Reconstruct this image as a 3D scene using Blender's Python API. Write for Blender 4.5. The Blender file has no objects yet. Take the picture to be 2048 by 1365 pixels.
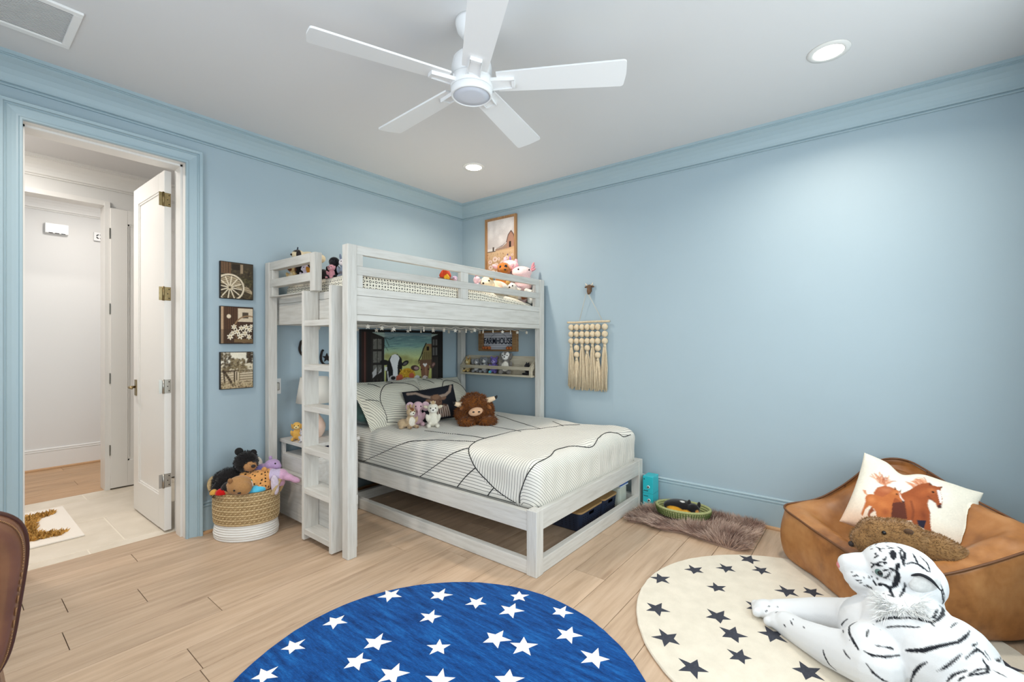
import bpy, bmesh, math, random
import numpy as np
from mathutils import Vector, Matrix, Euler

# ------------------------------------------------------------------ scene, camera, light
S = bpy.context.scene
COL = S.collection
PI = math.pi
random.seed(7)
ROOM_X, ROOM_Y, ROOM_H = -4.10, -4.20, 2.745       # room corner at the origin, room in -x / -y

cam_d = bpy.data.cameras.new('camera')
cam = bpy.data.objects.new('camera', cam_d)
COL.objects.link(cam)
S.camera = cam
cam_d.sensor_width = 36.0
cam_d.lens = 16.0
cam_d.shift_y = 3.5 / 2048
cam_d.clip_start = 0.05
cam.location = (-3.545, -3.492, 1.27)
cam.rotation_euler = (PI / 2, 0, math.radians(38.33 - 90.0))

S.view_settings.view_transform = 'Standard'
S.view_settings.look = 'None'
S.view_settings.exposure = 0.0
S.view_settings.gamma = 1.0
S.view_settings.use_curve_mapping = False

W = bpy.data.worlds.new('sky')
S.world = W
W.use_nodes = True
bg = W.node_tree.nodes['Background']
bg.inputs['Color'].default_value = (0.72, 0.86, 1.0, 1)
bg.inputs['Strength'].default_value = 1.6


def area_light(name, loc, rot, sx, sy, power, color, shape='RECTANGLE', spread=PI):
    d = bpy.data.lights.new(name, 'AREA')
    d.shape = shape
    d.size = sx
    d.size_y = sy
    d.energy = power
    d.color = color
    d.spread = spread
    o = bpy.data.objects.new(name, d)
    COL.objects.link(o)
    o.location = loc
    o.rotation_euler = rot
    return o


# daylight entering by the windows in the two walls behind the camera
DAY = (0.88, 0.975, 0.98)
area_light('window_front_offscreen', (-2.05, ROOM_Y - 0.16, 1.50), (PI / 2, 0, 0), 2.5, 1.75, 46, DAY)
area_light('window_side_offscreen', (ROOM_X - 0.16, -2.35, 1.50), (PI / 2, 0, -PI / 2), 1.9, 1.75, 31, (0.87, 0.935, 1.0))

# ------------------------------------------------------------------ materials


def lin(c):
    if isinstance(c, str):
        c = tuple(int(c[i:i + 2], 16) for i in (0, 2, 4))
    return tuple(((v / 255) / 12.92 if v / 255 <= 0.04045 else ((v / 255 + 0.055) / 1.055) ** 2.4) for v in c[:3]) + (1.0,)


MATS = {}


def nd(nt, typ, **kw):
    n = nt.nodes.new(typ)
    for k, v in kw.items():
        setattr(n, k, v)
    return n


def base_mat(name, rough=0.6, metal=0.0, sheen=0.0, spec=0.5):
    m = bpy.data.materials.new(name)
    m.use_nodes = True
    nt = m.node_tree
    b = nt.nodes['Principled BSDF']
    b.inputs['Roughness'].default_value = rough
    b.inputs['Metallic'].default_value = metal
    b.inputs['Specular IOR Level'].default_value = spec
    if sheen:
        b.inputs['Sheen Weight'].default_value = sheen
        b.inputs['Sheen Roughness'].default_value = 0.4
    MATS[name] = m
    return m, nt, b


def noise_node(nt, scale, detail=4, coord='Object', stretch=(1, 1, 1), rough=0.55, offset_random=False):
    tc = nd(nt, 'ShaderNodeTexCoord')
    mp = nd(nt, 'ShaderNodeMapping')
    mp.inputs['Scale'].default_value = stretch
    nt.links.new(tc.outputs[coord], mp.inputs['Vector'])
    if offset_random:
        oi = nd(nt, 'ShaderNodeObjectInfo')
        mu = nd(nt, 'ShaderNodeMath', operation='MULTIPLY')
        mu.inputs[1].default_value = 37.0
        nt.links.new(oi.outputs['Random'], mu.inputs[0])
        cb = nd(nt, 'ShaderNodeCombineXYZ')
        for i in range(3):
            nt.links.new(mu.outputs[0], cb.inputs[i])
        nt.links.new(cb.outputs[0], mp.inputs['Location'])
    n = nd(nt, 'ShaderNodeTexNoise')
    n.inputs['Scale'].default_value = scale
    n.inputs['Detail'].default_value = detail
    n.inputs['Roughness'].default_value = rough
    nt.links.new(mp.outputs[0], n.inputs['Vector'])
    return n


def ramp(nt, src, stops):
    r = nd(nt, 'ShaderNodeValToRGB')
    e = r.color_ramp.elements
    while len(e) < len(stops):
        e.new(0.5)
    for i, (p, c) in enumerate(stops):
        e[i].position = p
        e[i].color = lin(c)
    nt.links.new(src, r.inputs[0])
    return r


def add_bump(nt, b, src, strength=0.3, dist=0.002):
    bp = nd(nt, 'ShaderNodeBump')
    bp.inputs['Strength'].default_value = strength
    bp.inputs['Distance'].default_value = dist
    nt.links.new(src, bp.inputs['Height'])
    nt.links.new(bp.outputs[0], b.inputs['Normal'])


def plain(name, c, rough=0.6, metal=0.0, c2=None, scale=20, bump=0.0, bscale=None, sheen=0.0, spec=0.5, stretch=(1, 1, 1), bdist=0.002, offr=False):
    """colour c with noise towards c2, optional fine relief"""
    if name in MATS:
        return MATS[name]
    m, nt, b = base_mat(name, rough, metal, sheen, spec)
    if c2 is not None:
        n = noise_node(nt, scale, stretch=stretch, offset_random=offr)
        r = ramp(nt, n.outputs['Fac'], [(0.3, c), (0.7, c2)])
        nt.links.new(r.outputs[0], b.inputs['Base Color'])
    else:
        b.inputs['Base Color'].default_value = lin(c)
    if bump:
        n2 = noise_node(nt, bscale or scale * 4, stretch=stretch)
        add_bump(nt, b, n2.outputs['Fac'], bump, bdist)
    return m


def painted(name, rough=0.9, sheen=0.0, bump=0.0, bscale=300, bdist=0.002, jitter=0.0, jscale=60, spec=0.3):
    """colour read from the mesh's own colour layer, with optional pile relief"""
    if name in MATS:
        return MATS[name]
    m, nt, b = base_mat(name, rough, 0, sheen, spec)
    a = nd(nt, 'ShaderNodeVertexColor')
    a.layer_name = 'Col'
    out = a.outputs['Color']
    if jitter:
        n = noise_node(nt, jscale)
        mp = nd(nt, 'ShaderNodeMapRange')
        mp.inputs['To Min'].default_value = 1 - jitter
        mp.inputs['To Max'].default_value = 1 + jitter
        nt.links.new(n.outputs['Fac'], mp.inputs['Value'])
        mx = nd(nt, 'ShaderNodeMix', data_type='RGBA', blend_type='MULTIPLY')
        mx.inputs[0].default_value = 1.0
        nt.links.new(out, mx.inputs[6])
        nt.links.new(mp.outputs[0], mx.inputs[7])
        out = mx.outputs[2]
    nt.links.new(out, b.inputs['Base Color'])
    if bump:
        n2 = noise_node(nt, bscale)
        add_bump(nt, b, n2.outputs['Fac'], bump, bdist)
    return m


def emit(name, c, strength):
    m = bpy.data.materials.new(name)
    m.use_nodes = True
    nt = m.node_tree
    nt.nodes.clear()
    e = nd(nt, 'ShaderNodeEmission')
    e.inputs[0].default_value = lin(c)
    e.inputs[1].default_value = strength
    o = nd(nt, 'ShaderNodeOutputMaterial')
    nt.links.new(e.outputs[0], o.inputs[0])
    return m


def wood(name, c1, c2, c3, axis, rough=0.55, scale=6, bump=0.25, offr=True, knots=False):
    """grain stretched along axis 0/1/2"""
    m, nt, b = base_mat(name, rough)
    st = [9, 9, 9]
    st[axis] = 0.7
    n = noise_node(nt, scale, detail=6, stretch=tuple(st), rough=0.6, offset_random=offr)
    r = ramp(nt, n.outputs['Fac'], [(0.30, c1), (0.52, c2), (0.75, c3)])
    out = r.outputs[0]
    st2 = [2.2, 2.2, 2.2]
    st2[axis] = 0.5
    n2 = noise_node(nt, 3.0, detail=2, stretch=tuple(st2), offset_random=offr)
    mp = nd(nt, 'ShaderNodeMapRange')
    mp.inputs['To Min'].default_value = 0.92
    mp.inputs['To Max'].default_value = 1.08
    nt.links.new(n2.outputs['Fac'], mp.inputs['Value'])
    mx = nd(nt, 'ShaderNodeMix', data_type='RGBA', blend_type='MULTIPLY')
    mx.inputs[0].default_value = 1.0
    nt.links.new(out, mx.inputs[6])
    nt.links.new(mp.outputs[0], mx.inputs[7])
    out = mx.outputs[2]
    if offr:
        oi = nd(nt, 'ShaderNodeObjectInfo')
        mr = nd(nt, 'ShaderNodeMapRange')
        mr.inputs['To Min'].default_value = 0.92
        mr.inputs['To Max'].default_value = 1.06
        nt.links.new(oi.outputs['Random'], mr.inputs['Value'])
        m2 = nd(nt, 'ShaderNodeMix', data_type='RGBA', blend_type='MULTIPLY')
        m2.inputs[0].default_value = 1.0
        nt.links.new(out, m2.inputs[6])
        nt.links.new(mr.outputs[0], m2.inputs[7])
        out = m2.outputs[2]
    if knots:
        st3 = [11, 11, 1]
        st3[axis] = 2.6
        v = noise_node(nt, 1.0, detail=1, stretch=tuple(st3), offset_random=offr)
        rr = nd(nt, 'ShaderNodeMapRange')
        rr.inputs['From Min'].default_value = 0.73
        rr.inputs['From Max'].default_value = 0.84
        nt.links.new(v.outputs['Fac'], rr.inputs['Value'])
        m3 = nd(nt, 'ShaderNodeMix', data_type='RGBA')
        nt.links.new(rr.outputs[0], m3.inputs[0])
        nt.links.new(out, m3.inputs[6])
        m3.inputs[7].default_value = lin((120, 88, 62))
        out = m3.outputs[2]
    nt.links.new(out, b.inputs['Base Color'])
    add_bump(nt, b, n.outputs['Fac'], bump, 0.001)
    return m


# ------------------------------------------------------------------ mesh building


class MB:
    """collects simple solids; build() links them as ONE mesh object"""

    def __init__(self):
        self.v = []
        self.f = []
        self.sm = []

    def add(self, vs, fs, smooth=False):
        o = len(self.v)
        self.v += [tuple(p) for p in vs]
        self.f += [tuple(i + o for i in f) for f in fs]
        self.sm += [smooth] * len(fs)
        return self

    def box(self, x0, x1, y0, y1, z0, z1, bev=0.0):
        if bev <= 0:
            vs = [(x, y, z) for z in (z0, z1) for y in (y0, y1) for x in (x0, x1)]
            fs = [(0, 2, 3, 1), (4, 5, 7, 6), (0, 1, 5, 4), (2, 6, 7, 3), (0, 4, 6, 2), (1, 3, 7, 5)]
            return self.add(vs, fs)
        bm = bmesh.new()
        bmesh.ops.create_cube(bm, size=1)
        for v in bm.verts:
            v.co = Vector(((x0 + x1) / 2 + v.co.x * (x1 - x0), (y0 + y1) / 2 + v.co.y * (y1 - y0), (z0 + z1) / 2 + v.co.z * (z1 - z0)))
        bmesh.ops.bevel(bm, geom=bm.edges[:], offset=bev, segments=2, profile=0.5, affect='EDGES')
        return self.bm(bm)

    def bm(self, bm, smooth=False, mat=None):
        bm.verts.index_update()
        vs = [(mat @ v.co if mat else v.co) for v in bm.verts]
        fs = [tuple(v.index for v in f.verts) for f in bm.faces]
        bm.free()
        return self.add(vs, fs, smooth)

    def rbox(self, c, size, rot, bev=0.0):
        """box of size about centre c with Euler rot"""
        t = MB().box(-size[0] / 2, size[0] / 2, -size[1] / 2, size[1] / 2, -size[2] / 2, size[2] / 2, bev)
        R = Euler(rot).to_matrix()
        return self.add([R @ Vector(p) + Vector(c) for p in t.v], t.f)

    def tube(self, pts, r, n=8, caps=True, closed=False, flat=None):
        pts = [Vector(p) for p in pts]
        k = len(pts)
        rr = [r] * k if not hasattr(r, '__len__') else list(r)
        vs, fs = [], []
        prev = None
        for i, p in enumerate(pts):
            if closed:
                t = (pts[(i + 1) % k] - pts[i - 1])
            else:
                t = pts[min(i + 1, k - 1)] - pts[max(i - 1, 0)]
            t.normalize()
            if prev is None:
                u = t.cross(Vector((0, 0, 1)))
                if u.length < 1e-3:
                    u = t.cross(Vector((0, 1, 0)))
            else:
                u = prev - t * prev.dot(t)
            u.normalize()
            prev = u.copy()
            w = t.cross(u)
            for j in range(n):
                a = 2 * PI * j / n
                q = p + (u * math.cos(a) + w * math.sin(a)) * rr[i]
                vs.append(q)
        m = k if closed else k - 1
        for i in range(m):
            for j in range(n):
                a, b2 = i * n + j, i * n + (j + 1) % n
                c, d = ((i + 1) % k) * n + (j + 1) % n, ((i + 1) % k) * n + j
                fs.append((a, b2, c, d))
        if caps and not closed:
            fs.append(tuple(range(n))[::-1])
            fs.append(tuple((k - 1) * n + j for j in range(n)))
        return self.add(vs, fs, True)

    def lathe(self, prof, c=(0, 0, 0), n=24, sx=1.0, sy=1.0, smooth=True, rot=None):
        vs, fs = [], []
        R = Euler(rot).to_matrix() if rot else None
        for (r, z) in prof:
            for j in range(n):
                a = 2 * PI * j / n
                p = Vector((r * math.cos(a) * sx, r * math.sin(a) * sy, z))
                if R:
                    p = R @ p
                vs.append(p + Vector(c))
        for i in range(len(prof) - 1):
            for j in range(n):
                fs.append((i * n + j, i * n + (j + 1) % n, (i + 1) * n + (j + 1) % n, (i + 1) * n + j))
        if prof[0][0] > 1e-6:
            fs.append(tuple(range(n))[::-1])
        if prof[-1][0] > 1e-6:
            fs.append(tuple((len(prof) - 1) * n + j for j in range(n)))
        return self.add(vs, fs, smooth)

    def ell(self, c, r, rot=(0, 0, 0), n=14, m=9):
        if not hasattr(r, '__len__'):
            r = (r, r, r)
        R = Euler(rot).to_matrix()
        vs = [R @ Vector((0, 0, r[2])) + Vector(c)]
        for i in range(1, m):
            t = PI * i / m
            for j in range(n):
                a = 2 * PI * j / n
                vs.append(R @ Vector((r[0] * math.sin(t) * math.cos(a), r[1] * math.sin(t) * math.sin(a), r[2] * math.cos(t))) + Vector(c))
        vs.append(R @ Vector((0, 0, -r[2])) + Vector(c))
        fs = [(0, 1 + j, 1 + (j + 1) % n) for j in range(n)]
        for i in range(m - 2):
            for j in range(n):
                a, b2 = 1 + i * n + j, 1 + i * n + (j + 1) % n
                fs.append((a, a + n, b2 + n, b2))
        L = len(vs) - 1
        o = 1 + (m - 2) * n
        fs += [(L, o + (j + 1) % n, o + j) for j in range(n)]
        return self.add(vs, fs, True)

    def prism(self, poly, z0, z1, smooth=False):
        """poly: xy list, counter-clockwise"""
        n = len(poly)
        vs = [(x, y, z0) for x, y in poly] + [(x, y, z1) for x, y in poly]
        fs = [tuple(range(n))[::-1], tuple(range(n, 2 * n))] + [(i, (i + 1) % n, n + (i + 1) % n, n + i) for i in range(n)]
        return self.add(vs, fs, smooth)

    def sweep(self, prof, path, closed=False):
        """prof: (offset, z) polyline swept along xy path; offset goes to the path's right"""
        n = len(path)
        P = [Vector((p[0], p[1])) for p in path]
        vs, fs = [], []
        for i, p in enumerate(P):
            d0 = (P[i] - P[i - 1]).normalized() if (i > 0 or closed) else None
            d1 = (P[(i + 1) % n] - P[i]).normalized() if (i < n - 1 or closed) else None
            if d0 is None:
                d0 = d1
            if d1 is None:
                d1 = d0
            n0, n1 = Vector((d0.y, -d0.x)), Vector((d1.y, -d1.x))
            mv = (n0 + n1)
            mv = mv / max(1e-6, mv.dot(n0))
            for (o, z) in prof:
                vs.append((p.x + mv.x * o, p.y + mv.y * o, z))
        k = len(prof)
        for i in range(n if closed else n - 1):
            for j in range(k - 1):
                a, b2 = i * k + j, ((i + 1) % n) * k + j
                fs.append((a, b2, b2 + 1, a + 1))
        if not closed:
            fs.append(tuple(range(k)))
            fs.append(tuple((n - 1) * k + j for j in range(k))[::-1])
        return self.add(vs, fs)

    def xf(self, M):
        self.v = [tuple(M @ Vector(p)) for p in self.v]
        return self

    def merge(self, o):
        k = len(self.v)
        self.v += o.v
        self.f += [tuple(i + k for i in f) for f in o.f]
        self.sm += o.sm
        return self

    def mesh(self, name, mat=None):
        me = bpy.data.meshes.new(name)
        me.from_pydata(self.v, [], self.f)
        me.polygons.foreach_set('use_smooth', self.sm)
        if mat:
            me.materials.append(mat)
        me.update()
        return me

    def build(self, name, mat, parent=None, fix=False, loc=None, rot=None):
        me = self.mesh(name, mat)
        if fix:
            bm = bmesh.new()
            bm.from_mesh(me)
            bmesh.ops.recalc_face_normals(bm, faces=bm.faces)
            bm.to_mesh(me)
            bm.free()
        return link(name, me, parent, loc, rot)


def link(name, data, parent=None, loc=None, rot=None):
    o = bpy.data.objects.new(name, data)
    COL.objects.link(o)
    if parent is not None:
        o.parent = parent
    if loc is not None:
        o.location = loc
    if rot is not None:
        o.rotation_euler = rot
    return o


def tag(o, label=None, cat=None, group=None, kind=None):
    if label:
        o['label'] = label
    if cat:
        o['category'] = cat
    if group:
        o['group'] = group
    if kind:
        o['kind'] = kind
    return o


def thing(name, label, cat, loc=(0, 0, 0), rz=0.0, group=None):
    o = link(name, None, None, loc, (0, 0, rz))
    return tag(o, label, cat, group)


def struct(name, mb, mat, label=None, parent=None):
    o = mb.build(name, mat, parent)
    if parent is None:
        tag(o, label, None, None, 'structure')
    return o


def set_col(me, arr):
    """arr: per-vertex linear rgb"""
    n = len(me.vertices)
    a = np.ones((n, 4), np.float32)
    a[:, :3] = arr
    at = me.color_attributes.new('Col', 'FLOAT_COLOR', 'POINT')
    at.data.foreach_set('color', a.ravel())


def vcos(me):
    a = np.empty(len(me.vertices) * 3, np.float32)
    me.vertices.foreach_get('co', a)
    return a.reshape(-1, 3)


def L3(c):
    return np.array(lin(c)[:3], np.float32)


def smoothed(me, it=0):
    return me


def np_mesh(name, V, Fq, mat=None, smooth=True, Ft=None):
    """mesh from numpy quads (and tris)"""
    me = bpy.data.meshes.new(name)
    nq = 0 if Fq is None else len(Fq)
    nt_ = 0 if Ft is None else len(Ft)
    me.vertices.add(len(V))
    me.vertices.foreach_set('co', np.asarray(V, np.float32).ravel())
    loops = []
    if nq:
        loops.append(np.asarray(Fq, np.int32).ravel())
    if nt_:
        loops.append(np.asarray(Ft, np.int32).ravel())
    loops = np.concatenate(loops)
    me.loops.add(len(loops))
    me.loops.foreach_set('vertex_index', loops)
    me.polygons.add(nq + nt_)
    starts = np.concatenate([np.arange(nq) * 4, nq * 4 + np.arange(nt_) * 3]).astype(np.int32)
    me.polygons.foreach_set('loop_start', starts)
    me.polygons.foreach_set('use_smooth', np.full(nq + nt_, smooth))
    if mat:
        me.materials.append(mat)
    me.update(calc_edges=True)
    return me


def grid_faces(nu, nv, wrap_u=False):
    """faces of a grid of nu x nv vertices stored v-major: index = j*nu + i"""
    i = np.arange(nu if wrap_u else nu - 1)
    j = np.arange(nv - 1)
    I, J = np.meshgrid(i, j)
    I2 = (I + 1) % nu
    return np.stack([J * nu + I, J * nu + I2, (J + 1) * nu + I2, (J + 1) * nu + I], -1).reshape(-1, 4)


def strands(name, pts, dirs, length, width, cols, mat, parent, bend=None, rng=None, lift=0.0):
    """tapered blades of pile: pts, dirs (n,3); one mesh, kind stuff"""
    rng = rng or np.random.default_rng(1)
    n = len(pts)
    length = np.broadcast_to(np.asarray(length, np.float32), (n,))[:, None]
    d = dirs / np.linalg.norm(dirs, axis=1, keepdims=True)
    rv = rng.normal(size=(n, 3))
    s = np.cross(d, rv)
    s /= np.linalg.norm(s, axis=1, keepdims=True) + 1e-9
    b = np.zeros((n, 3)) if bend is None else bend
    w = width / 2
    p0 = pts
    p1 = pts + d * length * 0.5 + b * length * 0.15
    p2 = pts + d * length + b * length * 0.6
    V = np.stack([p0 - s * w, p0 + s * w, p1 + s * w * 0.8, p1 - s * w * 0.8, p2], 1).reshape(-1, 3)
    k = np.arange(n)[:, None] * 5
    Fq = k + np.array([0, 1, 2, 3])
    Ft = k + np.array([3, 2, 4])
    me = np_mesh(name, V, Fq, mat, True, Ft)
    set_col(me, np.repeat(cols, 5, axis=0))
    o = link(name, me, parent)
    o['kind'] = 'stuff'
    return o


def sample_mesh(me, n, rng):
    """random points, normals and colours on a mesh"""
    me.calc_loop_triangles()
    nt_ = len(me.loop_triangles)
    T = np.empty(nt_ * 3, np.int32)
    me.loop_triangles.foreach_get('vertices', T)
    T = T.reshape(-1, 3)
    V = vcos(me)
    a, b, c = V[T[:, 0]], V[T[:, 1]], V[T[:, 2]]
    N = np.cross(b - a, c - a)
    A = np.linalg.norm(N, axis=1)
    pick = rng.choice(nt_, n, p=A / A.sum())
    u, v = rng.random(n), rng.random(n)
    fl = u + v > 1
    u[fl], v[fl] = 1 - u[fl], 1 - v[fl]
    P = a[pick] + (b - a)[pick] * u[:, None] + (c - a)[pick] * v[:, None]
    Nn = N[pick] / (A[pick][:, None] + 1e-12)
    cols = None
    if 'Col' in me.color_attributes:
        ca = np.empty(len(V) * 4, np.float32)
        me.color_attributes['Col'].data.foreach_get('color', ca)
        cols = ca.reshape(-1, 4)[T[pick, 0], :3]
    return P, Nn, cols


def remeshed(mb, voxel, smooth_it=6, name='blob'):
    """one continuous skin over overlapping solids"""
    me = mb.mesh(name)
    o = bpy.data.objects.new('tmp_blob', me)
    COL.objects.link(o)
    md = o.modifiers.new('r', 'REMESH')
    md.mode = 'VOXEL'
    md.voxel_size = voxel
    if smooth_it:
        ms = o.modifiers.new('s', 'SMOOTH')
        ms.iterations = smooth_it
        ms.factor = 0.5
    dg = bpy.context.evaluated_depsgraph_get()
    out = bpy.data.meshes.new_from_object(o.evaluated_get(dg), depsgraph=dg)
    bpy.data.objects.remove(o)
    bpy.data.meshes.remove(me)
    out.name = name
    out.polygons.foreach_set('use_smooth', np.ones(len(out.polygons), bool))
    return out
# ------------------------------------------------------------------ the room shell
m_wall = plain('wall_paint', (166, 184, 193), 0.55, c2=(164, 182, 191), scale=2, bump=0.05, bscale=250, bdist=0.001)
m_trimblue = plain('trim_paint', (163, 183, 191), 0.4)
m_white = plain('white_paint', (224, 222, 218), 0.5, bump=0.03, bscale=200, bdist=0.001)
m_whitetrim = plain('white_trim', (232, 229, 224), 0.35)
m_ceil = plain('ceiling_paint', (217, 216, 216), 0.75, bump=0.04, bscale=180, bdist=0.001)
m_grout = plain('grout', (232, 222, 206), 0.9)
m_sub = plain('subfloor', (70, 52, 38), 0.9)
m_plank = wood('oak_plank', (174, 146, 119), (193, 165, 138), (204, 178, 152), 0, rough=0.42, scale=3.5, bump=0.06, knots=True)
m_plank2 = wood('hall_oak_plank', (166, 128, 92), (190, 152, 114), (202, 166, 128), 0, rough=0.42, scale=5, bump=0.12)
m_tile = plain('stone_tile', (212, 200, 182), 0.45, c2=(226, 215, 199), scale=6, bump=0.05, bscale=60, offr=True)
m_shoe = plain('shoe_oak', (196, 154, 112), 0.5)
m_brass = plain('aged_brass', (158, 140, 104), 0.38, metal=1.0, c2=(132, 116, 82), scale=40)
m_steel = plain('hinge_steel', (176, 172, 164), 0.3, metal=1.0)
m_dark = plain('dark_part_and_slot_shade', (20, 18, 16), 0.8)  # dark small parts, and the shade painted into the chime slots
m_whiteplastic = plain('white_plastic', (240, 239, 237), 0.35)
m_glass, _nt, _b = base_mat('window_pane', 0.0)
_nt.nodes.clear()
_t = nd(_nt, 'ShaderNodeBsdfTransparent')
_g = nd(_nt, 'ShaderNodeBsdfGlossy')
_g.inputs['Roughness'].default_value = 0.02
_mx = nd(_nt, 'ShaderNodeMixShader')
_mx.inputs[0].default_value = 0.06
_o = nd(_nt, 'ShaderNodeOutputMaterial')
_nt.links.new(_t.outputs[0], _mx.inputs[1])
_nt.links.new(_g.outputs[0], _mx.inputs[2])
_nt.links.new(_mx.outputs[0], _o.inputs[0])

DX0, DX1, DZ = -3.265, -2.545, 2.435               # the doorway
T = 0.19                                           # wall with the door
# floor: subfloor slab, every plank a piece of its own
floor = struct('floor', MB().box(ROOM_X - .1, 0.1, ROOM_Y - .1, 0.0, -0.06, -0.0125), m_sub, 'wide light oak plank floor of the blue bedroom')
PW = 0.185
rng = random.Random(3)
fixed = {0: -2.82, -2: -3.16, -3: -2.902, -4: -3.203, -7: -2.90}
row = 0
ytop = 0.033
k = 0
while ytop - PW * k > ROOM_Y:
    y1 = min(ytop - PW * k, -0.001)
    y0 = max(ytop - PW * (k + 1), ROOM_Y)
    x = ROOM_X
    cuts = [ROOM_X]
    first = fixed.get(-k)
    if first is None:
        first = ROOM_X + rng.uniform(0.35, 1.6)
    x = first
    while x < -0.35:
        cuts.append(x)
        x += rng.uniform(1.25, 2.1)
    cuts.append(0.0)
    for a, b in zip(cuts[:-1], cuts[1:]):
        g = 0.0013
        pm = MB().box(-(b - a) / 2 + g, (b - a) / 2 - g, -(y1 - y0) / 2 + g, (y1 - y0) / 2 - g, -0.0125, 0.0, 0.0012)
        pm.build('plank', m_plank, floor, loc=((a + b) / 2, (y0 + y1) / 2, 0))
    k += 1
# oak threshold in the doorway
MB().box(DX0, DX1, 0.001, T - 0.002, -0.0125, 0.0, 0.001).build('threshold_plank', m_plank, floor)

# vestibule tiles and hall planks beyond the door
vfl = struct('vestibule_floor', MB().box(-3.8, -1.9, T, 1.70, -0.06, -0.002), m_grout, 'pale stone tile floor beyond the doorway')
rows = [(T, .285, -3.58), (.285, .885, -3.40), (.885, 1.485, -3.71), (1.485, 1.70, -3.40)]
for (y0, y1, x0) in rows:
    x = x0
    while x < -1.95:
        g = 0.0045
        a, b = max(x, -3.8), min(x + .61, -1.9)
        MB().box(-(b - a) / 2 + g, (b - a) / 2 - g, -(y1 - y0) / 2 + g, (y1 - y0) / 2 - g, -0.012, 0.0, 0.001).build('floor_tile', m_tile, vfl, loc=((a + b) / 2, (y0 + y1) / 2, 0))
        x += .61
hfl = struct('hall_floor', MB().box(-4.6, -1.2, 1.70, 3.0, -0.06, -0.0125), m_sub, 'light oak plank floor of the hall beyond')
for kk in range(7):
    y0, y1 = 1.70 + kk * PW, min(1.70 + (kk + 1) * PW, 3.0)
    cuts = [-4.6, -3.5 + .37 * ((kk * 5) % 4), -2.30 + .2 * ((kk * 3) % 4), -1.2]
    for a, b in zip(cuts[:-1], cuts[1:]):
        g = 0.0009
        MB().box(-(b - a) / 2 + g, (b - a) / 2 - g, -(y1 - y0) / 2 + g, (y1 - y0) / 2 - g, -0.0125, 0.0, 0.001).build('plank', m_plank2, hfl, loc=((a + b) / 2, (y0 + y1) / 2, 0))

# walls
H = ROOM_H
struct('wall_left', MB().box(ROOM_X - .1, DX0 - .02, 0, T, -.06, H + .02).box(DX1 + .02, 0.15, 0, T, -.06, H + .02).box(DX0 - .02, DX1 + .02, 0, T, DZ + .02, H + .02), m_wall, 'teal blue painted wall with the open doorway')
struct('wall_right', MB().box(0, .15, ROOM_Y - .1, 0, -.06, H + .02), m_wall, 'long plain blue painted wall behind the beds')
WX0, WX1, WZ0, WZ1 = -3.35, -0.75, 0.62, 2.40
struct('wall_front', MB().box(ROOM_X - .1, WX0, ROOM_Y - .15, ROOM_Y, -.06, H).box(WX1, 0.15, ROOM_Y - .15, ROOM_Y, -.06, H).box(WX0, WX1, ROOM_Y - .15, ROOM_Y, -.06, WZ0).box(WX0, WX1, ROOM_Y - .15, ROOM_Y, WZ1, H), m_wall, 'blue painted wall with a wide window')
VY0, VY1 = -3.35, -1.35
struct('wall_back', MB().box(ROOM_X - .15, ROOM_X, ROOM_Y, VY0, -.06, H).box(ROOM_X - .15, ROOM_X, VY1, 0, -.06, H).box(ROOM_X - .15, ROOM_X, VY0, VY1, -.06, WZ0).box(ROOM_X - .15, ROOM_X, VY0, VY1, WZ1, H), m_wall, 'blue painted wall with a side window')
struct('ceiling', MB().box(ROOM_X - .15, 0.15, ROOM_Y - .15, 0.05, H, H + .08), m_ceil, 'flat white bedroom ceiling')

# windows behind the camera
w1 = struct('window_1', MB().box(WX0, WX1, ROOM_Y - .13, ROOM_Y - .05, WZ0, WZ0 + .05).box(WX0, WX1, ROOM_Y - .13, ROOM_Y - .05, WZ1 - .05, WZ1).box(WX0, WX0 + .05, ROOM_Y - .13, ROOM_Y - .05, WZ0, WZ1).box(WX1 - .05, WX1, ROOM_Y - .13, ROOM_Y - .05, WZ0, WZ1).box(-2.07, -2.03, ROOM_Y - .12, ROOM_Y - .06, WZ0, WZ1), m_whitetrim, 'wide white framed window')
MB().box(WX0 + .05, -2.07, ROOM_Y - .095, ROOM_Y - .09, WZ0 + .05, WZ1 - .05).build('pane', m_glass, w1)
MB().box(-2.03, WX1 - .05, ROOM_Y - .095, ROOM_Y - .09, WZ0 + .05, WZ1 - .05).build('pane', m_glass, w1)
w2 = struct('window_2', MB().box(ROOM_X - .13, ROOM_X - .05, VY0, VY1, WZ0, WZ0 + .05).box(ROOM_X - .13, ROOM_X - .05, VY0, VY1, WZ1 - .05, WZ1).box(ROOM_X - .13, ROOM_X - .05, VY0, VY0 + .05, WZ0, WZ1).box(ROOM_X - .13, ROOM_X - .05, VY1 - .05, VY1, WZ0, WZ1).box(ROOM_X - .12, ROOM_X - .06, -2.37, -2.33, WZ0, WZ1), m_whitetrim, 'white framed side window')
MB().box(ROOM_X - .095, ROOM_X - .09, VY0 + .05, -2.37, WZ0 + .05, WZ1 - .05).build('pane', m_glass, w2)
MB().box(ROOM_X - .095, ROOM_X - .09, -2.33, VY1 - .05, WZ0 + .05, WZ1 - .05).build('pane', m_glass, w2)

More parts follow.
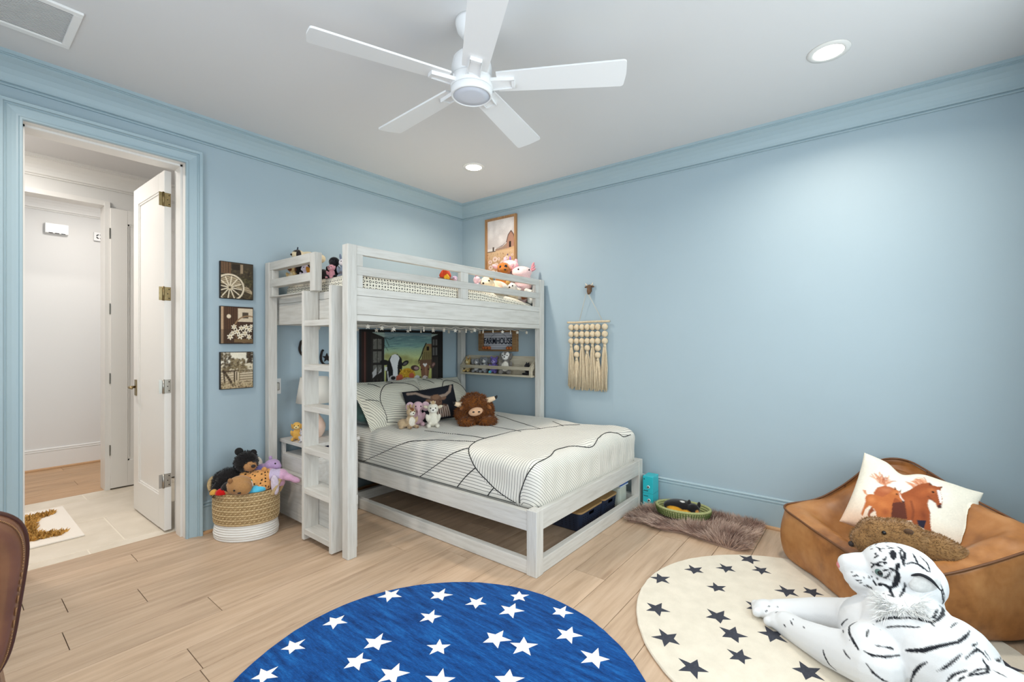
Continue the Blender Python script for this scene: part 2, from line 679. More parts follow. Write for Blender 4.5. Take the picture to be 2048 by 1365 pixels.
# crown moulding all round, then base boards and their oak shoe
crown = [(0, 2.592), (.013, 2.592), (.015, 2.596), (.013, 2.6), (.005, 2.602), (.005, 2.6065), (.014, 2.609), (.017, 2.614), (.019, 2.625), (.026, 2.648), (.038, 2.672), (.055, 2.695), (.072, 2.71), (.076, 2.714), (.076, 2.721), (.083, 2.722), (.083, 2.726), (.092, 2.728), (.094, 2.7455), (0, 2.7455)]
struct('trim_1', MB().sweep(crown, [(ROOM_X, 0), (0, 0), (0, ROOM_Y), (ROOM_X, ROOM_Y)], True), m_trimblue, 'deep blue cove crown moulding round the ceiling')
base = [(0, .212), (.008, .212), (.013, .207), (.0135, .200), (.007, .1965), (.007, .1945), (.017, .190), (.0175, .181), (.0115, .178), (.0115, .1755), (.016, .173), (.016, 0.001), (0, 0.001)]
shoe = [(.0155, .020), (.022, .0195), (.029, .014), (.031, 0.006), (.031, 0.001), (.0155, 0.001)]
CW = .090
for nm, pth in (('baseboard_left', [(DX1 + CW, 0), (0, 0)]), ('baseboard_right', [(0, 0), (0, ROOM_Y)]), ('baseboard_front', [(0, ROOM_Y), (ROOM_X, ROOM_Y)]), ('baseboard_back', [(ROOM_X, ROOM_Y), (ROOM_X, 0), (DX0 - CW, 0)])):
    p2 = list(pth)
    if nm == 'baseboard_right':
        p2 = [(0, -.03), (0, ROOM_Y + .03)]
    bb = struct(nm, MB().sweep(base, p2), m_trimblue, 'blue moulded base board along the %s wall' % nm.split('_')[1])
    MB().sweep(shoe, p2).build('shoe_moulding', m_shoe, bb)

# door casing and jamb
cas = [(0, 0), (0, .020), (.003, .023), (.012, .023), (.016, .018), (.024, .018), (.040, .021), (.056, .026), (.060, .030), (.064, .027), (.068, .030), (.071, .040), (.085, .043), (.089, .040), (.090, .033), (.090, 0)]


def xz(mb, flip=1):
    mb.v = [(a, -c * flip, b) for (a, b, c) in mb.v]
    mb.f = [f[::-1] for f in mb.f]
    return mb


struct('trim_2', xz(MB().sweep(cas, [(DX1, 0), (DX1, DZ), (DX0, DZ), (DX0, 0)])), m_trimblue, 'blue moulded casing round the doorway')
jm = MB().box(DX0 - .02, DX0, 0.0, T, 0, DZ + .02).box(DX1, DX1 + .02, 0.0, T, 0, DZ + .02).box(DX0, DX1, 0.0, T, DZ, DZ + .02)
jm.box(DX0, DX0 + .012, .05, T - .05, 0, DZ).box(DX1 - .012, DX1, .05, T - .05, 0, DZ).box(DX0, DX1, .05, T - .05, DZ - .012, DZ)
struct('trim_3', jm, m_whitetrim, 'white painted jamb inside the doorway')
struct('trim_4', xz(MB().sweep([(o, -d) for o, d in cas], [(DX1, 0), (DX1, DZ), (DX0, DZ), (DX0, 0)])).xf(Matrix.Translation((0, T, 0))), m_whitetrim, 'white casing on the far side of the doorway')

# vestibule and hall shell
struct('wall_vestibule', MB().box(-3.9, -3.8, T, 1.72, -.06, H).box(-1.9, -1.8, T, 1.72, -.06, H).box(-3.9, -3.50, 1.70, 1.82, -.06, H).box(-2.615, -1.8, 1.70, 1.82, -.06, H).box(-3.50, -2.615, 1.70, 1.82, 2.47, H), m_white, 'white walls of the vestibule beyond the door')
struct('wall_hall', MB().box(-4.7, -1.1, 3.0, 3.1, -.06, H).box(-4.7, -4.6, 1.82, 3.0, -.06, H).box(-1.2, -1.1, 1.82, 3.0, -.06, H), m_white, 'white far wall of the hall')
struct('ceiling_hall', MB().box(-4.7, -1.1, 0.06, 3.1, H, H + .08), m_ceil, 'white ceiling of the vestibule and hall')
struct('baseboard_hall', MB().sweep(base, [(-4.6, 3.0), (-1.2, 3.0)]), m_whitetrim, 'white moulded base board of the hall')
MB().sweep(shoe, [(-4.6, 3.0), (-1.2, 3.0)]).build('shoe_moulding', m_shoe, bpy.data.objects['baseboard_hall'])
struct('trim_5', MB().sweep(crown, [(-3.8, 1.70), (-1.9, 1.70)]).sweep(crown, [(-4.6, 3.0), (-1.2, 3.0)]), m_whitetrim, 'white crown mouldings of the vestibule and hall')
struct('trim_6', MB().box(-2.650, -2.615, 1.66, 1.83, 0, 2.47).box(-3.50, -2.615, 1.675, 1.83, 2.45, 2.49), m_whitetrim, 'white post and header of the hall opening')


def leaf(mb, w, h, t):
    """shaker door leaf: x 0..w, y 0..t, z 0..h with a recessed panel"""
    st, tr, br, r = .115, .12, .22, .012
    mb.box(0, st, 0, t, 0, h, .002).box(w - st, w, 0, t, 0, h, .002).box(st, w - st, 0, t, 0, br).box(st, w - st, 0, t, h - tr, h)
    mb.box(st, w - st, r, t - r, br, h - tr)
    for (a, b, c, d) in ((st, st + .012, br, h - tr), (w - st - .012, w - st, br, h - tr), (st, w - st, br, br + .012), (st, w - st, h - tr - .012, h - tr)):
        mb.box(a, b, r * .45, t - r * .45, c, d)
    return mb


# door_1 hinged on the right jamb, open into the vestibule
d1 = leaf(MB(), .70, 2.41, .04).build('door_1', m_whitetrim, None, loc=(-2.562, T + .022, .013), rot=(0, 0, math.radians(91.0)))
tag(d1, 'tall white shaker door standing open in the doorway', None, None, 'structure')
for z in (2.215, 1.585, .965, .335):
    hg = MB().box(-.0035, 0.0, .004, .040, z - .045, z + .045, .001).tube([(-.006, .046, z - .047), (-.006, .046, z + .047)], .0065, 10)
    hg.box(-.002, -.0045, .046, .07, z - .045, z + .045)
    ho = hg.build('hinge', m_brass if z > 1.5 else m_steel, d1)
    sc = MB()
    for (yy, zz) in ((.014, .03), (.022, 0), (.014, -.03)):
        sc.ell((-.0037, yy, z + zz), (.0015, .0035, .0035), n=8, m=5)
    sc.build('screw', m_dark, ho)
hd = MB().box(.615, .66, .040, .046, .86, .98, .002).tube([(.64, .045, .925), (.64, .085, .925)], .009, 10).tube([(.64, .082, .925), (.60, .088, .925), (.54, .086, .922)], [.009, .008, .006], 10)
hd.build('handle', m_brass, d1)
d2 = leaf(MB(), .72, 2.42, .04).build('door_2', m_whitetrim, None, loc=(-2.6145, 1.648, .013))
tag(d2, 'white shaker door beyond the vestibule', None, None, 'structure')
for z in (2.2, 1.55, .95, .33):
    MB().box(-.008, .0, -.003, .02, z - .045, z + .045).build('hinge', m_steel, d2)

# hall fittings
t = thing('door_chime', 'white rectangular chime box high on the hall wall', 'chime', (-2.79, 2.998, 2.42))
MB().box(-.085, .085, -.05, 0, -.05, .05, .004).build('case', m_whiteplastic, t)
for i in range(3):
    MB().box(-.06 + i * .045, -.03 + i * .045, -.051, -.04, -.050, -.044).build('slot_shade', m_dark, t)  # solid dark strips, colour standing in for the shade of open slots
t = thing('siren_box', 'small square white siren with round dark grille on hall wall', 'siren', (-2.468, 2.998, 2.40))
MB().box(-.042, .042, -.03, 0, -.045, .045, .004).build('case', m_whiteplastic, t)
gr = MB()
for i in range(4):
    a0 = i * PI / 2 + .25
    pts = [(math.cos(a0 + s * .27) * .021, -.031, math.sin(a0 + s * .27) * .021) for s in range(5)]
    gr.tube(pts, .005, 6)
gr.build('grille', m_dark, t)
t = thing('vestibule_light', 'round recessed light trim in the vestibule ceiling', 'light', (-2.60, .98, H))
MB().lathe([(.0, -.004), (.07, -.004), (.075, -.012), (.092, -.010), (.096, -.0005)], n=28).build('trim', m_whitetrim, t)
# ceiling lamp of the vestibule, left of what the doorway shows (its light falls off to the right)
area_light('vestibule_lamp_offscreen', (-3.45, .95, H - .02), (0, 0, 0), .16, .16, 21, (1.0, .95, .90), 'DISK')
# ceiling lamp of the hall, above the header; it throws the shadows of the chime and the siren
area_light('hall_lamp_offscreen', (-2.62, 2.02, H - .02), (0, 0, 0), .16, .16, 14, (1.0, .95, .91), 'DISK')

# hall rug
t = thing('hall_rug', 'white cotton mat with a shaggy mustard animal, on pale tiles', 'rug', (-3.10, .98, 0.0))
MB().box(-.37, .16, -.42, .42, 0.0005, .012, .004).build('mat', plain('mat_cotton', (238, 230, 220), .95, bump=.3, bscale=300), t)
sil = [(-.33, -.30), (-.10, -.30), (.06, -.32), (.09, -.27), (.0, -.20), (-.04, -.14), (-.02, .02), (.0, .18), (.09, .23), (.10, .30), (.0, .31), (-.10, .26), (-.18, .28), (-.33, .30)]
prng = np.random.default_rng(5)
pts = []
while len(pts) < 3000:
    x, y = prng.uniform(-.33, .12), prng.uniform(-.36, .34)
    ins = False
    for i in range(len(sil)):
        (xa, ya), (xb, yb) = sil[i], sil[i - 1]
        if (ya > y) != (yb > y) and x < (xb - xa) * (y - ya) / (yb - ya) + xa:
            ins = not ins
    if ins:
        pts.append((x, y, .011))
pts = np.array(pts)
dr = np.stack([prng.normal(0, .7, 3000), prng.normal(0, .7, 3000), np.full(3000, .8)], 1)
cc = L3((202, 156, 84))[None] * prng.uniform(.6, 1.3, (3000, 1))
strands('shaggy_pile', pts, dr, .035, .012, cc, painted('pile_paint', .95), t, rng=prng)

# ceiling vent
t = thing('ceiling_vent', 'white louvred air return grille in the ceiling', 'vent', (-3.135, -.538, H))
fr = MB().box(-.62, 0, -.19, -.16, -.012, -.0005, .002).box(-.62, 0, .155, .19, -.012, -.0005, .002).box(-.03, 0, -.16, .155, -.012, -.0005, .002).box(-.62, -.585, -.16, .155, -.012, -.0005, .002).box(-.318, -.285, -.16, .155, -.011, -.0005)
fr.build('frame', m_whiteplastic, t)
MB().box(-.585, -.03, -.16, .155, -.002, -.0005).build('duct', plain('duct_grey', (205, 205, 205), .9), t)
sl = MB().rbox((0, 0, 0), (.255, .009, .0012), (math.radians(35), 0, 0)).mesh('slat', m_whiteplastic)
for c0 in (-.1575, -.4515):
    for i in range(26):
        link('slat', sl, t, (c0, -.152 + i * .0121, -.0065))

# recessed downlights
m_lamp = emit('lamp_glow', (255, 250, 240), 14)


def downlight(x, y, where, seen=True, power=13):
    t = thing('downlight', 'lit recessed ceiling downlight %s' % where, 'downlight', (x, y, H), 0, 'recessed ceiling downlights')
    MB().lathe([(.066, -.0005), (.066, -.006), (.074, -.006), (.092, -.004), (.094, -.0005)], n=32).build('trim', m_whitetrim, t)
    MB().lathe([(.0, -.0045), (.0665, -.0045), (.0665, -.001)], n=32).build('lens', m_lamp, t)
    l = area_light('downlight_lamp' if seen else 'downlight_lamp_offscreen', (x, y, H - .014), (0, 0, 0), .12, .12, power, (1.0, .90, .78), 'DISK', math.radians(150))
    return t


downlight(-.75, -.873, 'above the bunk bed')
downlight(-.745, -3.32, 'above the leather beanbag')
downlight(-3.29, -.873, 'by the doorway and the air grille', False)
downlight(-3.29, -3.32, 'in the corner by the side window', False)
# ------------------------------------------------------------------ beds
BW = ((194, 190, 182), (208, 205, 198), (217, 215, 209))
m_bx = wood('whitewash_x', *BW, 0, rough=.6, scale=7, bump=.3)
m_by = wood('whitewash_y', *BW, 1, rough=.6, scale=7, bump=.3)
m_bz = wood('whitewash_z', *BW, 2, rough=.6, scale=7, bump=.3)
BV = .003

bunk = thing('loft_bed', 'whitewashed wooden loft bunk with slatted guard rails standing over the low bed', 'bunk bed', (-1.05, -.56, 0))


def part(root, name, x0, x1, y0, y1, z0, z1, mat, bev=BV):
    L = root.location
    return MB().box(x0 - L.x, x1 - L.x, y0 - L.y, y1 - L.y, z0 - L.z, z1 - L.z, bev).build(name, mat, root)


for (x0, x1) in ((-2.06, -2.0), (-.10, -.035)):
    for (y0, y1) in ((-1.10, -1.04), (-.085, -.025)):
        part(bunk, 'post', x0, x1, y0, y1, 0, 1.85, m_bz)
for (z0, z1) in ((1.40, 1.437), (1.4385, 1.552), (1.5535, 1.60)):
    part(bunk, 'side_board', -2.0, -.10, -1.092, -1.062, z0, z1, m_bx, .002)
part(bunk, 'guard_rail', -2.0, -.10, -1.094, -1.058, 1.797, 1.85, m_bx)
part(bunk, 'guard_rail', -2.0, -.10, -1.094, -1.058, 1.675, 1.727, m_bx)
for (x0, x1) in ((-2.0, -1.955), (-1.122, -1.045), (-.165, -.10)):
    for (z0, z1) in ((1.60, 1.675), (1.727, 1.797)):
        part(bunk, 'guard_stile', x0, x1, -1.094, -1.058, z0, z1, m_bz)
for (z0, z1) in ((1.40, 1.552), (1.5535, 1.60)):
    part(bunk, 'end_board', -1.988, -1.958, -1.058, -.085, z0, z1, m_by, .002)
part(bunk, 'end_guard_rail', -2.055, -2.005, -.655, -.085, 1.79, 1.85, m_by)
part(bunk, 'end_guard_rail', -2.055, -2.005, -.655, -.085, 1.668, 1.725, m_by)
part(bunk, 'end_guard_stile', -2.055, -2.005, -.715, -.655, 1.603, 1.85, m_bz)
part(bunk, 'end_guard_stile', -2.055, -2.005, -.655, -.085, 1.597, 1.605, m_by)
part(bunk, 'end_guard_stile', -2.053, -2.007, -.125, -.085, 1.605, 1.79, m_bz)
part(bunk, 'end_panel', -1.990, -1.958, -1.04, -.085, .03, .285, m_by)
part(bunk, 'end_panel_cap', -1.991, -1.953, -1.04, -.085, .287, .345, m_by)
part(bunk, 'back_board', -2.0, -.10, -.065, -.035, 1.40, 1.60, m_bx)
part(bunk, 'end_board', -.085, -.05, -1.04, -.085, 1.40, 1.60, m_by)
sl = MB().box(-.045, .045, -.49, .49, -.009, .009, .002).mesh('slat', m_by)
for i in range(13):
    link('slat', sl, bunk, (-1.90 + i * .148 + 1.05, 0, 1.437))
part(bunk, 'slat_bearer', -1.955, -.10, -1.06, -1.03, 1.405, 1.427, m_bx)
part(bunk, 'slat_bearer', -1.955, -.10, -.09, -.066, 1.405, 1.427, m_bx)

lad = thing('bunk_ladder', 'whitewashed ladder of flat steps fixed to the end of the loft bunk', 'ladder', (-2.04, -.80, 0))
part(lad, 'stile', -2.092, -1.992, -.652, -.624, .012, 1.603, m_bz, .002)
part(lad, 'stile', -2.092, -1.992, -.977, -.949, .012, 1.615, m_bz, .002)
for z in (1.412, 1.132, .872, .604, .345, .083):
    part(lad, 'step', -2.090, -1.994, -.949, -.652, z - .036, z, m_by, .002)

low = thing('low_bed', 'whitewashed low open-frame bed with a striped duvet set crosswise under the loft', 'bed', (-.82, -1.06, 0))
for (x0, x1) in ((-1.545, -1.478), (-.165, -.10)):
    for (y0, y1) in ((-2.078, -2.012), (-.30, -.235)):
        part(low, 'leg', x0, x1, y0, y1, 0, .357, m_bz)
part(low, 'side_rail', -1.540, -1.508, -2.012, -.05, .238, .347, m_by)
part(low, 'side_rail', -.137, -.105, -2.012, -.05, .238, .347, m_by)
part(low, 'foot_rail', -1.478, -.165, -2.074, -2.040, .243, .355, m_bx)
part(low, 'head_rail', -1.508, -.137, -.27, -.24, .238, .34, m_bx)
part(low, 'base_rail', -1.540, -1.500, -2.012, -.30, .002, .078, m_by)
part(low, 'base_rail', -.145, -.105, -2.012, -.30, .002, .078, m_by)
part(low, 'base_rail', -1.478, -.165, -2.074, -2.034, .002, .083, m_bx)
part(low, 'base_rail', -1.478, -.165, -.29, -.25, .002, .078, m_bx)
sl = MB().box(-.685, .685, -.045, .045, -.009, .009, .002).mesh('slat', m_bx)
for i in range(13):
    link('slat', sl, low, (0, -1.92 + i * .144 + 1.06, .275))


# ---- soft goods helpers
from mathutils import noise as mnoise


def rbox_mesh(b0, b1, r, step):
    """rounded box skin without a seam: verts, quads (numpy)"""
    b0, b1 = np.array(b0, float), np.array(b1, float)
    n = [max(2, int(round((b1[i] - b0[i]) / step))) for i in range(3)]
    ax = [np.linspace(b0[i], b1[i], n[i] + 1) for i in range(3)]
    idx = {}
    V, Fq = [], []

    def vid(i, j, k):
        key = (i, j, k)
        if key not in idx:
            idx[key] = len(V)
            V.append((ax[0][i], ax[1][j], ax[2][k]))
        return idx[key]
    for k, flip in ((0, True), (n[2], False)):
        for i in range(n[0]):
            for j in range(n[1]):
                q = [vid(i, j, k), vid(i + 1, j, k), vid(i + 1, j + 1, k), vid(i, j + 1, k)]
                Fq.append(q[::-1] if flip else q)
    for j, flip in ((0, False), (n[1], True)):
        for i in range(n[0]):
            for k in range(n[2]):
                q = [vid(i, j, k), vid(i + 1, j, k), vid(i + 1, j, k + 1), vid(i, j, k + 1)]
                Fq.append(q[::-1] if flip else q)
    for i, flip in ((0, True), (n[0], False)):
        for j in range(n[1]):
            for k in range(n[2]):
                q = [vid(i, j, k), vid(i, j + 1, k), vid(i, j + 1, k + 1), vid(i, j, k + 1)]
                Fq.append(q[::-1] if flip else q)
    V = np.array(V)
    c = np.clip(V, b0 + r, b1 - r)
    d = V - c
    ln = np.linalg.norm(d, axis=1, keepdims=True)
    N = d / np.maximum(ln, 1e-9)
    return c + N * r, np.array(Fq), N


def fnoise(P, scale, seed=0.0):
    return np.array([mnoise.noise(Vector((p[0] * scale + seed, p[1] * scale - seed, p[2] * scale + seed * .5))) for p in P])


def striped(name, base, line, spacing, width, rough=.95):
    """woven stripes from the cloth's own 'ph' coordinate"""
    m, nt, b = base_mat(name, rough, sheen=.15, spec=.2)
    at = nd(nt, 'ShaderNodeAttribute', attribute_name='ph')
    dv = nd(nt, 'ShaderNodeMath', operation='DIVIDE')
    dv.inputs[1].default_value = spacing
    nt.links.new(at.outputs['Fac'], dv.inputs[0])
    fr = nd(nt, 'ShaderNodeMath', operation='FRACT')
    nt.links.new(dv.outputs[0], fr.inputs[0])
    lt = nd(nt, 'ShaderNodeMath', operation='LESS_THAN')
    lt.inputs[1].default_value = width / spacing
    nt.links.new(fr.outputs[0], lt.inputs[0])
    mx = nd(nt, 'ShaderNodeMix', data_type='RGBA')
    nt.links.new(lt.outputs[0], mx.inputs[0])
    mx.inputs[6].default_value = lin(base)
    mx.inputs[7].default_value = lin(line)
    nt.links.new(mx.outputs[2], b.inputs['Base Color'])
    n = noise_node(nt, 350)
    add_bump(nt, b, n.outputs['Fac'], .25, .001)
    return m


def corner_phase(me, V, Fq, func):
    """func(face centres) -> (n,3) gradient-like selector; ph per corner = value of func region at the corner"""
    cen = V[Fq].mean(1)
    reg = func(cen)
    ph = np.zeros((len(Fq), 4), np.float32)
    for k in range(4):
        ph[:, k] = PH(reg, V[Fq[:, k]])
    a = me.attributes.new('ph', 'FLOAT', 'CORNER')
    a.data.foreach_set('value', ph.ravel())


m_duvet = striped('duvet_stripes', (228, 224, 214), (92, 92, 88), .0195, .0030)
m_sham = striped('sham_stripes', (226, 222, 206), (84, 86, 80), .0170, .0030)
m_thread = plain('black_embroidery', (28, 28, 28), .9)
m_ticking = plain('mattress_ticking', (225, 222, 215), .9)

part(low, 'mattress', -1.470, -.17, -1.99, -.09, .286, .53, m_ticking, .05)

# duvet: drapes the mattress, tucked behind the rails
V, Fq, N = rbox_mesh((-1.506, -2.052, .31), (-.128, -.05, .605), .085, .019)
top = np.clip((V[:, 2] - .34) / .1, 0, 1)[:, None]
wr = fnoise(V, 3.2, 3.1) * .012 + fnoise(V, 9, 8.2) * .0045
foot = np.clip((-1.2 - V[:, 1]) / .6, 0, 1)
wr = wr * (0.5 + foot) + np.sin(V[:, 0] * 46 + fnoise(V, 2, 1) * 3) * .004 * foot * np.clip((.56 - V[:, 2]) / .1, 0, 1)
V = V + N * wr[:, None] * top
C1 = [(-1.505, -1.901, .352), (-1.512, -1.737, .414), (-1.512, -1.656, .459), (-1.512, -1.592, .51), (-1.503, -1.551, .558), (-1.479, -1.515, .587), (-1.438, -1.483, .604), (-1.316, -1.423, .605), (-1.158, -1.381, .605), (-1.056, -1.381, .605), (-.829, -1.389, .605), (-.642, -1.474, .605), (-.415, -1.545, .605), (-.25, -1.60, .605)]
C2 = [(-1.509, -1.932, .364), (-1.512, -1.94, .428), (-1.512, -1.973, .505), (-1.472, -2.005, .573), (-1.305, -2.002, .599), (-1.172, -1.96, .605), (-1.064, -1.961, .605), (-.958, -2.013, .593), (-.849, -2.033, .577), (-.699, -2.001, .599), (-.542, -1.981, .604), (-.423, -2.01, .595), (-.38, -2.04, .569), (-.245, -2.042, .565)]
CX = [[(-1.503, -.396, .346), (-1.512, -.668, .461), (-1.502, -.891, .559), (-1.486, -.956, .582), (-1.457, -1.087, .6), (-1.392, -1.249, .605), (-1.326, -1.426, .605)],
      [(-1.504, -1.069, .35), (-1.512, -1.258, .473), (-1.497, -1.402, .568), (-1.472, -1.46, .592), (-1.459, -1.489, .599)],
      [(-1.505, -1.431, .352), (-1.512, -1.513, .438), (-1.512, -1.592, .505)], [(-1.505, -1.688, .352), (-1.512, -1.737, .414)],
      [(-1.261, -.843, .605), (-1.226, -1.077, .605), (-1.181, -1.394, .605)], [(-.359, -.789, .605), (-.519, -1.182, .605), (-.642, -1.474, .605)],
      [(-.317, -1.376, .605), (-.445, -1.564, .605)], [(-.803, -.999, .605), (-.831, -1.435, .605)]]


def unfold_s(P):
    P = np.asarray(P, float)
    return P[:, 0] + np.minimum(P[:, 2] - .600, 0) * (P[:, 0] < -.8)


def unfold_y(P):
    P = np.asarray(P, float)
    return P[:, 1] + np.minimum(P[:, 2] - .600, 0) * (P[:, 1] < -1.95)


def PH(reg, P):
    s, y = unfold_s(P), unfold_y(P)
    return np.where(reg == 0, s + 5, np.where(reg == 1, P[:, 1] * 1.0 + .12 * s + 5, s + .05 * y + 5)).astype(np.float32)


def duvet_reg(c):
    s = unfold_s(c)
    o = np.argsort(unfold_s(C1))
    y1 = np.interp(s, unfold_s(C1)[o], np.array(C1)[o, 1])
    o2 = np.argsort(unfold_s(C2))
    y2 = np.interp(s, unfold_s(C2)[o2], np.array(C2)[o2, 1])
    return np.where(c[:, 1] < y2, 2, np.where(c[:, 1] < y1, 1, 0))


me = np_mesh('duvet', V, Fq, m_duvet)
corner_phase(me, V, Fq, duvet_reg)
duvet = tag(link('duvet', me), 'white duvet with thin black stripes and stitched curves over the low bed', 'duvet')


def catmull(pts, per=8):
    P = [Vector(p) for p in pts]
    P = [P[0] * 2 - P[1]] + P + [P[-1] * 2 - P[-2]]
    out = []
    for i in range(1, len(P) - 2):
        for k in range(per):
            t = k / per
            a, b, c, d = P[i - 1], P[i], P[i + 1], P[i + 2]
            out.append(.5 * ((2 * b) + (c - a) * t + (2 * a - 5 * b + 4 * c - d) * t * t + (3 * b - 3 * c + d - a) * t ** 3))
    out.append(P[-2])
    return out


from mathutils.bvhtree import BVHTree
DB = BVHTree.FromPolygons([Vector(v) for v in V], [tuple(q) for q in Fq])


def stitch(mb, bvh, pts, r=.0032, gap=.011):
    cv = catmull(pts, 14)
    acc = 0.0
    for a, b in zip(cv[:-1], cv[1:]):
        ln = (b - a).length
        n = max(1, int(ln / gap))
        for i in range(n):
            p = a.lerp(b, (i + .5) / n)
            q, nn, _, _ = bvh.find_nearest(p)
            if q is None:
                continue
            d = (b - a).normalized()
            mb.tube([q - d * gap * .46 + nn * .0012, q + nn * .0018, q + d * gap * .46 + nn * .0012], [r * .7, r, r * .7], 5)


em = MB()
for c in [C1, C2] + CX:
    stitch(em, DB, c)
em.build('embroidery', m_thread, duvet)['kind'] = 'stuff'

# upper mattress in its dotted sheet
m_dots, nt, b = base_mat('dotted_sheet', .95, sheen=.1, spec=.2)
at = nd(nt, 'ShaderNodeAttribute', attribute_name='uvp')
sc = nd(nt, 'ShaderNodeVectorMath', operation='SCALE')
sc.inputs['Scale'].default_value = 1 / .044
nt.links.new(at.outputs['Vector'], sc.inputs[0])


def cell(off):
    ad = nd(nt, 'ShaderNodeVectorMath', operation='ADD')
    ad.inputs[1].default_value = (off[0], off[1], 0)
    nt.links.new(sc.outputs[0], ad.inputs[0])
    fr = nd(nt, 'ShaderNodeVectorMath', operation='FRACTION')
    nt.links.new(ad.outputs[0], fr.inputs[0])
    sb = nd(nt, 'ShaderNodeVectorMath', operation='SUBTRACT')
    sb.inputs[1].default_value = (.5, .5, 0)
    nt.links.new(fr.outputs[0], sb.inputs[0])
    ab = nd(nt, 'ShaderNodeVectorMath', operation='ABSOLUTE')
    nt.links.new(sb.outputs[0], ab.inputs[0])
    sx = nd(nt, 'ShaderNodeSeparateXYZ')
    nt.links.new(ab.outputs[0], sx.inputs[0])
    return sx


def mth(op, a, bv):
    n = nd(nt, 'ShaderNodeMath', operation=op)
    for i, v in enumerate((a, bv)):
        if isinstance(v, (int, float)):
            n.inputs[i].default_value = v
        else:
            nt.links.new(v, n.inputs[i])
    return n.outputs[0]


s1 = cell((0, 0))
man = mth('ADD', s1.outputs[0], s1.outputs[1])
ring = mth('LESS_THAN', mth('ABSOLUTE', mth('SUBTRACT', man, .20), 0), .055)
s2 = cell((.5, .0))
dot1 = mth('LESS_THAN', mth('ADD', s2.outputs[0], s2.outputs[1]), .13)
s3 = cell((.0, .5))
dot2 = mth('LESS_THAN', mth('ADD', mth('MULTIPLY', s3.outputs[0], .6), s3.outputs[1]), .10)
s4 = cell((.5, .5))
dot3 = mth('LESS_THAN', mth('ADD', s4.outputs[0], mth('MULTIPLY', s4.outputs[1], .6)), .12)
msk = mth('MAXIMUM', mth('MAXIMUM', ring, dot1), mth('MAXIMUM', dot2, dot3))
mx = nd(nt, 'ShaderNodeMix', data_type='RGBA')
nt.links.new(msk, mx.inputs[0])
mx.inputs[6].default_value = lin((236, 230, 214))
mx.inputs[7].default_value = lin((40, 38, 36))
nt.links.new(mx.outputs[2], b.inputs['Base Color'])


def dot_uv(me, V, N):
    u = np.where(np.abs(N[:, 0]) > .8, V[:, 1], V[:, 0])
    v = V[:, 2] - np.where(np.abs(N[:, 1]) > .8, 0, np.where(np.abs(N[:, 2]) > .6, V[:, 1], 0))
    a = me.attributes.new('uvp', 'FLOAT_VECTOR', 'POINT')
    a.data.foreach_set('vector', np.stack([u, v, u * 0], 1).astype(np.float32).ravel())


V, Fq, N = rbox_mesh((-1.945, -1.045, 1.448), (-.10, -.075, 1.712), .06, .03)
drop = np.clip((V[:, 0] + .85) / .75, 0, 1) * np.clip((V[:, 2] - 1.5) / .2, 0, 1) * .075
V2 = V + N * (fnoise(V, 4, 2.2) * .010)[:, None]
V2[:, 2] -= drop
me = np_mesh('bunk_mattress', V2, Fq, m_dots)
dot_uv(me, V, N)
tag(link('bunk_mattress', me), 'upper mattress in a cream sheet printed with small black diamonds', 'mattress')


# ---- pillows
def pillow_grid(w, h, t, n=48, flange=0.0, pw=2.4, sag=0.0, seed=0):
    """front and back skins of a stuffed pillow; x across, y thickness (front = -y), z up, origin at the centre"""
    nu, nv = n, max(8, int(n * h / w))
    u = np.linspace(-1, 1, nu)
    v = np.linspace(-1, 1, nv)
    U, Wv = np.meshgrid(u, v)
    fu, fv = w / 2, h / 2
    su = 1 + flange * 2 / w
    pinch = 1 - .06 * (1 - np.abs(Wv) ** 2) * 0
    X = U * fu * (1 - .07 * (1 - np.abs(U) ** 3) * 0) * (1 - .05 * (1 - Wv ** 2) * np.abs(U) ** 4)
    Z = Wv * fv * (1 - .07 * (1 - U ** 2) * np.abs(Wv) ** 4)
    ui, vi = np.clip(np.abs(U) * su, 0, 1), np.clip(np.abs(Wv) * (1 + flange * 2 / h), 0, 1)
    th = t / 2 * ((1 - ui ** pw) * (1 - vi ** pw)) ** .55
    P = np.stack([X, X * 0, Z], -1).reshape(-1, 3)
    nz = fnoise(P, 7, seed + .3).reshape(X.shape) * .010 + fnoise(P, 16, seed + 5.3).reshape(X.shape) * .004
    Yf = -th - nz * (th > .004) - .0015
    Yb = th + nz * (th > .004) + .0015
    Z = Z - sag * (1 - Wv) * .0
    F1 = grid_faces(nu, nv)
    Vf = np.stack([X, Yf, Z], -1).reshape(-1, 3)
    Vb = np.stack([X, Yb, Z], -1).reshape(-1, 3)
    k = nu * nv
    edge = []
    for i in range(nu - 1):
        edge += [(i, i + 1), ((nv - 1) * nu + i + 1, (nv - 1) * nu + i)]
    for j in range(nv - 1):
        edge += [((j + 1) * nu, j * nu), (j * nu + nu - 1, (j + 1) * nu + nu - 1)]
    Fe = np.array([(b_, a_, a_ + k, b_ + k) for a_, b_ in edge])
    V = np.concatenate([Vf, Vb])
    Fq = np.concatenate([F1, F1[:, ::-1] + k, Fe])
    UV = np.stack([(U + 1) / 2, (1 - Wv) / 2], -1).reshape(-1, 2)
    return V, Fq, np.concatenate([UV, UV]), k


def place(o, c, rx, rz, ry=0):
    o.location = c
    o.rotation_euler = (rx, ry, rz)
    return o


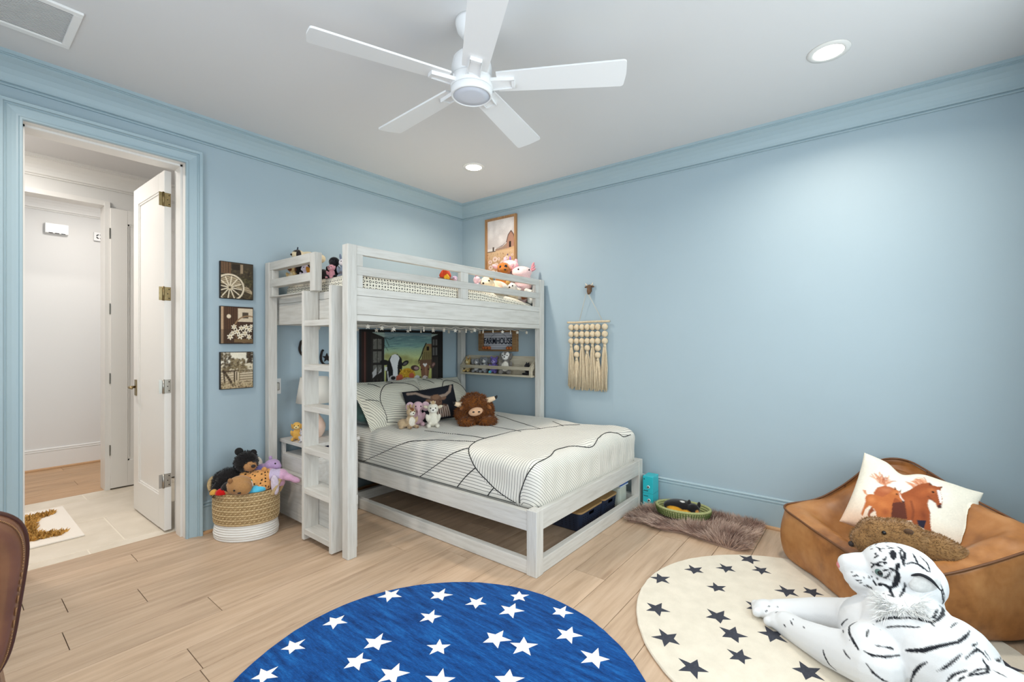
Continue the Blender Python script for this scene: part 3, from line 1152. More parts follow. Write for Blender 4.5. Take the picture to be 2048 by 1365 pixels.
def sham(c, rx, rz, ry, label, arc, seed):
    V, Fq, UV, k = pillow_grid(.70, .50, .17, 64, flange=.035, seed=seed)
    me = np_mesh('pillow_sham', V, Fq, m_sham)
    A = np.array(arc)

    def reg(cn):
        zl = np.interp(cn[:, 0], A[:, 0], A[:, 2])
        return np.where(cn[:, 2] < zl, 1, 0)

    def ph(rg, P):
        return np.where(rg == 1, P[:, 2] + .10 * P[:, 0] + 5, P[:, 0] * .95 + P[:, 2] * .45 + 5).astype(np.float32)
    cen = V[Fq].mean(1)
    rg = reg(cen)
    PHA = np.stack([ph(rg, V[Fq[:, q]]) for q in range(4)], 1)
    a = me.attributes.new('ph', 'FLOAT', 'CORNER')
    a.data.foreach_set('value', PHA.ravel())
    o = tag(link('pillow_sham', me), label, 'pillow', 'striped pillow shams at the head of the low bed')
    bv = BVHTree.FromPolygons([Vector(p) for p in V], [tuple(q) for q in Fq])
    e = MB()
    stitch(e, bv, arc, .0034, .011)
    for ln in ([(-.20, -.06, .22), (-.13, -.06, arc[2][2] + .01)], [(-.02, -.06, .22), (.02, -.06, arc[4][2])], [(-.30, -.05, .03), (arc[1][0] - .01, -.06, arc[1][2])]):
        stitch(e, bv, ln, .003, .011)
    e.build('embroidery', m_thread, o)['kind'] = 'stuff'
    return place(o, c, rx, rz, ry)


arcA = [(-.20, -.06, -.24), (-.19, -.07, -.02), (-.12, -.08, .10), (-.02, -.08, .16), (.10, -.08, .155), (.22, -.07, .09), (.30, -.05, -.02), (.33, -.03, -.15)]
arcB = [(-.10, -.06, -.24), (-.09, -.07, .0), (-.03, -.08, .10), (.06, -.08, .155), (.16, -.08, .16), (.26, -.07, .10), (.31, -.05, .0), (.33, -.03, -.15)]
sham((-1.135, -.335, .768), math.radians(-45), math.radians(-2), math.radians(0), 'black-striped white sham leaning behind the pony and goat toys', arcA, 1)
sham((-.50, -.265, .750), math.radians(-44), math.radians(3), math.radians(3), 'black-striped white sham leaning behind the shaggy brown cow toy', arcB, 9)
V, Fq, UV, k = pillow_grid(.52, .40, .15, 30, seed=4)
me = np_mesh('green_pillow', V, Fq, plain('green_velvet', (52, 84, 78), .9, c2=(34, 60, 58), scale=14, sheen=.3))
place(tag(link('green_pillow', me), 'dark green velvet pillow squashed beneath the striped sham', 'pillow'), (-1.26, -.20, .690), math.radians(-82), 0)
# ------------------------------------------------------------------ prints, painted procedurally into a colour grid


class Art:
    """a small picture computed from shapes; x right, y down, both 0..1 of the width / height"""

    def __init__(self, w, h, c):
        self.w, self.h = w, h
        self.a = np.tile(L3(c), (h, w, 1)).astype(np.float32)
        self.X, self.Y = np.meshgrid((np.arange(w) + .5) / w, (np.arange(h) + .5) / h)
        self.asp = h / w
        self.rng = np.random.default_rng(11)

    def mix(self, m, c):
        m = np.clip(m, 0, 1)[..., None]
        self.a = self.a * (1 - m) + (L3(c) if not isinstance(c, np.ndarray) else c) * m
        return self

    def grad(self, y0, y1, c0, c1, box=None):
        t = np.clip((self.Y - y0) / (y1 - y0), 0, 1)[..., None]
        col = L3(c0) * (1 - t) + L3(c1) * t
        m = ((self.Y >= y0) & (self.Y <= y1)).astype(np.float32)
        if box:
            m = m * ((self.X >= box[0]) & (self.X <= box[1]))
        return self.mix(m, col)

    def rect(self, x0, y0, x1, y1, c, al=1.0):
        return self.mix(al * ((self.X >= x0) & (self.X <= x1) & (self.Y >= y0) & (self.Y <= y1)), c)

    def el(self, cx, cy, rx, ry, c, rot=0.0, al=1.0, soft=.12):
        dx, dy = self.X - cx, (self.Y - cy) * self.asp
        a = math.radians(rot)
        u = (dx * math.cos(a) + dy * math.sin(a)) / rx
        v = (-dx * math.sin(a) + dy * math.cos(a)) / (ry * self.asp)
        return self.mix(al * (1 - (np.sqrt(u * u + v * v) - 1 + soft) / soft), c)

    def poly(self, pts, c, al=1.0):
        ins = np.zeros(self.X.shape, bool)
        for i in range(len(pts)):
            (xa, ya), (xb, yb) = pts[i], pts[i - 1]
            if ya == yb:
                continue
            ins ^= ((ya > self.Y) != (yb > self.Y)) & (self.X < (xb - xa) * (self.Y - ya) / (yb - ya) + xa)
        return self.mix(al * ins, c)

    def line(self, pts, wd, c, al=1.0):
        m = np.zeros(self.X.shape, np.float32)
        for (xa, ya), (xb, yb) in zip(pts[:-1], pts[1:]):
            ya2, yb2 = ya * self.asp, yb * self.asp
            px, py = self.X - xa, self.Y * self.asp - ya2
            dx, dy = xb - xa, yb2 - ya2
            t = np.clip((px * dx + py * dy) / (dx * dx + dy * dy + 1e-9), 0, 1)
            d = np.hypot(px - t * dx, py - t * dy)
            m = np.maximum(m, 1.0 - np.clip((d - wd / 2) / (.6 / self.w), 0, 1))
        return self.mix(m * al, c)

    def ring(self, cx, cy, r, wd, c, al=1.0):
        d = np.hypot(self.X - cx, (self.Y - cy) * self.asp)
        return self.mix(al * (1 - np.clip((np.abs(d - r) - wd / 2) / (.7 / self.w), 0, 1)), c)

    def speck(self, n, box, r, cols, al=.8, ry=None):
        for i in range(n):
            x, y = self.rng.uniform(box[0], box[2]), self.rng.uniform(box[1], box[3])
            s = r * self.rng.uniform(.5, 1.4)
            c = cols[self.rng.integers(len(cols))]
            self.el(x, y, s, (ry or r) * self.rng.uniform(.5, 1.4) / self.asp, c, self.rng.uniform(0, 180), al, .5)
        return self

    def grain(self, amt):
        n = self.rng.normal(0, amt, self.X.shape)[..., None]
        self.a = np.clip(self.a * (1 + n), 0, 1)
        return self

    def at(self, uv):
        x = np.clip(uv[:, 0] * self.w - .5, 0, self.w - 1.001)
        y = np.clip(uv[:, 1] * self.h - .5, 0, self.h - 1.001)
        i, j = x.astype(int), y.astype(int)
        fx, fy = (x - i)[:, None], (y - j)[:, None]
        i2, j2 = np.minimum(i + 1, self.w - 1), np.minimum(j + 1, self.h - 1)
        a = self.a
        return (a[j, i] * (1 - fx) + a[j, i2] * fx) * (1 - fy) + (a[j2, i] * (1 - fx) + a[j2, i2] * fx) * fy


m_print = painted('print_ink', .7)


def print_sheet(art, w, h, parent, name='print', off=.0):
    """flat printed sheet in the local x-z plane facing -y"""
    nu, nv = art.w, art.h
    U, Wv = np.meshgrid(np.linspace(0, 1, nu), np.linspace(0, 1, nv))
    V = np.stack([(U - .5) * w, U * 0 + off, (.5 - Wv) * h], -1).reshape(-1, 3)
    me = np_mesh(name, V, grid_faces(nu, nv)[:, ::-1], m_print, False)
    set_col(me, art.at(np.stack([U.ravel(), Wv.ravel()], 1)))
    return link(name, me, parent)


def wheel_art():
    A = Art(92, 110, (66, 56, 42))
    A.speck(200, (0, .1, 1, 1), .05, [(80, 70, 48), (50, 42, 30), (96, 84, 58)], .5)
    A.rect(0, 0, .3, .32, (104, 78, 56)).rect(.34, .04, .62, .2, (44, 36, 28)).rect(.6, .03, .68, .28, (150, 130, 104))
    for x in (.06, .14, .22):
        A.rect(x, 0, x + .015, .3, (60, 44, 30))
    A.poly([(.0, .36), (.55, .42), (.98, .78), (.98, .86), (.4, .66), (0, .6)], (176, 158, 128))
    for i in range(6):
        A.line([(0, .40 + i * .05), (.9, .55 + i * .06)], .012, (84, 68, 50))
    A.speck(60, (.6, .4, 1, .65), .05, [(92, 84, 56), (60, 54, 36)], .6)
    A.rect(0, .86, 1, 1, (74, 62, 44)).speck(60, (0, .84, 1, 1), .03, [(110, 96, 66), (50, 42, 30)], .6)
    cx, cy, R = .27, .70, .43
    for i in range(12):
        a = i * PI / 6 + .15
        A.line([(cx, cy), (cx + R * math.cos(a), cy + R * math.sin(a) / A.asp)], .028, (222, 208, 182))
    A.ring(cx, cy, R, .05, (216, 202, 176)).ring(cx, cy, R - .035, .012, (70, 56, 40))
    A.el(cx, cy, .075, .075 / A.asp, (190, 172, 140)).el(cx, cy, .035, .035 / A.asp, (40, 32, 24))
    return A.grain(.12)


def basket_art():
    A = Art(92, 110, (70, 48, 34))
    for x in np.linspace(0, .55, 9):
        A.rect(x, 0, x + .03, 1, (92, 64, 44))
    A.rect(.0, 0, .07, 1, (190, 160, 128)).rect(.07, 0, .1, 1, (120, 90, 66))
    A.rect(.52, .03, 1, .4, (214, 196, 170)).rect(.66, .14, .86, .30, (84, 70, 56)).el(.24, .26, .07, .06, (226, 208, 180))
    A.ring(.86, .62, .46, .035, (150, 118, 86))
    A.rect(0, .62, 1, 1, (58, 42, 30), .5).rect(.4, .88, 1, .97, (120, 96, 66))
    for (x, y, s) in ((.4, .55, .09), (.5, .68, .1), (.63, .58, .09), (.78, .55, .1), (.9, .62, .09), (.6, .8, .11), (.28, .82, .1), (.36, .72, .08), (.75, .72, .1), (.88, .82, .09), (.95, .52, .07)):
        for i in range(6):
            a = i * PI / 3 + x * 9
            A.el(x + math.cos(a) * s * .55, y + math.sin(a) * s * .5, s * .5, s * .2, (240, 228, 204), math.degrees(a))
        A.el(x, y, s * .25, s * .22, (176, 146, 96))
    return A.grain(.08)


def fence_art():
    A = Art(92, 110, (236, 228, 208))
    A.grad(.3, 1, (226, 214, 188), (176, 152, 118))
    A.speck(150, (.3, .18, .75, .45), .05, [(120, 104, 76), (90, 76, 54), (160, 144, 110)], .6)
    A.speck(90, (0, 0, .3, .55), .05, [(70, 58, 42), (100, 86, 62)], .6).speck(70, (.82, 0, 1, .3), .05, [(80, 66, 48), (60, 48, 36)], .7)
    A.speck(80, (.0, .4, 1, .56), .05, [(110, 94, 66), (140, 122, 88)], .5)
    A.rect(.02, .5, .98, .515, (84, 68, 50)).rect(.0, .52, .45, .54, (84, 68, 50))
    A.line([(.12, .56), (.4, .95)], .07, (64, 50, 36)).line([(.08, .5), (.12, .9)], .04, (60, 46, 34))
    A.rect(.39, .5, .44, .86, (70, 56, 40)).rect(.55, .34, .59, .88, (150, 134, 104)).rect(.47, .55, .5, .78, (80, 64, 46))
    for y in (.56, .63, .70, .77, .84):
        A.line([(.58, y), (1, y - .01)], .016, (100, 84, 62)).line([(.0, y + .05), (.4, y)], .012, (124, 106, 80))
    A.speck(120, (0, .82, 1, 1), .035, [(130, 110, 78), (90, 74, 52), (196, 178, 140)], .6)
    return A.grain(.1)


for nm, art, z0, z1, lab in (('wheel_picture', wheel_art(), 1.574, 1.829, 'sepia picture of a wagon wheel, topmost of the three by the doorway'),
                             ('flower_picture', basket_art(), 1.262, 1.522, 'sepia picture of flowers in a hooped basket, between two other pictures'),
                             ('fence_picture', fence_art(), .950, 1.207, 'sepia picture of a tree and farm fence, lowest of the three by the doorway')):
    t = thing(nm, lab, 'picture', (-2.2445, 0, (z0 + z1) / 2), 0, 'three sepia canvases by the doorway')
    h2 = (z1 - z0) / 2
    MB().box(-.1055, .1055, -.022, -.0005, -h2, h2, .002).build('canvas_block', plain('canvas_edge', (26, 22, 18), .7), t)
    print_sheet(art, .202, 2 * h2 - .009, t, off=-.0226)


def cow_art():
    A = Art(236, 158, (34, 28, 24))
    A.rect(0, 0, .055, 1, (44, 26, 20)).rect(.03, 0, .042, 1, (96, 60, 52)).rect(.06, 0, .10, 1, (30, 26, 24))
    # view outside
    A.poly([(.11, .045), (.93, .06), (.84, .11), (.84, 1), (.24, 1), (.25, .13)], (160, 182, 168))
    A.grad(.04, .30, (84, 112, 124), (130, 168, 160), (.25, .84)).grad(.30, .55, (142, 178, 158), (206, 212, 136), (.25, .84)).grad(.55, .95, (206, 210, 132), (170, 168, 92), (.25, .84))
    for i in range(26):
        y = .07 + .26 * A.rng.random()
        A.el(.25 + .55 * A.rng.random(), y, .10 * A.rng.uniform(.4, 1.2), .010, (70, 98, 116) if i % 2 else (160, 196, 186), A.rng.uniform(-8, 4), .6, .8)
    A.poly([(.11, .045), (.93, .06), (.84, .11), (.60, .085), (.25, .13)], (150, 160, 156), .4)
    for (x, y, r) in ((.28, .46, .06), (.36, .46, .07), (.44, .50, .06), (.50, .50, .06), (.56, .56, .07), (.64, .58, .06), (.30, .58, .08)):
        A.el(x, y, r, r * 1.3, (158, 158, 100), 0, .75, .5)
    A.line([(.25, .13), (.31, .16), (.36, .13)], .004, (40, 46, 48)).line([(.26, .14), (.30, .28)], .004, (40, 46, 48)).line([(.25, .26), (.29, .36)], .003, (60, 70, 70))
    # barn
    A.poly([(.70, .52), (.735, .34), (.765, .24), (.85, .25), (.85, .60), (.66, .60)], (136, 122, 76)).poly([(.765, .24), (.85, .24), (.85, .34)], (140, 104, 76))
    A.line([(.665, .56), (.70, .46), (.73, .33), (.765, .23)], .012, (30, 26, 20)).rect(.77, .29, .805, .37, (38, 24, 20))
    for x in (.72, .745, .77, .795, .82):
        A.line([(x, .40), (x - .005, .53)], .005, (74, 62, 40))
    A.rect(.68, .54, .84, .66, (108, 82, 62)).rect(.66, .53, .67, .62, (80, 66, 46))
    # shutters
    A.poly([(.10, .08), (.245, .13), (.245, .90), (.10, .96)], (40, 36, 32))
    for (x0, x1) in ((.125, .165), (.175, .215)):
        for (y0, y1) in ((.16, .33), (.37, .56), (.60, .72)):
            A.rect(x0, y0, x1, y1, (104, 102, 94))
            A.speck(6, (x0, y0, x1, y1), .008, [(70, 68, 62), (140, 138, 128)], .6)
    A.poly([(.115, .72), (.16, .64), (.16, .76), (.12, .82)], (180, 178, 176)).poly([(.17, .76), (.215, .66), (.215, .72)], (170, 168, 166))
    A.poly([(.838, .12), (.93, .07), (.93, 1), (.838, 1)], (38, 32, 30))
    for (x0, x1) in ((.855, .88), (.895, .92)):
        for (y0, y1) in ((.16, .27), (.31, .46)):
            A.rect(x0, y0, x1, y1, (96, 94, 90))
    for x in (.85, .875, .90, .92):
        A.line([(x, .5), (x, .98)], .005, (92, 84, 78), .6)
    A.rect(0, 0, 1, .035, (22, 20, 18)).rect(.93, 0, 1, 1, (26, 22, 20))
    for x in (.13, .17, .21):
        A.line([(x, .84), (x, .98)], .006, (84, 78, 70), .6)
    # holstein cow
    A.el(.25, .56, .055, .05, (28, 26, 26), 10).el(.495, .59, .05, .045, (30, 28, 28), -30).el(.495, .595, .028, .022, (96, 90, 90), -30)
    A.poly([(.285, .55), (.32, .455), (.40, .42), (.45, .50), (.46, .62), (.445, .82), (.40, .98), (.27, .98), (.265, .72)], (24, 23, 24))
    A.poly([(.312, .52), (.335, .44), (.37, .42), (.41, .45), (.425, .50), (.41, .56), (.40, .66), (.405, .80), (.35, .84), (.345, .68), (.325, .58)], (230, 230, 230))
    A.el(.345, .88, .055, .09, (196, 190, 188)).el(.35, .84, .03, .035, (40, 34, 34)).el(.365, .93, .05, .05, (96, 90, 92)).rect(.255, .64, .28, .70, (210, 210, 210))
    A.line([(.285, .72), (.30, .98)], .008, (220, 220, 218))
    # hay, sheep, piglet
    A.el(.52, .82, .11, .15, (196, 150, 40)).speck(70, (.43, .70, .60, .92), .012, [(220, 178, 60), (150, 104, 24)], .7).rect(.42, .92, .62, 1, (190, 140, 40))
    A.el(.425, .85, .042, .075, (188, 96, 70), 30).el(.575, .82, .036, .055, (186, 92, 66), -20).el(.505, .93, .075, .085, (236, 208, 196)).el(.465, .90, .01, .014, (40, 30, 30)).el(.545, .90, .01, .014, (40, 30, 30)).el(.505, .99, .05, .035, (232, 184, 172))
    A.el(.645, .89, .045, .075, (206, 206, 206)).el(.645, .92, .026, .045, (170, 184, 204)).el(.642, .95, .012, .012, (40, 50, 70)).el(.604, .88, .015, .013, (60, 60, 64)).el(.688, .86, .015, .013, (60, 60, 64)).rect(.67, .90, .70, 1, (150, 80, 60))
    # brown cow
    A.el(.62, .685, .06, .055, (74, 52, 46), 10).el(.635, .69, .032, .03, (170, 140, 136), 10).el(.855, .65, .05, .045, (92, 66, 58), -50).el(.865, .64, .025, .022, (150, 116, 108), -50)
    A.poly([(.69, .66), (.72, .60), (.78, .60), (.815, .68), (.80, .82), (.785, .95), (.715, .95), (.70, .82)], (128, 88, 66))
    A.poly([(.72, .62), (.735, .60), (.75, .625), (.765, .60), (.78, .63), (.75, .68)], (236, 232, 226)).el(.75, .90, .042, .07, (216, 204, 198)).el(.73, .90, .01, .018, (36, 28, 28)).el(.775, .89, .01, .018, (36, 28, 28)).el(.75, .96, .04, .03, (50, 40, 38)).el(.80, .72, .012, .014, (24, 18, 16)).el(.70, .72, .010, .014, (24, 18, 16))
    A.line([(.76, .68), (.765, .84)], .02, (168, 126, 98), .6)
    return A.grain(.06)


t = thing('farm_canvas', 'large canvas of cows and piglet looking through barn shutters above the pillows', 'picture', (-.794, 0, 1.1235))
MB().box(-.476, .476, -.035, -.0005, -.2635, .2635, .002).build('canvas_block', MATS['canvas_edge'], t)
print_sheet(cow_art(), .950, .525, t, off=-.0358)


def barn_art():
    A = Art(120, 184, (226, 218, 212))
    A.grad(0, .5, (232, 224, 220), (206, 196, 192))
    A.speck(30, (0, 0, 1, .45), .14, [(238, 230, 226), (214, 204, 200)], .35)
    A.poly([(.0, .56), (.5, .54), (1, .50), (1, 1), (0, 1)], (206, 168, 128)).grad(.56, 1, (214, 180, 142), (176, 128, 88))
    A.poly([(.29, .52), (.55, .495), (.70, .44), (.72, .41), (.72, .53), (.29, .555)], (170, 138, 118)).poly([(.29, .515), (.55, .485), (.72, .40), (.55, .47)], (110, 88, 78))
    A.poly([(.72, .54), (.72, .38), (.77, .30), (.86, .24), (.94, .31), (.985, .40), (.985, .51)], (176, 132, 112)).line([(.70, .42), (.76, .30), (.86, .235), (.95, .31), (1, .41)], .022, (92, 68, 62))
    A.rect(.79, .42, .86, .52, (40, 28, 26))
    for x in (.33, .38, .43, .48, .53, .58, .63, .68):
        A.rect(x, .50, x + .015, .545, (120, 92, 80))
    A.rect(.19, .48, .25, .56, (84, 70, 62)).rect(.0, .55, .3, .565, (110, 92, 80))
    A.speck(220, (0, .58, 1, 1), .018, [(224, 184, 146), (160, 112, 74), (190, 150, 110), (140, 92, 62)], .6)
    for (x, y, s) in ((.1, .74, .07), (.28, .70, .09), (.12, .84, .08), (.32, .82, .1), (.55, .78, .08), (.70, .70, .07), (.55, .92, .09), (.2, .94, .1), (.42, .70, .05), (.84, .78, .05), (.40, .93, .07), (.78, .9, .06), (.9, .66, .04), (.06, .95, .06)):
        A.el(x, y, s, s * .55, (240, 216, 204)).ring(x, y, s * .55, .012, (208, 172, 156), .6).el(x, y, s * .34, s * .2, (188, 140, 110))
    A.el(.82, .82, .1, .02, (150, 110, 190), 0, .7).el(.74, .65, .03, .015, (110, 90, 130))
    return A.grain(.05)


t = thing('barn_poster', 'framed print of a barn above a field of pale flowers', 'picture', (0, -.555, 2.235), -PI / 2)
# local x runs along the wall (-y in the room); the print faces the room
POSTER_W, POSTER_H = .405, .610
m_oakframe = wood('frame_oak', (140, 100, 62), (172, 128, 84), (188, 146, 100), 2, rough=.5, scale=8)
for nm, (a, b, c, d) in (('frame_member', (-POSTER_W / 2, -POSTER_W / 2 + .022, -POSTER_H / 2, POSTER_H / 2)), ('frame_member', (POSTER_W / 2 - .022, POSTER_W / 2, -POSTER_H / 2, POSTER_H / 2)), ('frame_member', (-POSTER_W / 2 + .022, POSTER_W / 2 - .022, -POSTER_H / 2, -POSTER_H / 2 + .022)), ('frame_member', (-POSTER_W / 2 + .022, POSTER_W / 2 - .022, POSTER_H / 2 - .022, POSTER_H / 2))):
    MB().box(a, b, -.028, -.0005, c, d, .002).build(nm, m_oakframe, t)
MB().box(-POSTER_W / 2 + .02, POSTER_W / 2 - .02, -.008, -.0005, -POSTER_H / 2 + .02, POSTER_H / 2 - .02).build('backing', m_whitetrim, t)
print_sheet(barn_art(), POSTER_W - .044, POSTER_H - .044, t, off=-.010)

# FARMHOUSE sign in a deep wooden box frame
t = thing('farmhouse_sign', 'wooden box sign lettered FARMHOUSE with little pumpkins, above the shelf', 'sign', (0, -.523, 1.288), -PI / 2)
m_signwood = wood('sign_wood', (112, 84, 54), (142, 108, 70), (160, 126, 86), 0, rough=.65, scale=8)
SW, SH, SD = .50, .208, .040
for (a, b, c, d) in ((-SW / 2, -SW / 2 + .052, -SH / 2, SH / 2), (SW / 2 - .052, SW / 2, -SH / 2, SH / 2), (-SW / 2 + .052, SW / 2 - .052, -SH / 2, -SH / 2 + .018), (-SW / 2 + .052, SW / 2 - .052, SH / 2 - .018, SH / 2)):
    MB().box(a, b, -SD, -.0005, c, d, .002).build('frame_member', m_signwood, t)
A = Art(150, 66, (206, 206, 212))
for i in range(40):
    x = i / 39
    for j in range(7):
        y = j / 7
        A.line([(x - .0125, y + .07), (x, y), (x + .0125, y + .07)], .004, (120, 124, 140), .75)
A.ring(.5, .85, .36, .008, (90, 92, 104), .8)
MB().box(-SW / 2 + .05, SW / 2 - .05, -.008, -.0005, -SH / 2 + .016, SH / 2 - .016).build('backing', m_whitetrim, t)
print_sheet(A, SW - .102, SH - .034, t, 'patterned_panel', -.0095)
fc = bpy.data.curves.new('lettering', 'FONT')
fc.body = 'FARMHOUSE'
fc.size = .088
fc.extrude = .0015
fc.align_x = 'CENTER'
fc.space_character = 1.02
fc.offset = .0007
fc.materials.append(plain('sign_ink', (24, 30, 48), .7))
fo = link('lettering', fc, t)
dg_ = bpy.context.evaluated_depsgraph_get()
fm = bpy.data.meshes.new_from_object(fo.evaluated_get(dg_), depsgraph=dg_)
bpy.data.objects.remove(fo)
lo = link('lettering', fm, t, (-.007, -.012, -.030), (PI / 2, 0, 0))
lo.scale = (.745, 1.0, 1)
m_pump = plain('pumpkin', (196, 110, 52), .6, c2=(170, 88, 40), scale=30)
for i, x in enumerate((-.185, -.150, -.112, .135, .172)):
    p = MB()
    for k2 in range(8):
        a = k2 * PI / 4
        p.ell((x + math.cos(a) * .009, -.026 + math.sin(a) * .009, -SH / 2 + .0335), (.0115, .0115, .0155), n=8, m=6)
    po = p.build('pumpkin', m_pump, t)
    MB().tube([(x, -.026, -SH / 2 + .044), (x + .003, -.027, -SH / 2 + .056)], .003, 6).build('stem', plain('stem_brown', (90, 70, 40), .8), po)

# shelf under the sign
m_shelf = wood('shelf_pale', (178, 166, 142), (198, 188, 166), (210, 202, 184), 1, rough=.6, scale=7)
t = thing('wall_shelf', 'pale wooden wall shelf with a low front rail, under the sign', 'shelf', (0, -.535, .955))
MB().box(-.135, -.001, -.485, .435, -.009, .009, .002).build('shelf_board', m_shelf, t)
MB().box(-.012, -.001, -.485, .435, .009, .185, .001).build('back_panel', m_shelf, t)
MB().box(-.135, -.121, -.462, .412, .055, .088, .002).build('front_rail', m_shelf, t)
for y in (-.485, .412):
    b2 = MB().prism([(-.135, .009), (-.109, .009), (-.109, .048), (-.085, .072), (-.020, .105), (-.012, .105), (-.012, .183), (-.030, .178), (-.118, .096), (-.135, .088)], 0, .023)
    b2.v = [(a, y + c, b) for a, b, c in b2.v]
    b2.build('end_bracket', m_shelf, t, fix=True)

# macrame wall hanging and its cow head hook
m_hook = plain('hook_wood', (110, 80, 52), .6, c2=(84, 58, 38), scale=30)
t = thing('cow_head_hook', 'small brown cow head wall hook with pale horns holding the macrame', 'hook', (0, -1.562, 1.735), -PI / 2)
hb = MB().ell((0, -.018, .02), (.026, .018, .022)).ell((0, -.024, -.012), (.020, .018, .034)).ell((0, -.032, -.034), (.012, .012, .014))
bm_ = remeshed(hb, .004, 4, 'head')
bm_.materials.append(m_hook)
link('head', bm_, t)
MB().box(-.016, .016, -.012, -.0005, -.02, .03, .002).build('back_plate', m_hook, t)
m_bone = plain('bone', (226, 210, 184), .5)
for s in (-1, 1):
    MB().tube([(s * .016, -.018, .034), (s * .030, -.02, .042), (s * .036, -.022, .056)], [.006, .005, .002], 8).build('horn', m_bone, t)
    MB().ell((s * .034, -.016, .024), (.014, .005, .008), (0, s * .3, 0)).build('ear', m_hook, t)

m_cotton = plain('cotton_cord', (226, 208, 178), .95, c2=(212, 192, 160), scale=60, bump=.5, bscale=260)
t = thing('macrame_hanging', 'cream macrame wall hanging of round beads and long cotton tassels', 'wall hanging', (0, -1.548, 1.45), -PI / 2)
rod = [(-.205, -.022, .002), (-.1, -.021, .0), (.05, -.023, .003), (.21, -.022, .002)]
MB().tube(catmull(rod, 6), .009, 10).build('rod', plain('driftwood', (220, 202, 172), .8, c2=(200, 178, 146), scale=40), t)
MB().tube([(-.082, -.022, .012), (-.01, -.035, .244), (.012, -.035, .244), (.140, -.022, .012)], .0016, 6).build('hanging_cord', m_cotton, t)
cols = [(-.163, 3), (-.107, 5), (-.054, 3), (-.001, 4), (.050, 3), (.100, 5), (.166, 3)]
bead = MB().lathe([(0, .0285)] + [(.0262 * math.sin(a), .0285 * math.cos(a) * .96) for a in np.linspace(.2, PI - .2, 10)] + [(0, -.0285)], n=16).mesh('bead', m_cotton)
trng = random.Random(4)
for ci, (x, n) in enumerate(cols):
    for j in range(n):
        link('bead', bead, t, (x, -.026, -.044 - j * .0605))
    z = -.044 - n * .0605 + .028
    tm = MB()
    for q in range(26):
        a = trng.uniform(0, 2 * PI)
        r0 = .010 * math.sqrt(trng.random())
        r1 = .031 * math.sqrt(trng.random())
        x0, y0 = x + r0 * math.cos(a), -.026 + r0 * math.sin(a) * .6
        x1, y1 = x + r1 * math.cos(a), min(-.005, -.024 + r1 * math.sin(a) * .5)
        zb = -.585 + trng.uniform(-.015, .02)
        tm.tube([(x0, y0, z), (x0 * .4 + x1 * .6, y0 * .4 + y1 * .6, z - .07), (x1 + trng.uniform(-.004, .004), y1, (z + zb) / 2), (x1 + trng.uniform(-.010, .010), y1, zb)], .0034, 5)
    tm.tube([(x, -.026, z + .006), (x, -.026, z - .02)], .012, 10)
    tm.build('tassel', m_cotton, t)['kind'] = 'stuff'

# outlet plate with a night light
t = thing('outlet_plate', 'white wall outlet with a small silver night light beside the bunk post', 'outlet', (-1.972, 0, .945))
MB().box(-.035, .035, -.006, -.0005, -.058, .058, .003).build('plate', m_whiteplastic, t)
MB().box(-.016, .016, -.030, -.006, -.030, .030, .006).build('night_light', m_steel, t)

# horseshoes with stars
m_iron = plain('cast_iron', (40, 32, 28), .55, metal=.5)


def horseshoe(x, z, lab):
    t = thing('horseshoe', lab, 'horseshoe', (x, 0, z), 0, 'iron horseshoes on the wall under the loft')
    pts = [(math.sin(a) * .052, -.010, -math.cos(a) * .062 + (0.012 if abs(a) > 2 else 0)) for a in np.linspace(-2.5, 2.5, 19)]
    MB().tube(pts, .009, 8).build('shoe', m_iron, t)
    st = [(math.sin(i * PI / 5) * (.038 if i % 2 == 0 else .016), math.cos(i * PI / 5) * (.038 if i % 2 == 0 else .016)) for i in range(10)]
    s = MB().prism(st, 0, .008)
    s.v = [(a, -.006 - c, b - .002) for a, b, c in s.v]
    s.build('star', m_iron, t, fix=True)
    return t


horseshoe(-1.572, 1.150, 'cast iron horseshoe with a star, on the wall above the lamp shade')
horseshoe(-1.745, 1.225, 'cast iron horseshoe with a star, half behind the ladder stile')

# star string lights under the loft
m_star = plain('star_frost', (206, 198, 184), .4, c2=(194, 186, 170), scale=30)
t = thing('star_string_lights', 'string of small frosted star lights hung under the loft bunk', 'string lights', (-1.05, -.8, 1.40))
st = [(math.sin(i * PI / 5) * (.018 if i % 2 == 0 else .008), math.cos(i * PI / 5) * (.018 if i % 2 == 0 else .008)) for i in range(10)]
sm_ = MB().prism(st, -.004, .004)
sm_.v = [(a, c, b) for a, b, c in sm_.v]
stm = sm_.mesh('star', m_star)
srng = random.Random(8)
for (yy, n, x0, x1, zz) in ((-.20, 17, -.93, .86, -.012), (.30, 12, -.85, .80, -.008)):
    pts = []
    for i in range(n):
        x = x0 + (x1 - x0) * i / (n - 1)
        pts.append((x, yy, zz + srng.uniform(-.004, .004)))
        so = link('star', stm, t, (x, yy + srng.uniform(-.03, .03), zz - .021 + srng.uniform(-.006, .004)), (0, 0, srng.uniform(-.9, .9)))
        if i < n - 1:
            pts.append((x + (x1 - x0) / (n - 1) / 2, yy, zz - .010))
    MB().tube(pts, .0022, 5).build('wire', m_star, t)

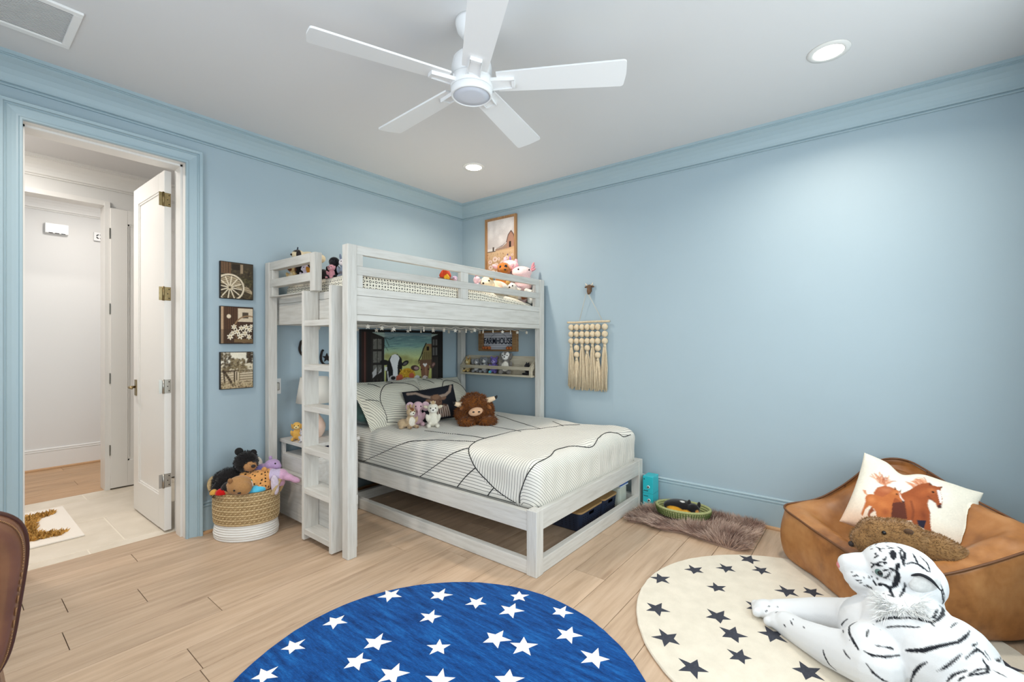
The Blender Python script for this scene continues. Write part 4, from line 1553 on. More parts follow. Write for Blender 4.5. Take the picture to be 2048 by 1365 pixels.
# nightstand, lamp and what is on them
m_nx = wood('nightstand_white', (214, 208, 200), (226, 222, 216), (234, 231, 226), 1, rough=.55, scale=6, bump=.1)
ns = thing('nightstand', 'white nightstand with an open shelf and drawer behind the ladder', 'nightstand', (-1.755, -.225, 0))
NX0, NX1, NY0, NY1 = -.195, .195, -.205, .19
MB().box(NX0 - .012, NX1 + .012, NY0 - .012, NY1, .535, .560, .003).build('top', m_nx, ns)
for x in (NX0, NX1 - .025):
    for y in (NY0, NY1 - .025):
        MB().box(x, x + .025, y, y + .025, 0, .535).build('leg', m_nx, ns)
MB().box(NX0 + .002, NX1 - .002, NY0 + .012, NY1, .20, .452, .002).build('drawer_case', m_nx, ns)
dr_ = MB().box(NX0 + .026, NX1 - .026, NY0, NY0 + .012, .215, .440, .002).build('drawer', m_nx, ns)
MB().box(NX0 + .035, NX1 - .035, NY0 - .004, NY0, .415, .430, .001).build('drawer_lip', m_nx, dr_)
MB().ell((0, NY0 - .014, .33), .013).build('knob', m_brass, dr_)
nb = MB().box(-.10, .12, -.06, .07, 0, .078, .03)
tag(nb.build('navy_bag', plain('navy_cloth', (22, 32, 66), .85, bump=.2, bscale=120), None, loc=(-1.75, -.30, .453), rot=(0, 0, .1)), 'navy blue cloth pouch on the open nightstand shelf', 'bag')

lamp = thing('table_lamp', 'table lamp with a blush ceramic base and white drum shade on the nightstand', 'lamp', (-1.775, -.19, .560))
MB().lathe([(0, 0), (.052, 0), (.055, .006), (.070, .03), (.080, .065), (.078, .095), (.062, .13), (.038, .165), (.022, .20), (.014, .225), (.012, .26), (0, .26)], n=28).build('base', plain('blush_ceramic', (226, 190, 170), .28, c2=(232, 204, 186), scale=8), lamp)
MB().lathe([(.128, .262), (.098, .452), (.096, .452), (.126, .262), (.128, .262)], n=36).build('shade', plain('lamp_linen', (232, 226, 216), .9, bump=.15, bscale=400), lamp)
MB().tube([(0, 0, .25), (0, 0, .34)], .010, 8).tube([(-.097, 0, .43), (.097, 0, .43)], .003, 6).build('harp', m_brass, lamp)
# ------------------------------------------------------------------ plush toys
m_plush = painted('plush_pile', .95, sheen=.35, bump=.55, bscale=420, bdist=.003, jitter=.22, jscale=120, spec=.15)
m_fur = painted('fur_strand', .85, sheen=.2, spec=.25)
m_eye = plain('bead_eye', (14, 12, 12), .12)
m_nose = plain('stitched_nose', (38, 28, 26), .6)


def cplain(c, rough=.95):
    nm = 'felt_%02x%02x%02x' % tuple(int(v) for v in c)
    return plain(nm, c, rough, c2=tuple(int(v * .9) for v in c), scale=60, bump=.4, bscale=300, sheen=.2)


def plush(name, label, loc, rz, blobs, col, patches=(), parts=(), voxel=.006, spots=None, pile=None, group=None, tilt=(0, 0), sm=5, scale=1.0):
    """blobs: (centre, radii[, rot]) fused to one skin; patches: (centre, radii, colour) repaint; parts: (name, [solids], material)"""
    t = thing(name, label, 'plush toy', loc, rz, group)
    t.rotation_euler = (tilt[0], tilt[1], rz)
    mb = MB()
    for bl in blobs:
        c, r = Vector(bl[0]) * scale, bl[1]
        r = tuple(v * scale for v in r) if hasattr(r, '__len__') else r * scale
        mb.ell(c, r, bl[2] if len(bl) > 2 else (0, 0, 0), 16, 10)
    me = remeshed(mb, voxel, sm, 'body')
    me.materials.append(m_plush)
    P = vcos(me)
    C = np.tile(L3(col), (len(P), 1))
    for pt in patches:
        c, r, cc = pt[0], pt[1], pt[2]
        r = np.array(r if hasattr(r, '__len__') else (r, r, r)) * scale
        d = np.linalg.norm((P - np.array(c) * scale) / r, axis=1)
        m = np.clip((1.06 - d) / .12, 0, 1)[:, None]
        C = C * (1 - m) + L3(cc) * m
    if spots:
        C = spots(P, C)
    set_col(me, C)
    bo = link('body', me, t)
    for p in parts:
        q = MB()
        for s in p[1]:
            c, r = Vector(s[0]) * scale, s[1]
            r = tuple(v * scale for v in r) if hasattr(r, '__len__') else r * scale
            q.ell(c, r, s[2] if len(s) > 2 else (0, 0, 0), 12, 8)
        q.build(p[0], p[2], t)
    if pile:
        n, ln, wd, down = pile
        rg = np.random.default_rng(int(abs(loc[0] * 1000)) + 1)
        Pt, Nn, cc = sample_mesh(me, n, rg)
        d = Nn + rg.normal(0, .35, Nn.shape) + np.array(down)
        strands('pile', Pt - Nn * .001, d, ln * rg.uniform(.6, 1.25, n), wd, cc * rg.uniform(.65, 1.3, (n, 1)), m_fur, t, rng=rg)
    return t


def eyes(x, y, z, r=.024):
    return [('eye', [((-x, y, z), r)], m_eye), ('eye', [((x, y, z), r)], m_eye)]


SIT = [((0, .02, .30), (.23, .20, .30)), ((0, -.03, .74), (.22, .20, .21)), ((0, -.19, .68), (.12, .10, .09)), ((-.22, -.10, .38), (.075, .09, .19), (.5, 0, -.3)), ((.22, -.10, .38), (.075, .09, .19), (.5, 0, .3)), ((-.17, -.24, .09), (.095, .20, .09)), ((.17, -.24, .09), (.095, .20, .09))]


def ears(kind, col, inner=None):
    a, b = cplain(col), cplain(inner or col)
    if kind == 'round':
        return [('ear', [((s * .17, .0, .93), (.075, .04, .075))], a) for s in (-1, 1)]
    if kind == 'point':
        return [('ear', [((s * .14, .0, .97), (.05, .03, .11), (0, s * .25, 0))], a) for s in (-1, 1)]
    if kind == 'side':
        return [('ear', [((s * .27, -.02, .80), (.12, .035, .06), (0, -s * .35, 0))], a) for s in (-1, 1)]
    if kind == 'big':
        return [('ear', [((s * .30, .02, .74), (.17, .04, .19))], a) for s in (-1, 1)]
    if kind == 'flop':
        return [('ear', [((s * .22, -.02, .72), (.05, .07, .15), (0, s * .2, 0))], a) for s in (-1, 1)]
    if kind == 'long':
        return [('ear', [((s * .10, .02, 1.10), (.055, .035, .22), (0, s * .2, 0))], a) for s in (-1, 1)]
    return []


def sitter(name, label, loc, rz, h, col, muzzle=None, belly=None, ear='round', earcol=None, patches=(), extra=(), group=None, tilt=(0, 0), voxel=None, nose=True, spots=None, pile=None, more=()):
    ps = list(patches)
    if belly:
        ps.append(((0, -.16, .32), (.15, .14, .22), belly))
    if muzzle:
        ps.append(((0, -.22, .67), (.14, .12, .11), muzzle))
    pr = eyes(.095, -.205, .775, .026)
    if nose:
        pr.append(('nose', [((0, -.285, .71), (.035, .025, .025))], m_nose))
    pr += ears(ear, earcol or col) + list(extra)
    return plush(name, label, loc, rz, SIT + list(more), col, ps, pr, voxel or max(.0035, h * .032), spots, pile, group, tilt, 4, h)


CAMZ = -.71
BT = .602
G = 'plush toys on the low bed'
sitter('plush_pony', 'beige plush pony with a brown forehead and white muzzle on the duvet', (-1.245, -.665, BT), -.25, .172, (196, 170, 136), (236, 228, 214), (232, 224, 210), 'point', (186, 158, 122), [((0, -.12, .90), (.09, .16, .13), (132, 82, 48)), ((-.17, -.43, .09), (.1, .05, .1), (140, 110, 84)), ((.17, -.43, .09), (.1, .05, .1), (140, 110, 84))], [('mane', [((0, .06, 1.0), (.05, .12, .09)), ((0, .16, .84), (.05, .08, .16))], cplain((206, 170, 130)))], G, more=[((-.30, .16, .22), (.26, .22, .22)), ((-.48, .0, .09), (.10, .16, .09)), ((0, .05, .52), (.15, .14, .2))])
sitter('plush_elephant', 'pink plush elephant with wide ears sitting behind the pony', (-1.130, -.612, BT), CAMZ + .1, .205, (222, 184, 194), None, (228, 196, 204), 'big', (224, 190, 200), nose=False, group=G, more=[((0, -.26, .60), (.055, .07, .10)), ((0, -.32, .50), (.045, .05, .09))])
sitter('plush_goat', 'white plush goat with outstretched ears beside the longhorn pillow', (-1.105, -.765, BT), CAMZ, .200, (228, 222, 206), (240, 236, 226), None, 'side', (222, 208, 184), [((0, .0, .95), (.11, .14, .08), (216, 192, 150))], [('tuft', [((0, -.02, .98), (.04, .03, .07), (.2, .3, 0)), ((.03, .02, .98), (.03, .03, .08), (0, -.4, 0)), ((-.04, .02, .97), (.03, .03, .07), (0, .4, 0))], cplain((214, 184, 140))), ('horn', [((-.08, -.05, .99), (.02, .02, .05))], m_bone), ('horn', [((.08, -.05, .99), (.02, .02, .05))], m_bone)], G, more=[((0, -.02, .50), (.16, .15, .2))])

# shaggy highland cow
hc = plush('plush_highland_cow', 'shaggy brown plush highland cow with cream black-tipped horns on the duvet', (-.80, -.93, BT), CAMZ + .05,
           [((0, .02, .085), (.155, .12, .085)), ((-.005, -.005, .15), (.118, .10, .10)), ((.07, .03, .11), (.09, .09, .10)), ((-.08, -.09, .04), (.06, .06, .04)), ((.09, -.09, .04), (.075, .06, .04)), ((0, -.08, .12), (.07, .05, .05))],
           (124, 72, 30), [], [('muzzle', [((-.012, -.128, .120), (.060, .030, .034), (0, -.2, 0))], cplain((226, 178, 140)))], .008, pile=(5200, .030, .0042, (0, -.25, -.55)))
for s in (-1, 1):
    pts = [(s * .085, -.01, .185 if s > 0 else .165), (s * .13, -.02, .200 if s > 0 else .165), (s * .165, -.025, .212 if s > 0 else .175)]
    MB().tube(catmull(pts, 4), [.028 - .0014 * i for i in range(9)], 10).build('horn', plain('horn_cream', (236, 208, 174), .7), hc)
    MB().tube([pts[2], (s * .176, -.026, pts[2][2] + .008), (s * .184, -.027, pts[2][2] + .020)], [.014, .011, .004], 10).build('horn_tip', plain('horn_black', (26, 24, 26), .7), hc)
    MB().ell((-.012 + s * .022, -.157, .122), (.010, .005, .006)).build('nostril', m_nose, hc)
    MB().ell((s * .105, -.055, .145), (.030, .010, .016), (0, s * .6, 0)).build('ear', cplain((150, 92, 44)), hc)

# longhorn cushion
A = Art(110, 70, (24, 26, 34))
A.line([(.08, .10), (.22, .13), (.34, .28), (.46, .36)], .045, (150, 130, 116)).line([(.93, .06), (.86, .24), (.76, .33), (.62, .36)], .045, (150, 130, 116))
A.poly([(.46, .30), (.60, .28), (.66, .40), (.63, .62), (.60, .78), (.50, .78), (.47, .62), (.44, .40)], (104, 76, 60))
A.el(.40, .44, .06, .05, (120, 90, 72), 20).el(.70, .42, .06, .05, (120, 90, 72), -20).el(.55, .78, .055, .08, (66, 48, 42)).el(.55, .36, .08, .08, (128, 96, 74))
A.poly([(.40, .62), (.47, .60), (.52, .84), (.62, .84), (.65, .58), (.74, .62), (.78, .95), (.38, .95)], (92, 66, 54))
for i in range(9):
    A.line([(.42 + i * .04, .64 + .03 * (i % 2)), (.40 + i * .045, .94)], .012, (206, 186, 172))
A.el(.49, .50, .012, .018, (20, 16, 14)).el(.61, .50, .012, .018, (20, 16, 14)).grain(.06)
V, Fq, UV, k = pillow_grid(.46, .30, .13, 90, seed=2)
cc = A.at(UV)
cc[k:] = L3((24, 26, 34))
me = np_mesh('longhorn_pillow', V, Fq, painted('printed_cloth', .9, bump=.2, bscale=500, bdist=.001))
set_col(me, cc)
place(tag(link('longhorn_pillow', me), 'black cushion printed with a longhorn cow, propped on the shams', 'pillow'), (-.935, -.565, .745), math.radians(-24), math.radians(-22), math.radians(-6))

# toys on the wall shelf
G = 'plush toys on the wall shelf'
SZ = .9645
SX = -.065
FZ = -PI / 2
sitter('plush_giraffe', 'small yellow plush giraffe at the corner end of the shelf', (SX, -.150, SZ), FZ + .2, .150, (206, 176, 112), (226, 208, 160), (222, 200, 150), 'point', (190, 150, 90), [((.1, -.05, .9), (.06, .2, .06), (120, 84, 46)), ((-.15, -.1, .4), (.08, .2, .06), (130, 92, 52)), ((.15, .1, .2), (.08, .2, .08), (130, 92, 52))], group=G)
sitter('plush_koala', 'smaller grey plush koala beside the giraffe on the shelf', (SX, -.278, SZ), FZ + .3, .150, (150, 150, 152), (226, 222, 216), (226, 222, 216), 'big', (168, 168, 170), group=G)
sitter('plush_koala', 'larger grey plush koala next to the purple bear on the shelf', (SX, -.395, SZ), FZ + .1, .172, (138, 140, 144), (220, 218, 214), (220, 216, 210), 'big', (150, 152, 156), group=G)
sitter('plush_bear', 'purple plush bear with a turquoise foot on the shelf', (SX, -.512, SZ), FZ + .35, .168, (124, 108, 186), (176, 164, 216), None, 'round', (130, 112, 190), [((-.17, -.32, .09), (.12, .16, .12), (90, 190, 206))], group=G)
sitter('plush_husky', 'big grey and white plush husky on the shelf below the sign', (SX, -.665, SZ), FZ + .45, .235, (126, 120, 114), (236, 234, 230), (228, 222, 208), 'flop', (120, 116, 112), [((-.10, -.12, .80), (.07, .14, .12), (236, 234, 230)), ((.10, -.12, .80), (.07, .14, .12), (236, 234, 230))], group=G, more=[((.02, .24, .24), (.19, .2, .22))])
sitter('plush_panther', 'black plush cat tucked at the open end of the shelf', (SX, -.930, SZ), FZ - .4, .120, (34, 32, 34), (60, 58, 60), None, 'round', (34, 32, 34), group=G)

# toys on the upper bunk: pile by the corner
MT = 1.702
G = 'plush toys on the upper bunk'
t = plush('plush_campfire', 'plush campfire with an orange flame and brown log on the upper bunk', (-1.10, -.90, MT), -.2, [((0, 0, .038), (.085, .034, .034)), ((-.04, 0, .038), (.05, .034, .034)), ((.04, 0, .038), (.05, .034, .034))], (112, 64, 34), [((.10, 0, .038), (.022, .05, .05), (206, 160, 110))], [], .006, group=G)
fl_ = MB()
for (x, z, r, h) in ((0, .085, .030, .050), (-.022, .075, .020, .035), (.022, .078, .020, .040), (.008, .10, .016, .038)):
    fl_.lathe([(0, -h * .6), (r * .8, -h * .35), (r, 0), (r * .6, h * .5), (0, h)], (x, 0, z), 12)
fl_.v = [(a * 1.25, b, c * 1.18) for a, b, c in fl_.v]
fl_.build('flame', cplain((222, 74, 34)), t)
fl2 = MB()
for (x, z, r, h) in ((0, .078, .017, .036), (-.016, .07, .011, .022), (.015, .072, .011, .026)):
    fl2.lathe([(0, -h * .6), (r * .8, -h * .35), (r, 0), (r * .6, h * .5), (0, h)], (x, -.021, z), 10)
fl2.build('inner_flame', cplain((250, 190, 50)), t)
sitter('plush_dolphin', 'small lavender plush peeping out beside the campfire toy', (-.985, -.885, MT), -.5, .105, (196, 172, 200), (220, 200, 220), None, 'none', group=G, nose=False)
sitter('plush_bunny', 'pale pink plush bunny with tall ears on the upper bunk', (-.865, -.86, MT), -.3, .115, (228, 196, 204), (240, 220, 222), None, 'long', (226, 186, 198), group=G)
sitter('plush_unicorn', 'rose plush unicorn beside the cream dog on the upper bunk', (-.705, -.86, MT - .01), .5, .150, (226, 196, 206), (238, 216, 222), None, 'point', (206, 150, 172), [((0, .02, .95), (.08, .2, .12), (188, 130, 156))], [('horn', [((0, -.10, 1.02), (.03, .03, .09))], m_bone)], G)
plush('plush_dog', 'cream plush dog stretched out along the guard rail of the upper bunk', (-.48, -.905, MT - .035), .08,
      [((0, 0, .075), (.16, .075, .075)), ((-.15, 0, .11), (.065, .06, .06)), ((-.20, -.02, .095), (.04, .035, .032)), ((-.10, -.08, .045), (.09, .035, .035), (0, 0, .2)), ((.14, -.06, .04), (.08, .04, .04)), ((.17, .03, .08), (.06, .05, .06))],
      (236, 218, 186), [((-.02, -.05, .12), (.07, .05, .05), (234, 198, 170)), ((.06, -.02, .09), (.09, .1, .08), (226, 220, 208))], [('ear', [((-.155, -.045, .155), (.022, .014, .034), (0, -.5, 0))], cplain((200, 150, 70))), ('ear', [((-.12, .045, .155), (.022, .014, .034))], cplain((200, 150, 70))), ('eye', [((-.185, -.045, .125), .008)], m_eye), ('nose', [((-.238, -.025, .100), .009)], m_nose)], .007, group=G)
plush('plush_puppy', 'white and brown plush puppy wedged at the wall end of the upper bunk', (-.275, -.93, MT - .055), -.35,
      [((0, 0, .075), (.085, .07, .075)), ((-.055, -.045, .12), (.05, .045, .045)), ((.06, -.05, .05), (.06, .05, .04)), ((.0, .03, .12), (.06, .06, .05))],
      (232, 224, 214), [((.06, -.06, .06), (.05, .06, .05), (118, 66, 32)), ((.03, .0, .15), (.06, .08, .04), (150, 132, 140))], [('ear', [((-.09, -.05, .155), (.03, .014, .018), (0, .5, 0))], cplain((206, 160, 90))), ('eye', [((-.07, -.088, .13), .007)], m_eye), ('nose', [((-.10, -.085, .115), .008)], m_nose)], .006, group=G)
plush('plush_ball', 'small white plush snowball at the end of the upper bunk', (-.140, -1.018, 1.630), 0, [((0, 0, .034), .034), ((.004, 0, .04), .032)], (226, 226, 218), (), (), .005, group=G)
plush('plush_sheep', 'round white plush lamb resting on the puppy toy by the bunk post', (-.150, -1.004, 1.694), 0, [((0, 0, .036), .037), ((.0, -.03, .045), .02), ((-.02, .01, .055), .025)], (224, 222, 212), (), eyes(.01, -.048, .05, .005), .005, group=G)
plush('plush_cow', 'brown plush cow head with a dark eye and pink ear atop the bunk pile', (-.275, -.80, 1.785), CAMZ + .3,
      [((0, 0, -.05), (.080, .072, .085)), ((0, 0, .08), (.075, .07, .085)), ((0, -.02, .17), (.072, .062, .060)), ((-.02, -.065, .150), (.048, .032, .032)), ((0, .0, .02), (.09, .08, .05))],
      (172, 104, 44), [((.035, -.05, .19), (.03, .03, .03), (224, 160, 136))], [('ear', [((-.085, -.01, .185), (.036, .012, .018), (0, .4, 0))], cplain((228, 176, 180))), ('ear', [((.085, -.01, .205), (.034, .012, .018), (0, -.6, 0))], cplain((228, 176, 180))), ('eye', [((-.012, -.078, .185), (.015, .009, .015))], m_eye), ('eye', [((-.055, -.055, .18), (.010, .008, .013))], m_eye), ('nose', [((-.028, -.097, .150), (.012, .008, .008))], m_nose)], .006, group=G)
plush('plush_caticorn', 'pink and cream plush cat behind the brown cow on the bunk', (-.155, -.79, 1.80), CAMZ + .2,
      [((0, .01, -.06), (.088, .075, .095)), ((0, 0, .10), (.085, .075, .10)), ((0, -.005, .195), (.088, .07, .062)), ((0, .02, .03), (.1, .08, .06)), ((.06, -.02, .13), (.05, .06, .07))],
      (240, 214, 208), [((-.03, -.03, .24), (.06, .07, .035), (246, 238, 226)), ((.06, -.05, .16), (.05, .05, .07), (238, 178, 188))], [('ear', [((-.05, 0, .255), (.02, .014, .03))], cplain((238, 186, 196))), ('ear', [((.06, 0, .245), (.02, .014, .03))], cplain((238, 186, 196))), ('horn', [((.0, .0, .268), (.010, .010, .028))], cplain((150, 110, 190)))], .007, group=G)
plush('plush_axolotl', 'pale pink plush axolotl with frilled gills leaning on the guard rail', (-.150, -.935, 1.775), CAMZ - .15,
      [((0, .02, -.05), (.075, .065, .085)), ((0, 0, .075), (.08, .07, .09)), ((-.01, -.01, .150), (.098, .072, .058)), ((0, .01, .02), (.09, .08, .04)), ((-.03, -.04, .135), (.07, .05, .04))],
      (242, 206, 204), [], [('gill', [((.095, .0, .175 + .022 * i), (.032, .011, .012), (0, -.5 - .35 * i, 0))], cplain((226, 150, 158))) for i in range(3)] + [('gill', [((-.105, .0, .17 + .02 * i), (.026, .011, .012), (0, .5 + .35 * i, 0))], cplain((226, 150, 158))) for i in range(2)] + [('eye', [((-.045, -.075, .170), .008)], m_eye), ('eye', [((.055, -.070, .165), .008)], m_eye)], .007, group=G)

# pile at the ladder end of the upper bunk
EZ = -PI / 2 + .2
plush('plush_bull', 'black plush bull whose dark horn rises over the end guard', (-1.815, -.19, MT), EZ, [((0, 0, .08), (.10, .10, .085)), ((0, -.04, .14), (.07, .065, .055)), ((0, -.09, .12), (.04, .035, .032)), ((.09, .05, .06), (.06, .07, .06))], (30, 27, 27), [], [('eye', [((-.03, -.095, .155), .007)], m_eye), ('eye', [((.03, -.095, .155), .007)], m_eye)], .007, group=G)
MB().tube(catmull([(-.06, -.03, .165), (-.085, -.035, .20), (-.088, -.035, .240), (-.080, -.035, .285)], 4), [.017 - .0011 * i for i in range(13)], 8).build('horn', plain('horn_navy', (26, 38, 54), .7), bpy.data.objects['plush_bull'])
MB().tube(catmull([(.06, -.03, .165), (.085, -.035, .185), (.09, -.035, .205)], 4), [.015 - .001 * i for i in range(9)], 8).build('horn', MATS['horn_navy'], bpy.data.objects['plush_bull'])
plush('plush_spaniel', 'cream and brown plush spaniel lying on top of the black bull', (-1.825, -.205, 1.848), EZ + 1.2, [((0, 0, .05), (.085, .06, .05)), ((-.08, -.01, .065), (.045, .042, .038)), ((.07, -.02, .055), (.045, .04, .035))], (226, 208, 172), [((.05, 0, .09), (.05, .06, .025), (46, 36, 32)), ((-.09, .0, .085), (.03, .05, .02), (46, 36, 32))], [('ear', [((-.085, -.045, .06), (.018, .012, .034))], cplain((40, 32, 30))), ('nose', [((-.125, -.01, .062), .008)], m_nose)], .006, group=G)
sitter('plush_beagle', 'tan and chestnut plush beagle looking through the end guard', (-1.930, -.180, MT - .003), EZ, .155, (206, 176, 124), (104, 56, 30), (226, 206, 170), 'flop', (96, 52, 30), [((0, -.1, .85), (.1, .2, .14), (104, 56, 30))], group=G)
sitter('plush_mouse', 'pale lilac plush mouse squeezed between beagle and golden dog', (-1.935, -.370, MT - .003), EZ, .125, (222, 208, 222), (230, 220, 230), None, 'point', (222, 204, 220), group=G, nose=False)
sitter('plush_retriever', 'golden brown plush dog with floppy yellow ear by the end guard', (-1.925, -.480, MT - .003), EZ + .35, .175, (192, 128, 46), (206, 146, 66), None, 'flop', (214, 166, 70), group=G)
sitter('plush_piglet', 'bright pink plush pig at the open gap of the upper bunk', (-1.895, -.640, MT - .005), EZ + .3, .105, (236, 168, 178), (240, 186, 194), None, 'flop', (238, 174, 184), group=G)
sitter('plush_rabbit', 'grey plush rabbit with a white face at the open gap of the bunk', (-1.845, -.705, MT - .005), EZ + .75, .150, (134, 142, 156), (232, 222, 222), None, 'none', None, [((0, -.14, .74), (.20, .14, .16), (228, 222, 224)), ((0, .02, .28), (.3, .2, .18), (100, 94, 98))], [('ear', [((-.14, .02, 1.0), (.05, .03, .14), (0, -.15, 0))], cplain((120, 130, 150))), ('ear', [((.17, .02, .92), (.05, .03, .14), (0, 1.0, 0))], cplain((120, 130, 150)))], G)
sitter('plush_crow', 'black plush bird peeking up behind the grey rabbit', (-1.865, -.625, MT - .005), EZ + .4, .165, (24, 24, 28), (40, 38, 42), None, 'none', None, group=G, nose=False)
sitter('plush_fox', 'small orange tan plush fox behind the grey donkey', (-1.745, -.735, MT - .005), EZ + .5, .110, (196, 136, 92), (232, 214, 196), (232, 214, 196), 'point', (180, 116, 72), group=G)
plush('plush_cat', 'striped brown and cream plush cat lying near the loft corner post', (-1.70, -.885, MT - .005), .5, [((0, 0, .03), (.07, .035, .03)), ((-.065, -.01, .035), (.03, .028, .026)), ((.06, .01, .03), (.035, .03, .028))], (214, 190, 156), [((x, 0, .03), (.008, .06, .06), (96, 58, 34)) for x in (-.04, -.01, .02, .05)], (), .005, group=G)

# on the nightstand
G = 'toys on the nightstand'
sitter('plush_puppy', 'yellow plush puppy sitting on the nightstand behind the grey kitten', (-1.915, -.205, .560), CAMZ + .1, .140, (228, 178, 92), (240, 212, 150), None, 'flop', (222, 168, 78), group=G)
sitter('plush_kitten', 'small grey plush kitten in front of the yellow puppy on the nightstand', (-1.922, -.300, .560), CAMZ + .1, .088, (190, 186, 192), (226, 222, 226), (226, 220, 216), 'point', (206, 190, 196), group=G)
sitter('plush_unicorn', 'tiny white plush with a pink mane on the nightstand', (-1.860, -.330, .560), CAMZ, .085, (238, 230, 232), None, None, 'point', (232, 140, 160), [((.0, .05, .9), (.2, .12, .2), (228, 120, 146))], group=G, nose=False)

# toy basket with its toys
m_grass = plain('seagrass', (178, 148, 104), .9, c2=(206, 180, 138), scale=90, bump=.6, bscale=200)
m_grass2 = plain('seagrass_dark', (146, 118, 78), .9, c2=(180, 152, 108), scale=90, bump=.6, bscale=200)
m_cottonrope = plain('white_rope', (232, 228, 222), .9, bump=.5, bscale=220)
BK = (-2.262, -.222)
t = thing('toy_basket', 'woven seagrass basket with a white rope bottom, full of plush toys', 'basket', (BK[0], BK[1], 0), math.radians(38.33 - 90))
coil = []
for i in range(21):
    z = .008 + i * .0145
    f_ = 1.0 if i >= 7 else .99 - .012 * abs(i - 2)
    if i >= 7:
        f_ = .985 + .02 * math.sin((i - 7) / 13 * PI)
    coil.append((z, f_))
for i, (z, f_) in enumerate(coil):
    nseg = 44
    tilt_ = .0
    pts = [(math.cos(a) * .196 * f_, math.sin(a) * .150 * f_, z + (.018 * math.cos(a) * (1 if 5 <= i <= 8 else 0) * 0)) for a in np.linspace(0, 2 * PI, nseg, endpoint=False)]
    MB().tube(pts, .0088, 7, closed=True).build('rope_coil' if i < 7 else 'grass_coil', m_cottonrope if i < 7 else (m_grass if i % 2 else m_grass2), t)
MB().lathe([(0, .004), (.185, .004), (.186, .29), (.180, .29), (.178, .012), (0, .012)], n=40, sy=.76).build('lining', plain('basket_lining', (150, 122, 84), .95), t)
stm2 = MB()
for i in range(8, 21):
    for q in range(46):
        a = 2 * PI * (q + .5 * (i % 2)) / 46
        f_ = coil[i][1]
        stm2.tube([(math.cos(a) * (.196 * f_ + .0085), math.sin(a) * (.150 * f_ + .0085), coil[i][0] - .0030), (math.cos(a + .055) * (.196 * f_ + .0088), math.sin(a + .055) * (.150 * f_ + .0088), coil[i][0] + .0030)], .0018, 4)
stm2.build('stitching', plain('basket_thread', (228, 206, 164), .9), t)['kind'] = 'stuff'
for s in (-1, 1):
    hp = [(s * .193, -.045, .27), (s * .222, -.04, .33), (s * .228, 0.0, .365), (s * .222, .04, .33), (s * .193, .045, .27)]
    MB().tube(catmull(hp, 6), .014, 10).build('handle', m_grass, t)

G = 'plush toys in the basket'
bear = plush('plush_black_bear', 'black plush bear with a tan muzzle sprawled over the basket', (-2.300, -.200, .285), CAMZ + .10,
             [((-.045, .0, .075), (.095, .080, .080), (0, .5, 0)), ((.045, -.015, .195), (.072, .068, .070)), ((.075, -.055, .178), (.045, .038, .038)), ((-.105, -.04, .03), (.045, .05, .055)), ((-.02, -.075, .03), (.05, .045, .06)), ((-.115, .02, .085), (.045, .045, .045))],
             (28, 25, 25), [((.088, -.085, .175), (.040, .045, .034), (186, 138, 92))], [('ear', [((.0, .0, .262), (.027, .014, .027))], cplain((26, 24, 24))), ('ear', [((.085, .0, .250), (.022, .013, .022))], cplain((26, 24, 24))), ('nose', [((.107, -.098, .183), (.014, .010, .011))], m_nose), ('eye', [((.062, -.084, .205), .007)], m_eye), ('eye', [((.100, -.070, .205), .007)], m_eye)], .007, pile=(3500, .013, .0026, (0, 0, -.25)), group=G)
plush('plush_lamb', 'white plush lamb head behind the black bear in the basket', (-2.190, -.150, .31), CAMZ, [((0, 0, .06), (.06, .06, .07)), ((0, .0, .125), (.057, .055, .055)), ((.02, -.01, .02), (.07, .06, .04))], (226, 220, 204), (), eyes(.02, -.052, .135, .006), .006, group=G)
plush('plush_hippo', 'lavender plush hippo lying on the right side of the basket', (-2.150, -.215, .31), CAMZ + .2, [((0, 0, .075), (.075, .055, .055)), ((.055, -.02, .12), (.052, .045, .040)), ((.085, -.04, .112), (.03, .028, .024)), ((-.045, -.03, .08), (.06, .05, .045)), ((0, .01, .02), (.09, .07, .05))], (190, 160, 200), [((-.05, -.04, .08), (.07, .06, .05), (150, 140, 208))], [('ear', [((.04, .01, .163), (.012, .01, .014))], cplain((190, 160, 200))), ('eye', [((.075, -.055, .135), .006)], m_eye)], .006, group=G)
plush('plush_bunny', 'pink and lilac plush bunny with a drooping white ear over the basket rim', (-2.165, -.335, .300), CAMZ,
      [((0, .0, .085), (.06, .055, .045)), ((.06, .0, .085), (.055, .05, .04)), ((.105, .0, .070), (.06, .028, .024), (0, .35, 0)), ((.155, .005, .045), (.04, .024, .02), (0, .4, 0)), ((-.06, -.01, .08), (.06, .045, .04)), ((.0, .02, .03), (.09, .06, .05))],
      (226, 178, 208), [((.04, -.02, .09), (.04, .06, .05), (206, 190, 216)), ((-.05, 0, .08), (.05, .06, .05), (222, 186, 210))], [('ear', [((.052, -.060, .035), (.026, .014, .066), (0, -.08, 0))], cplain((220, 206, 222)))], .006, group=G)
plush('plush_capybara', 'brown plush capybara lying on its side at the basket rim', (-2.352, -.298, .268), CAMZ,
      [((.02, .0, .085), (.078, .06, .064)), ((.050, -.035, .078), (.052, .042, .046)), ((-.05, .02, .06), (.05, .05, .05))],
      (172, 128, 82), (), [('ear', [((-.022, -.040, .128), (.015, .010, .017))], cplain((150, 106, 64))), ('eye', [((.012, -.070, .075), (.006, .005, .006))], m_eye), ('nose', [((.045, -.080, .060), (.011, .006, .006))], m_nose)], .006, group=G)
plush('plush_toy', 'bright red plush corner squeezed under the black bear at the rim', (-2.418, -.245, .268), CAMZ, [((0, 0, .040), (.038, .035, .035)), ((.01, .02, .03), (.04, .04, .03))], (190, 24, 22), (), (), .005, group=G)
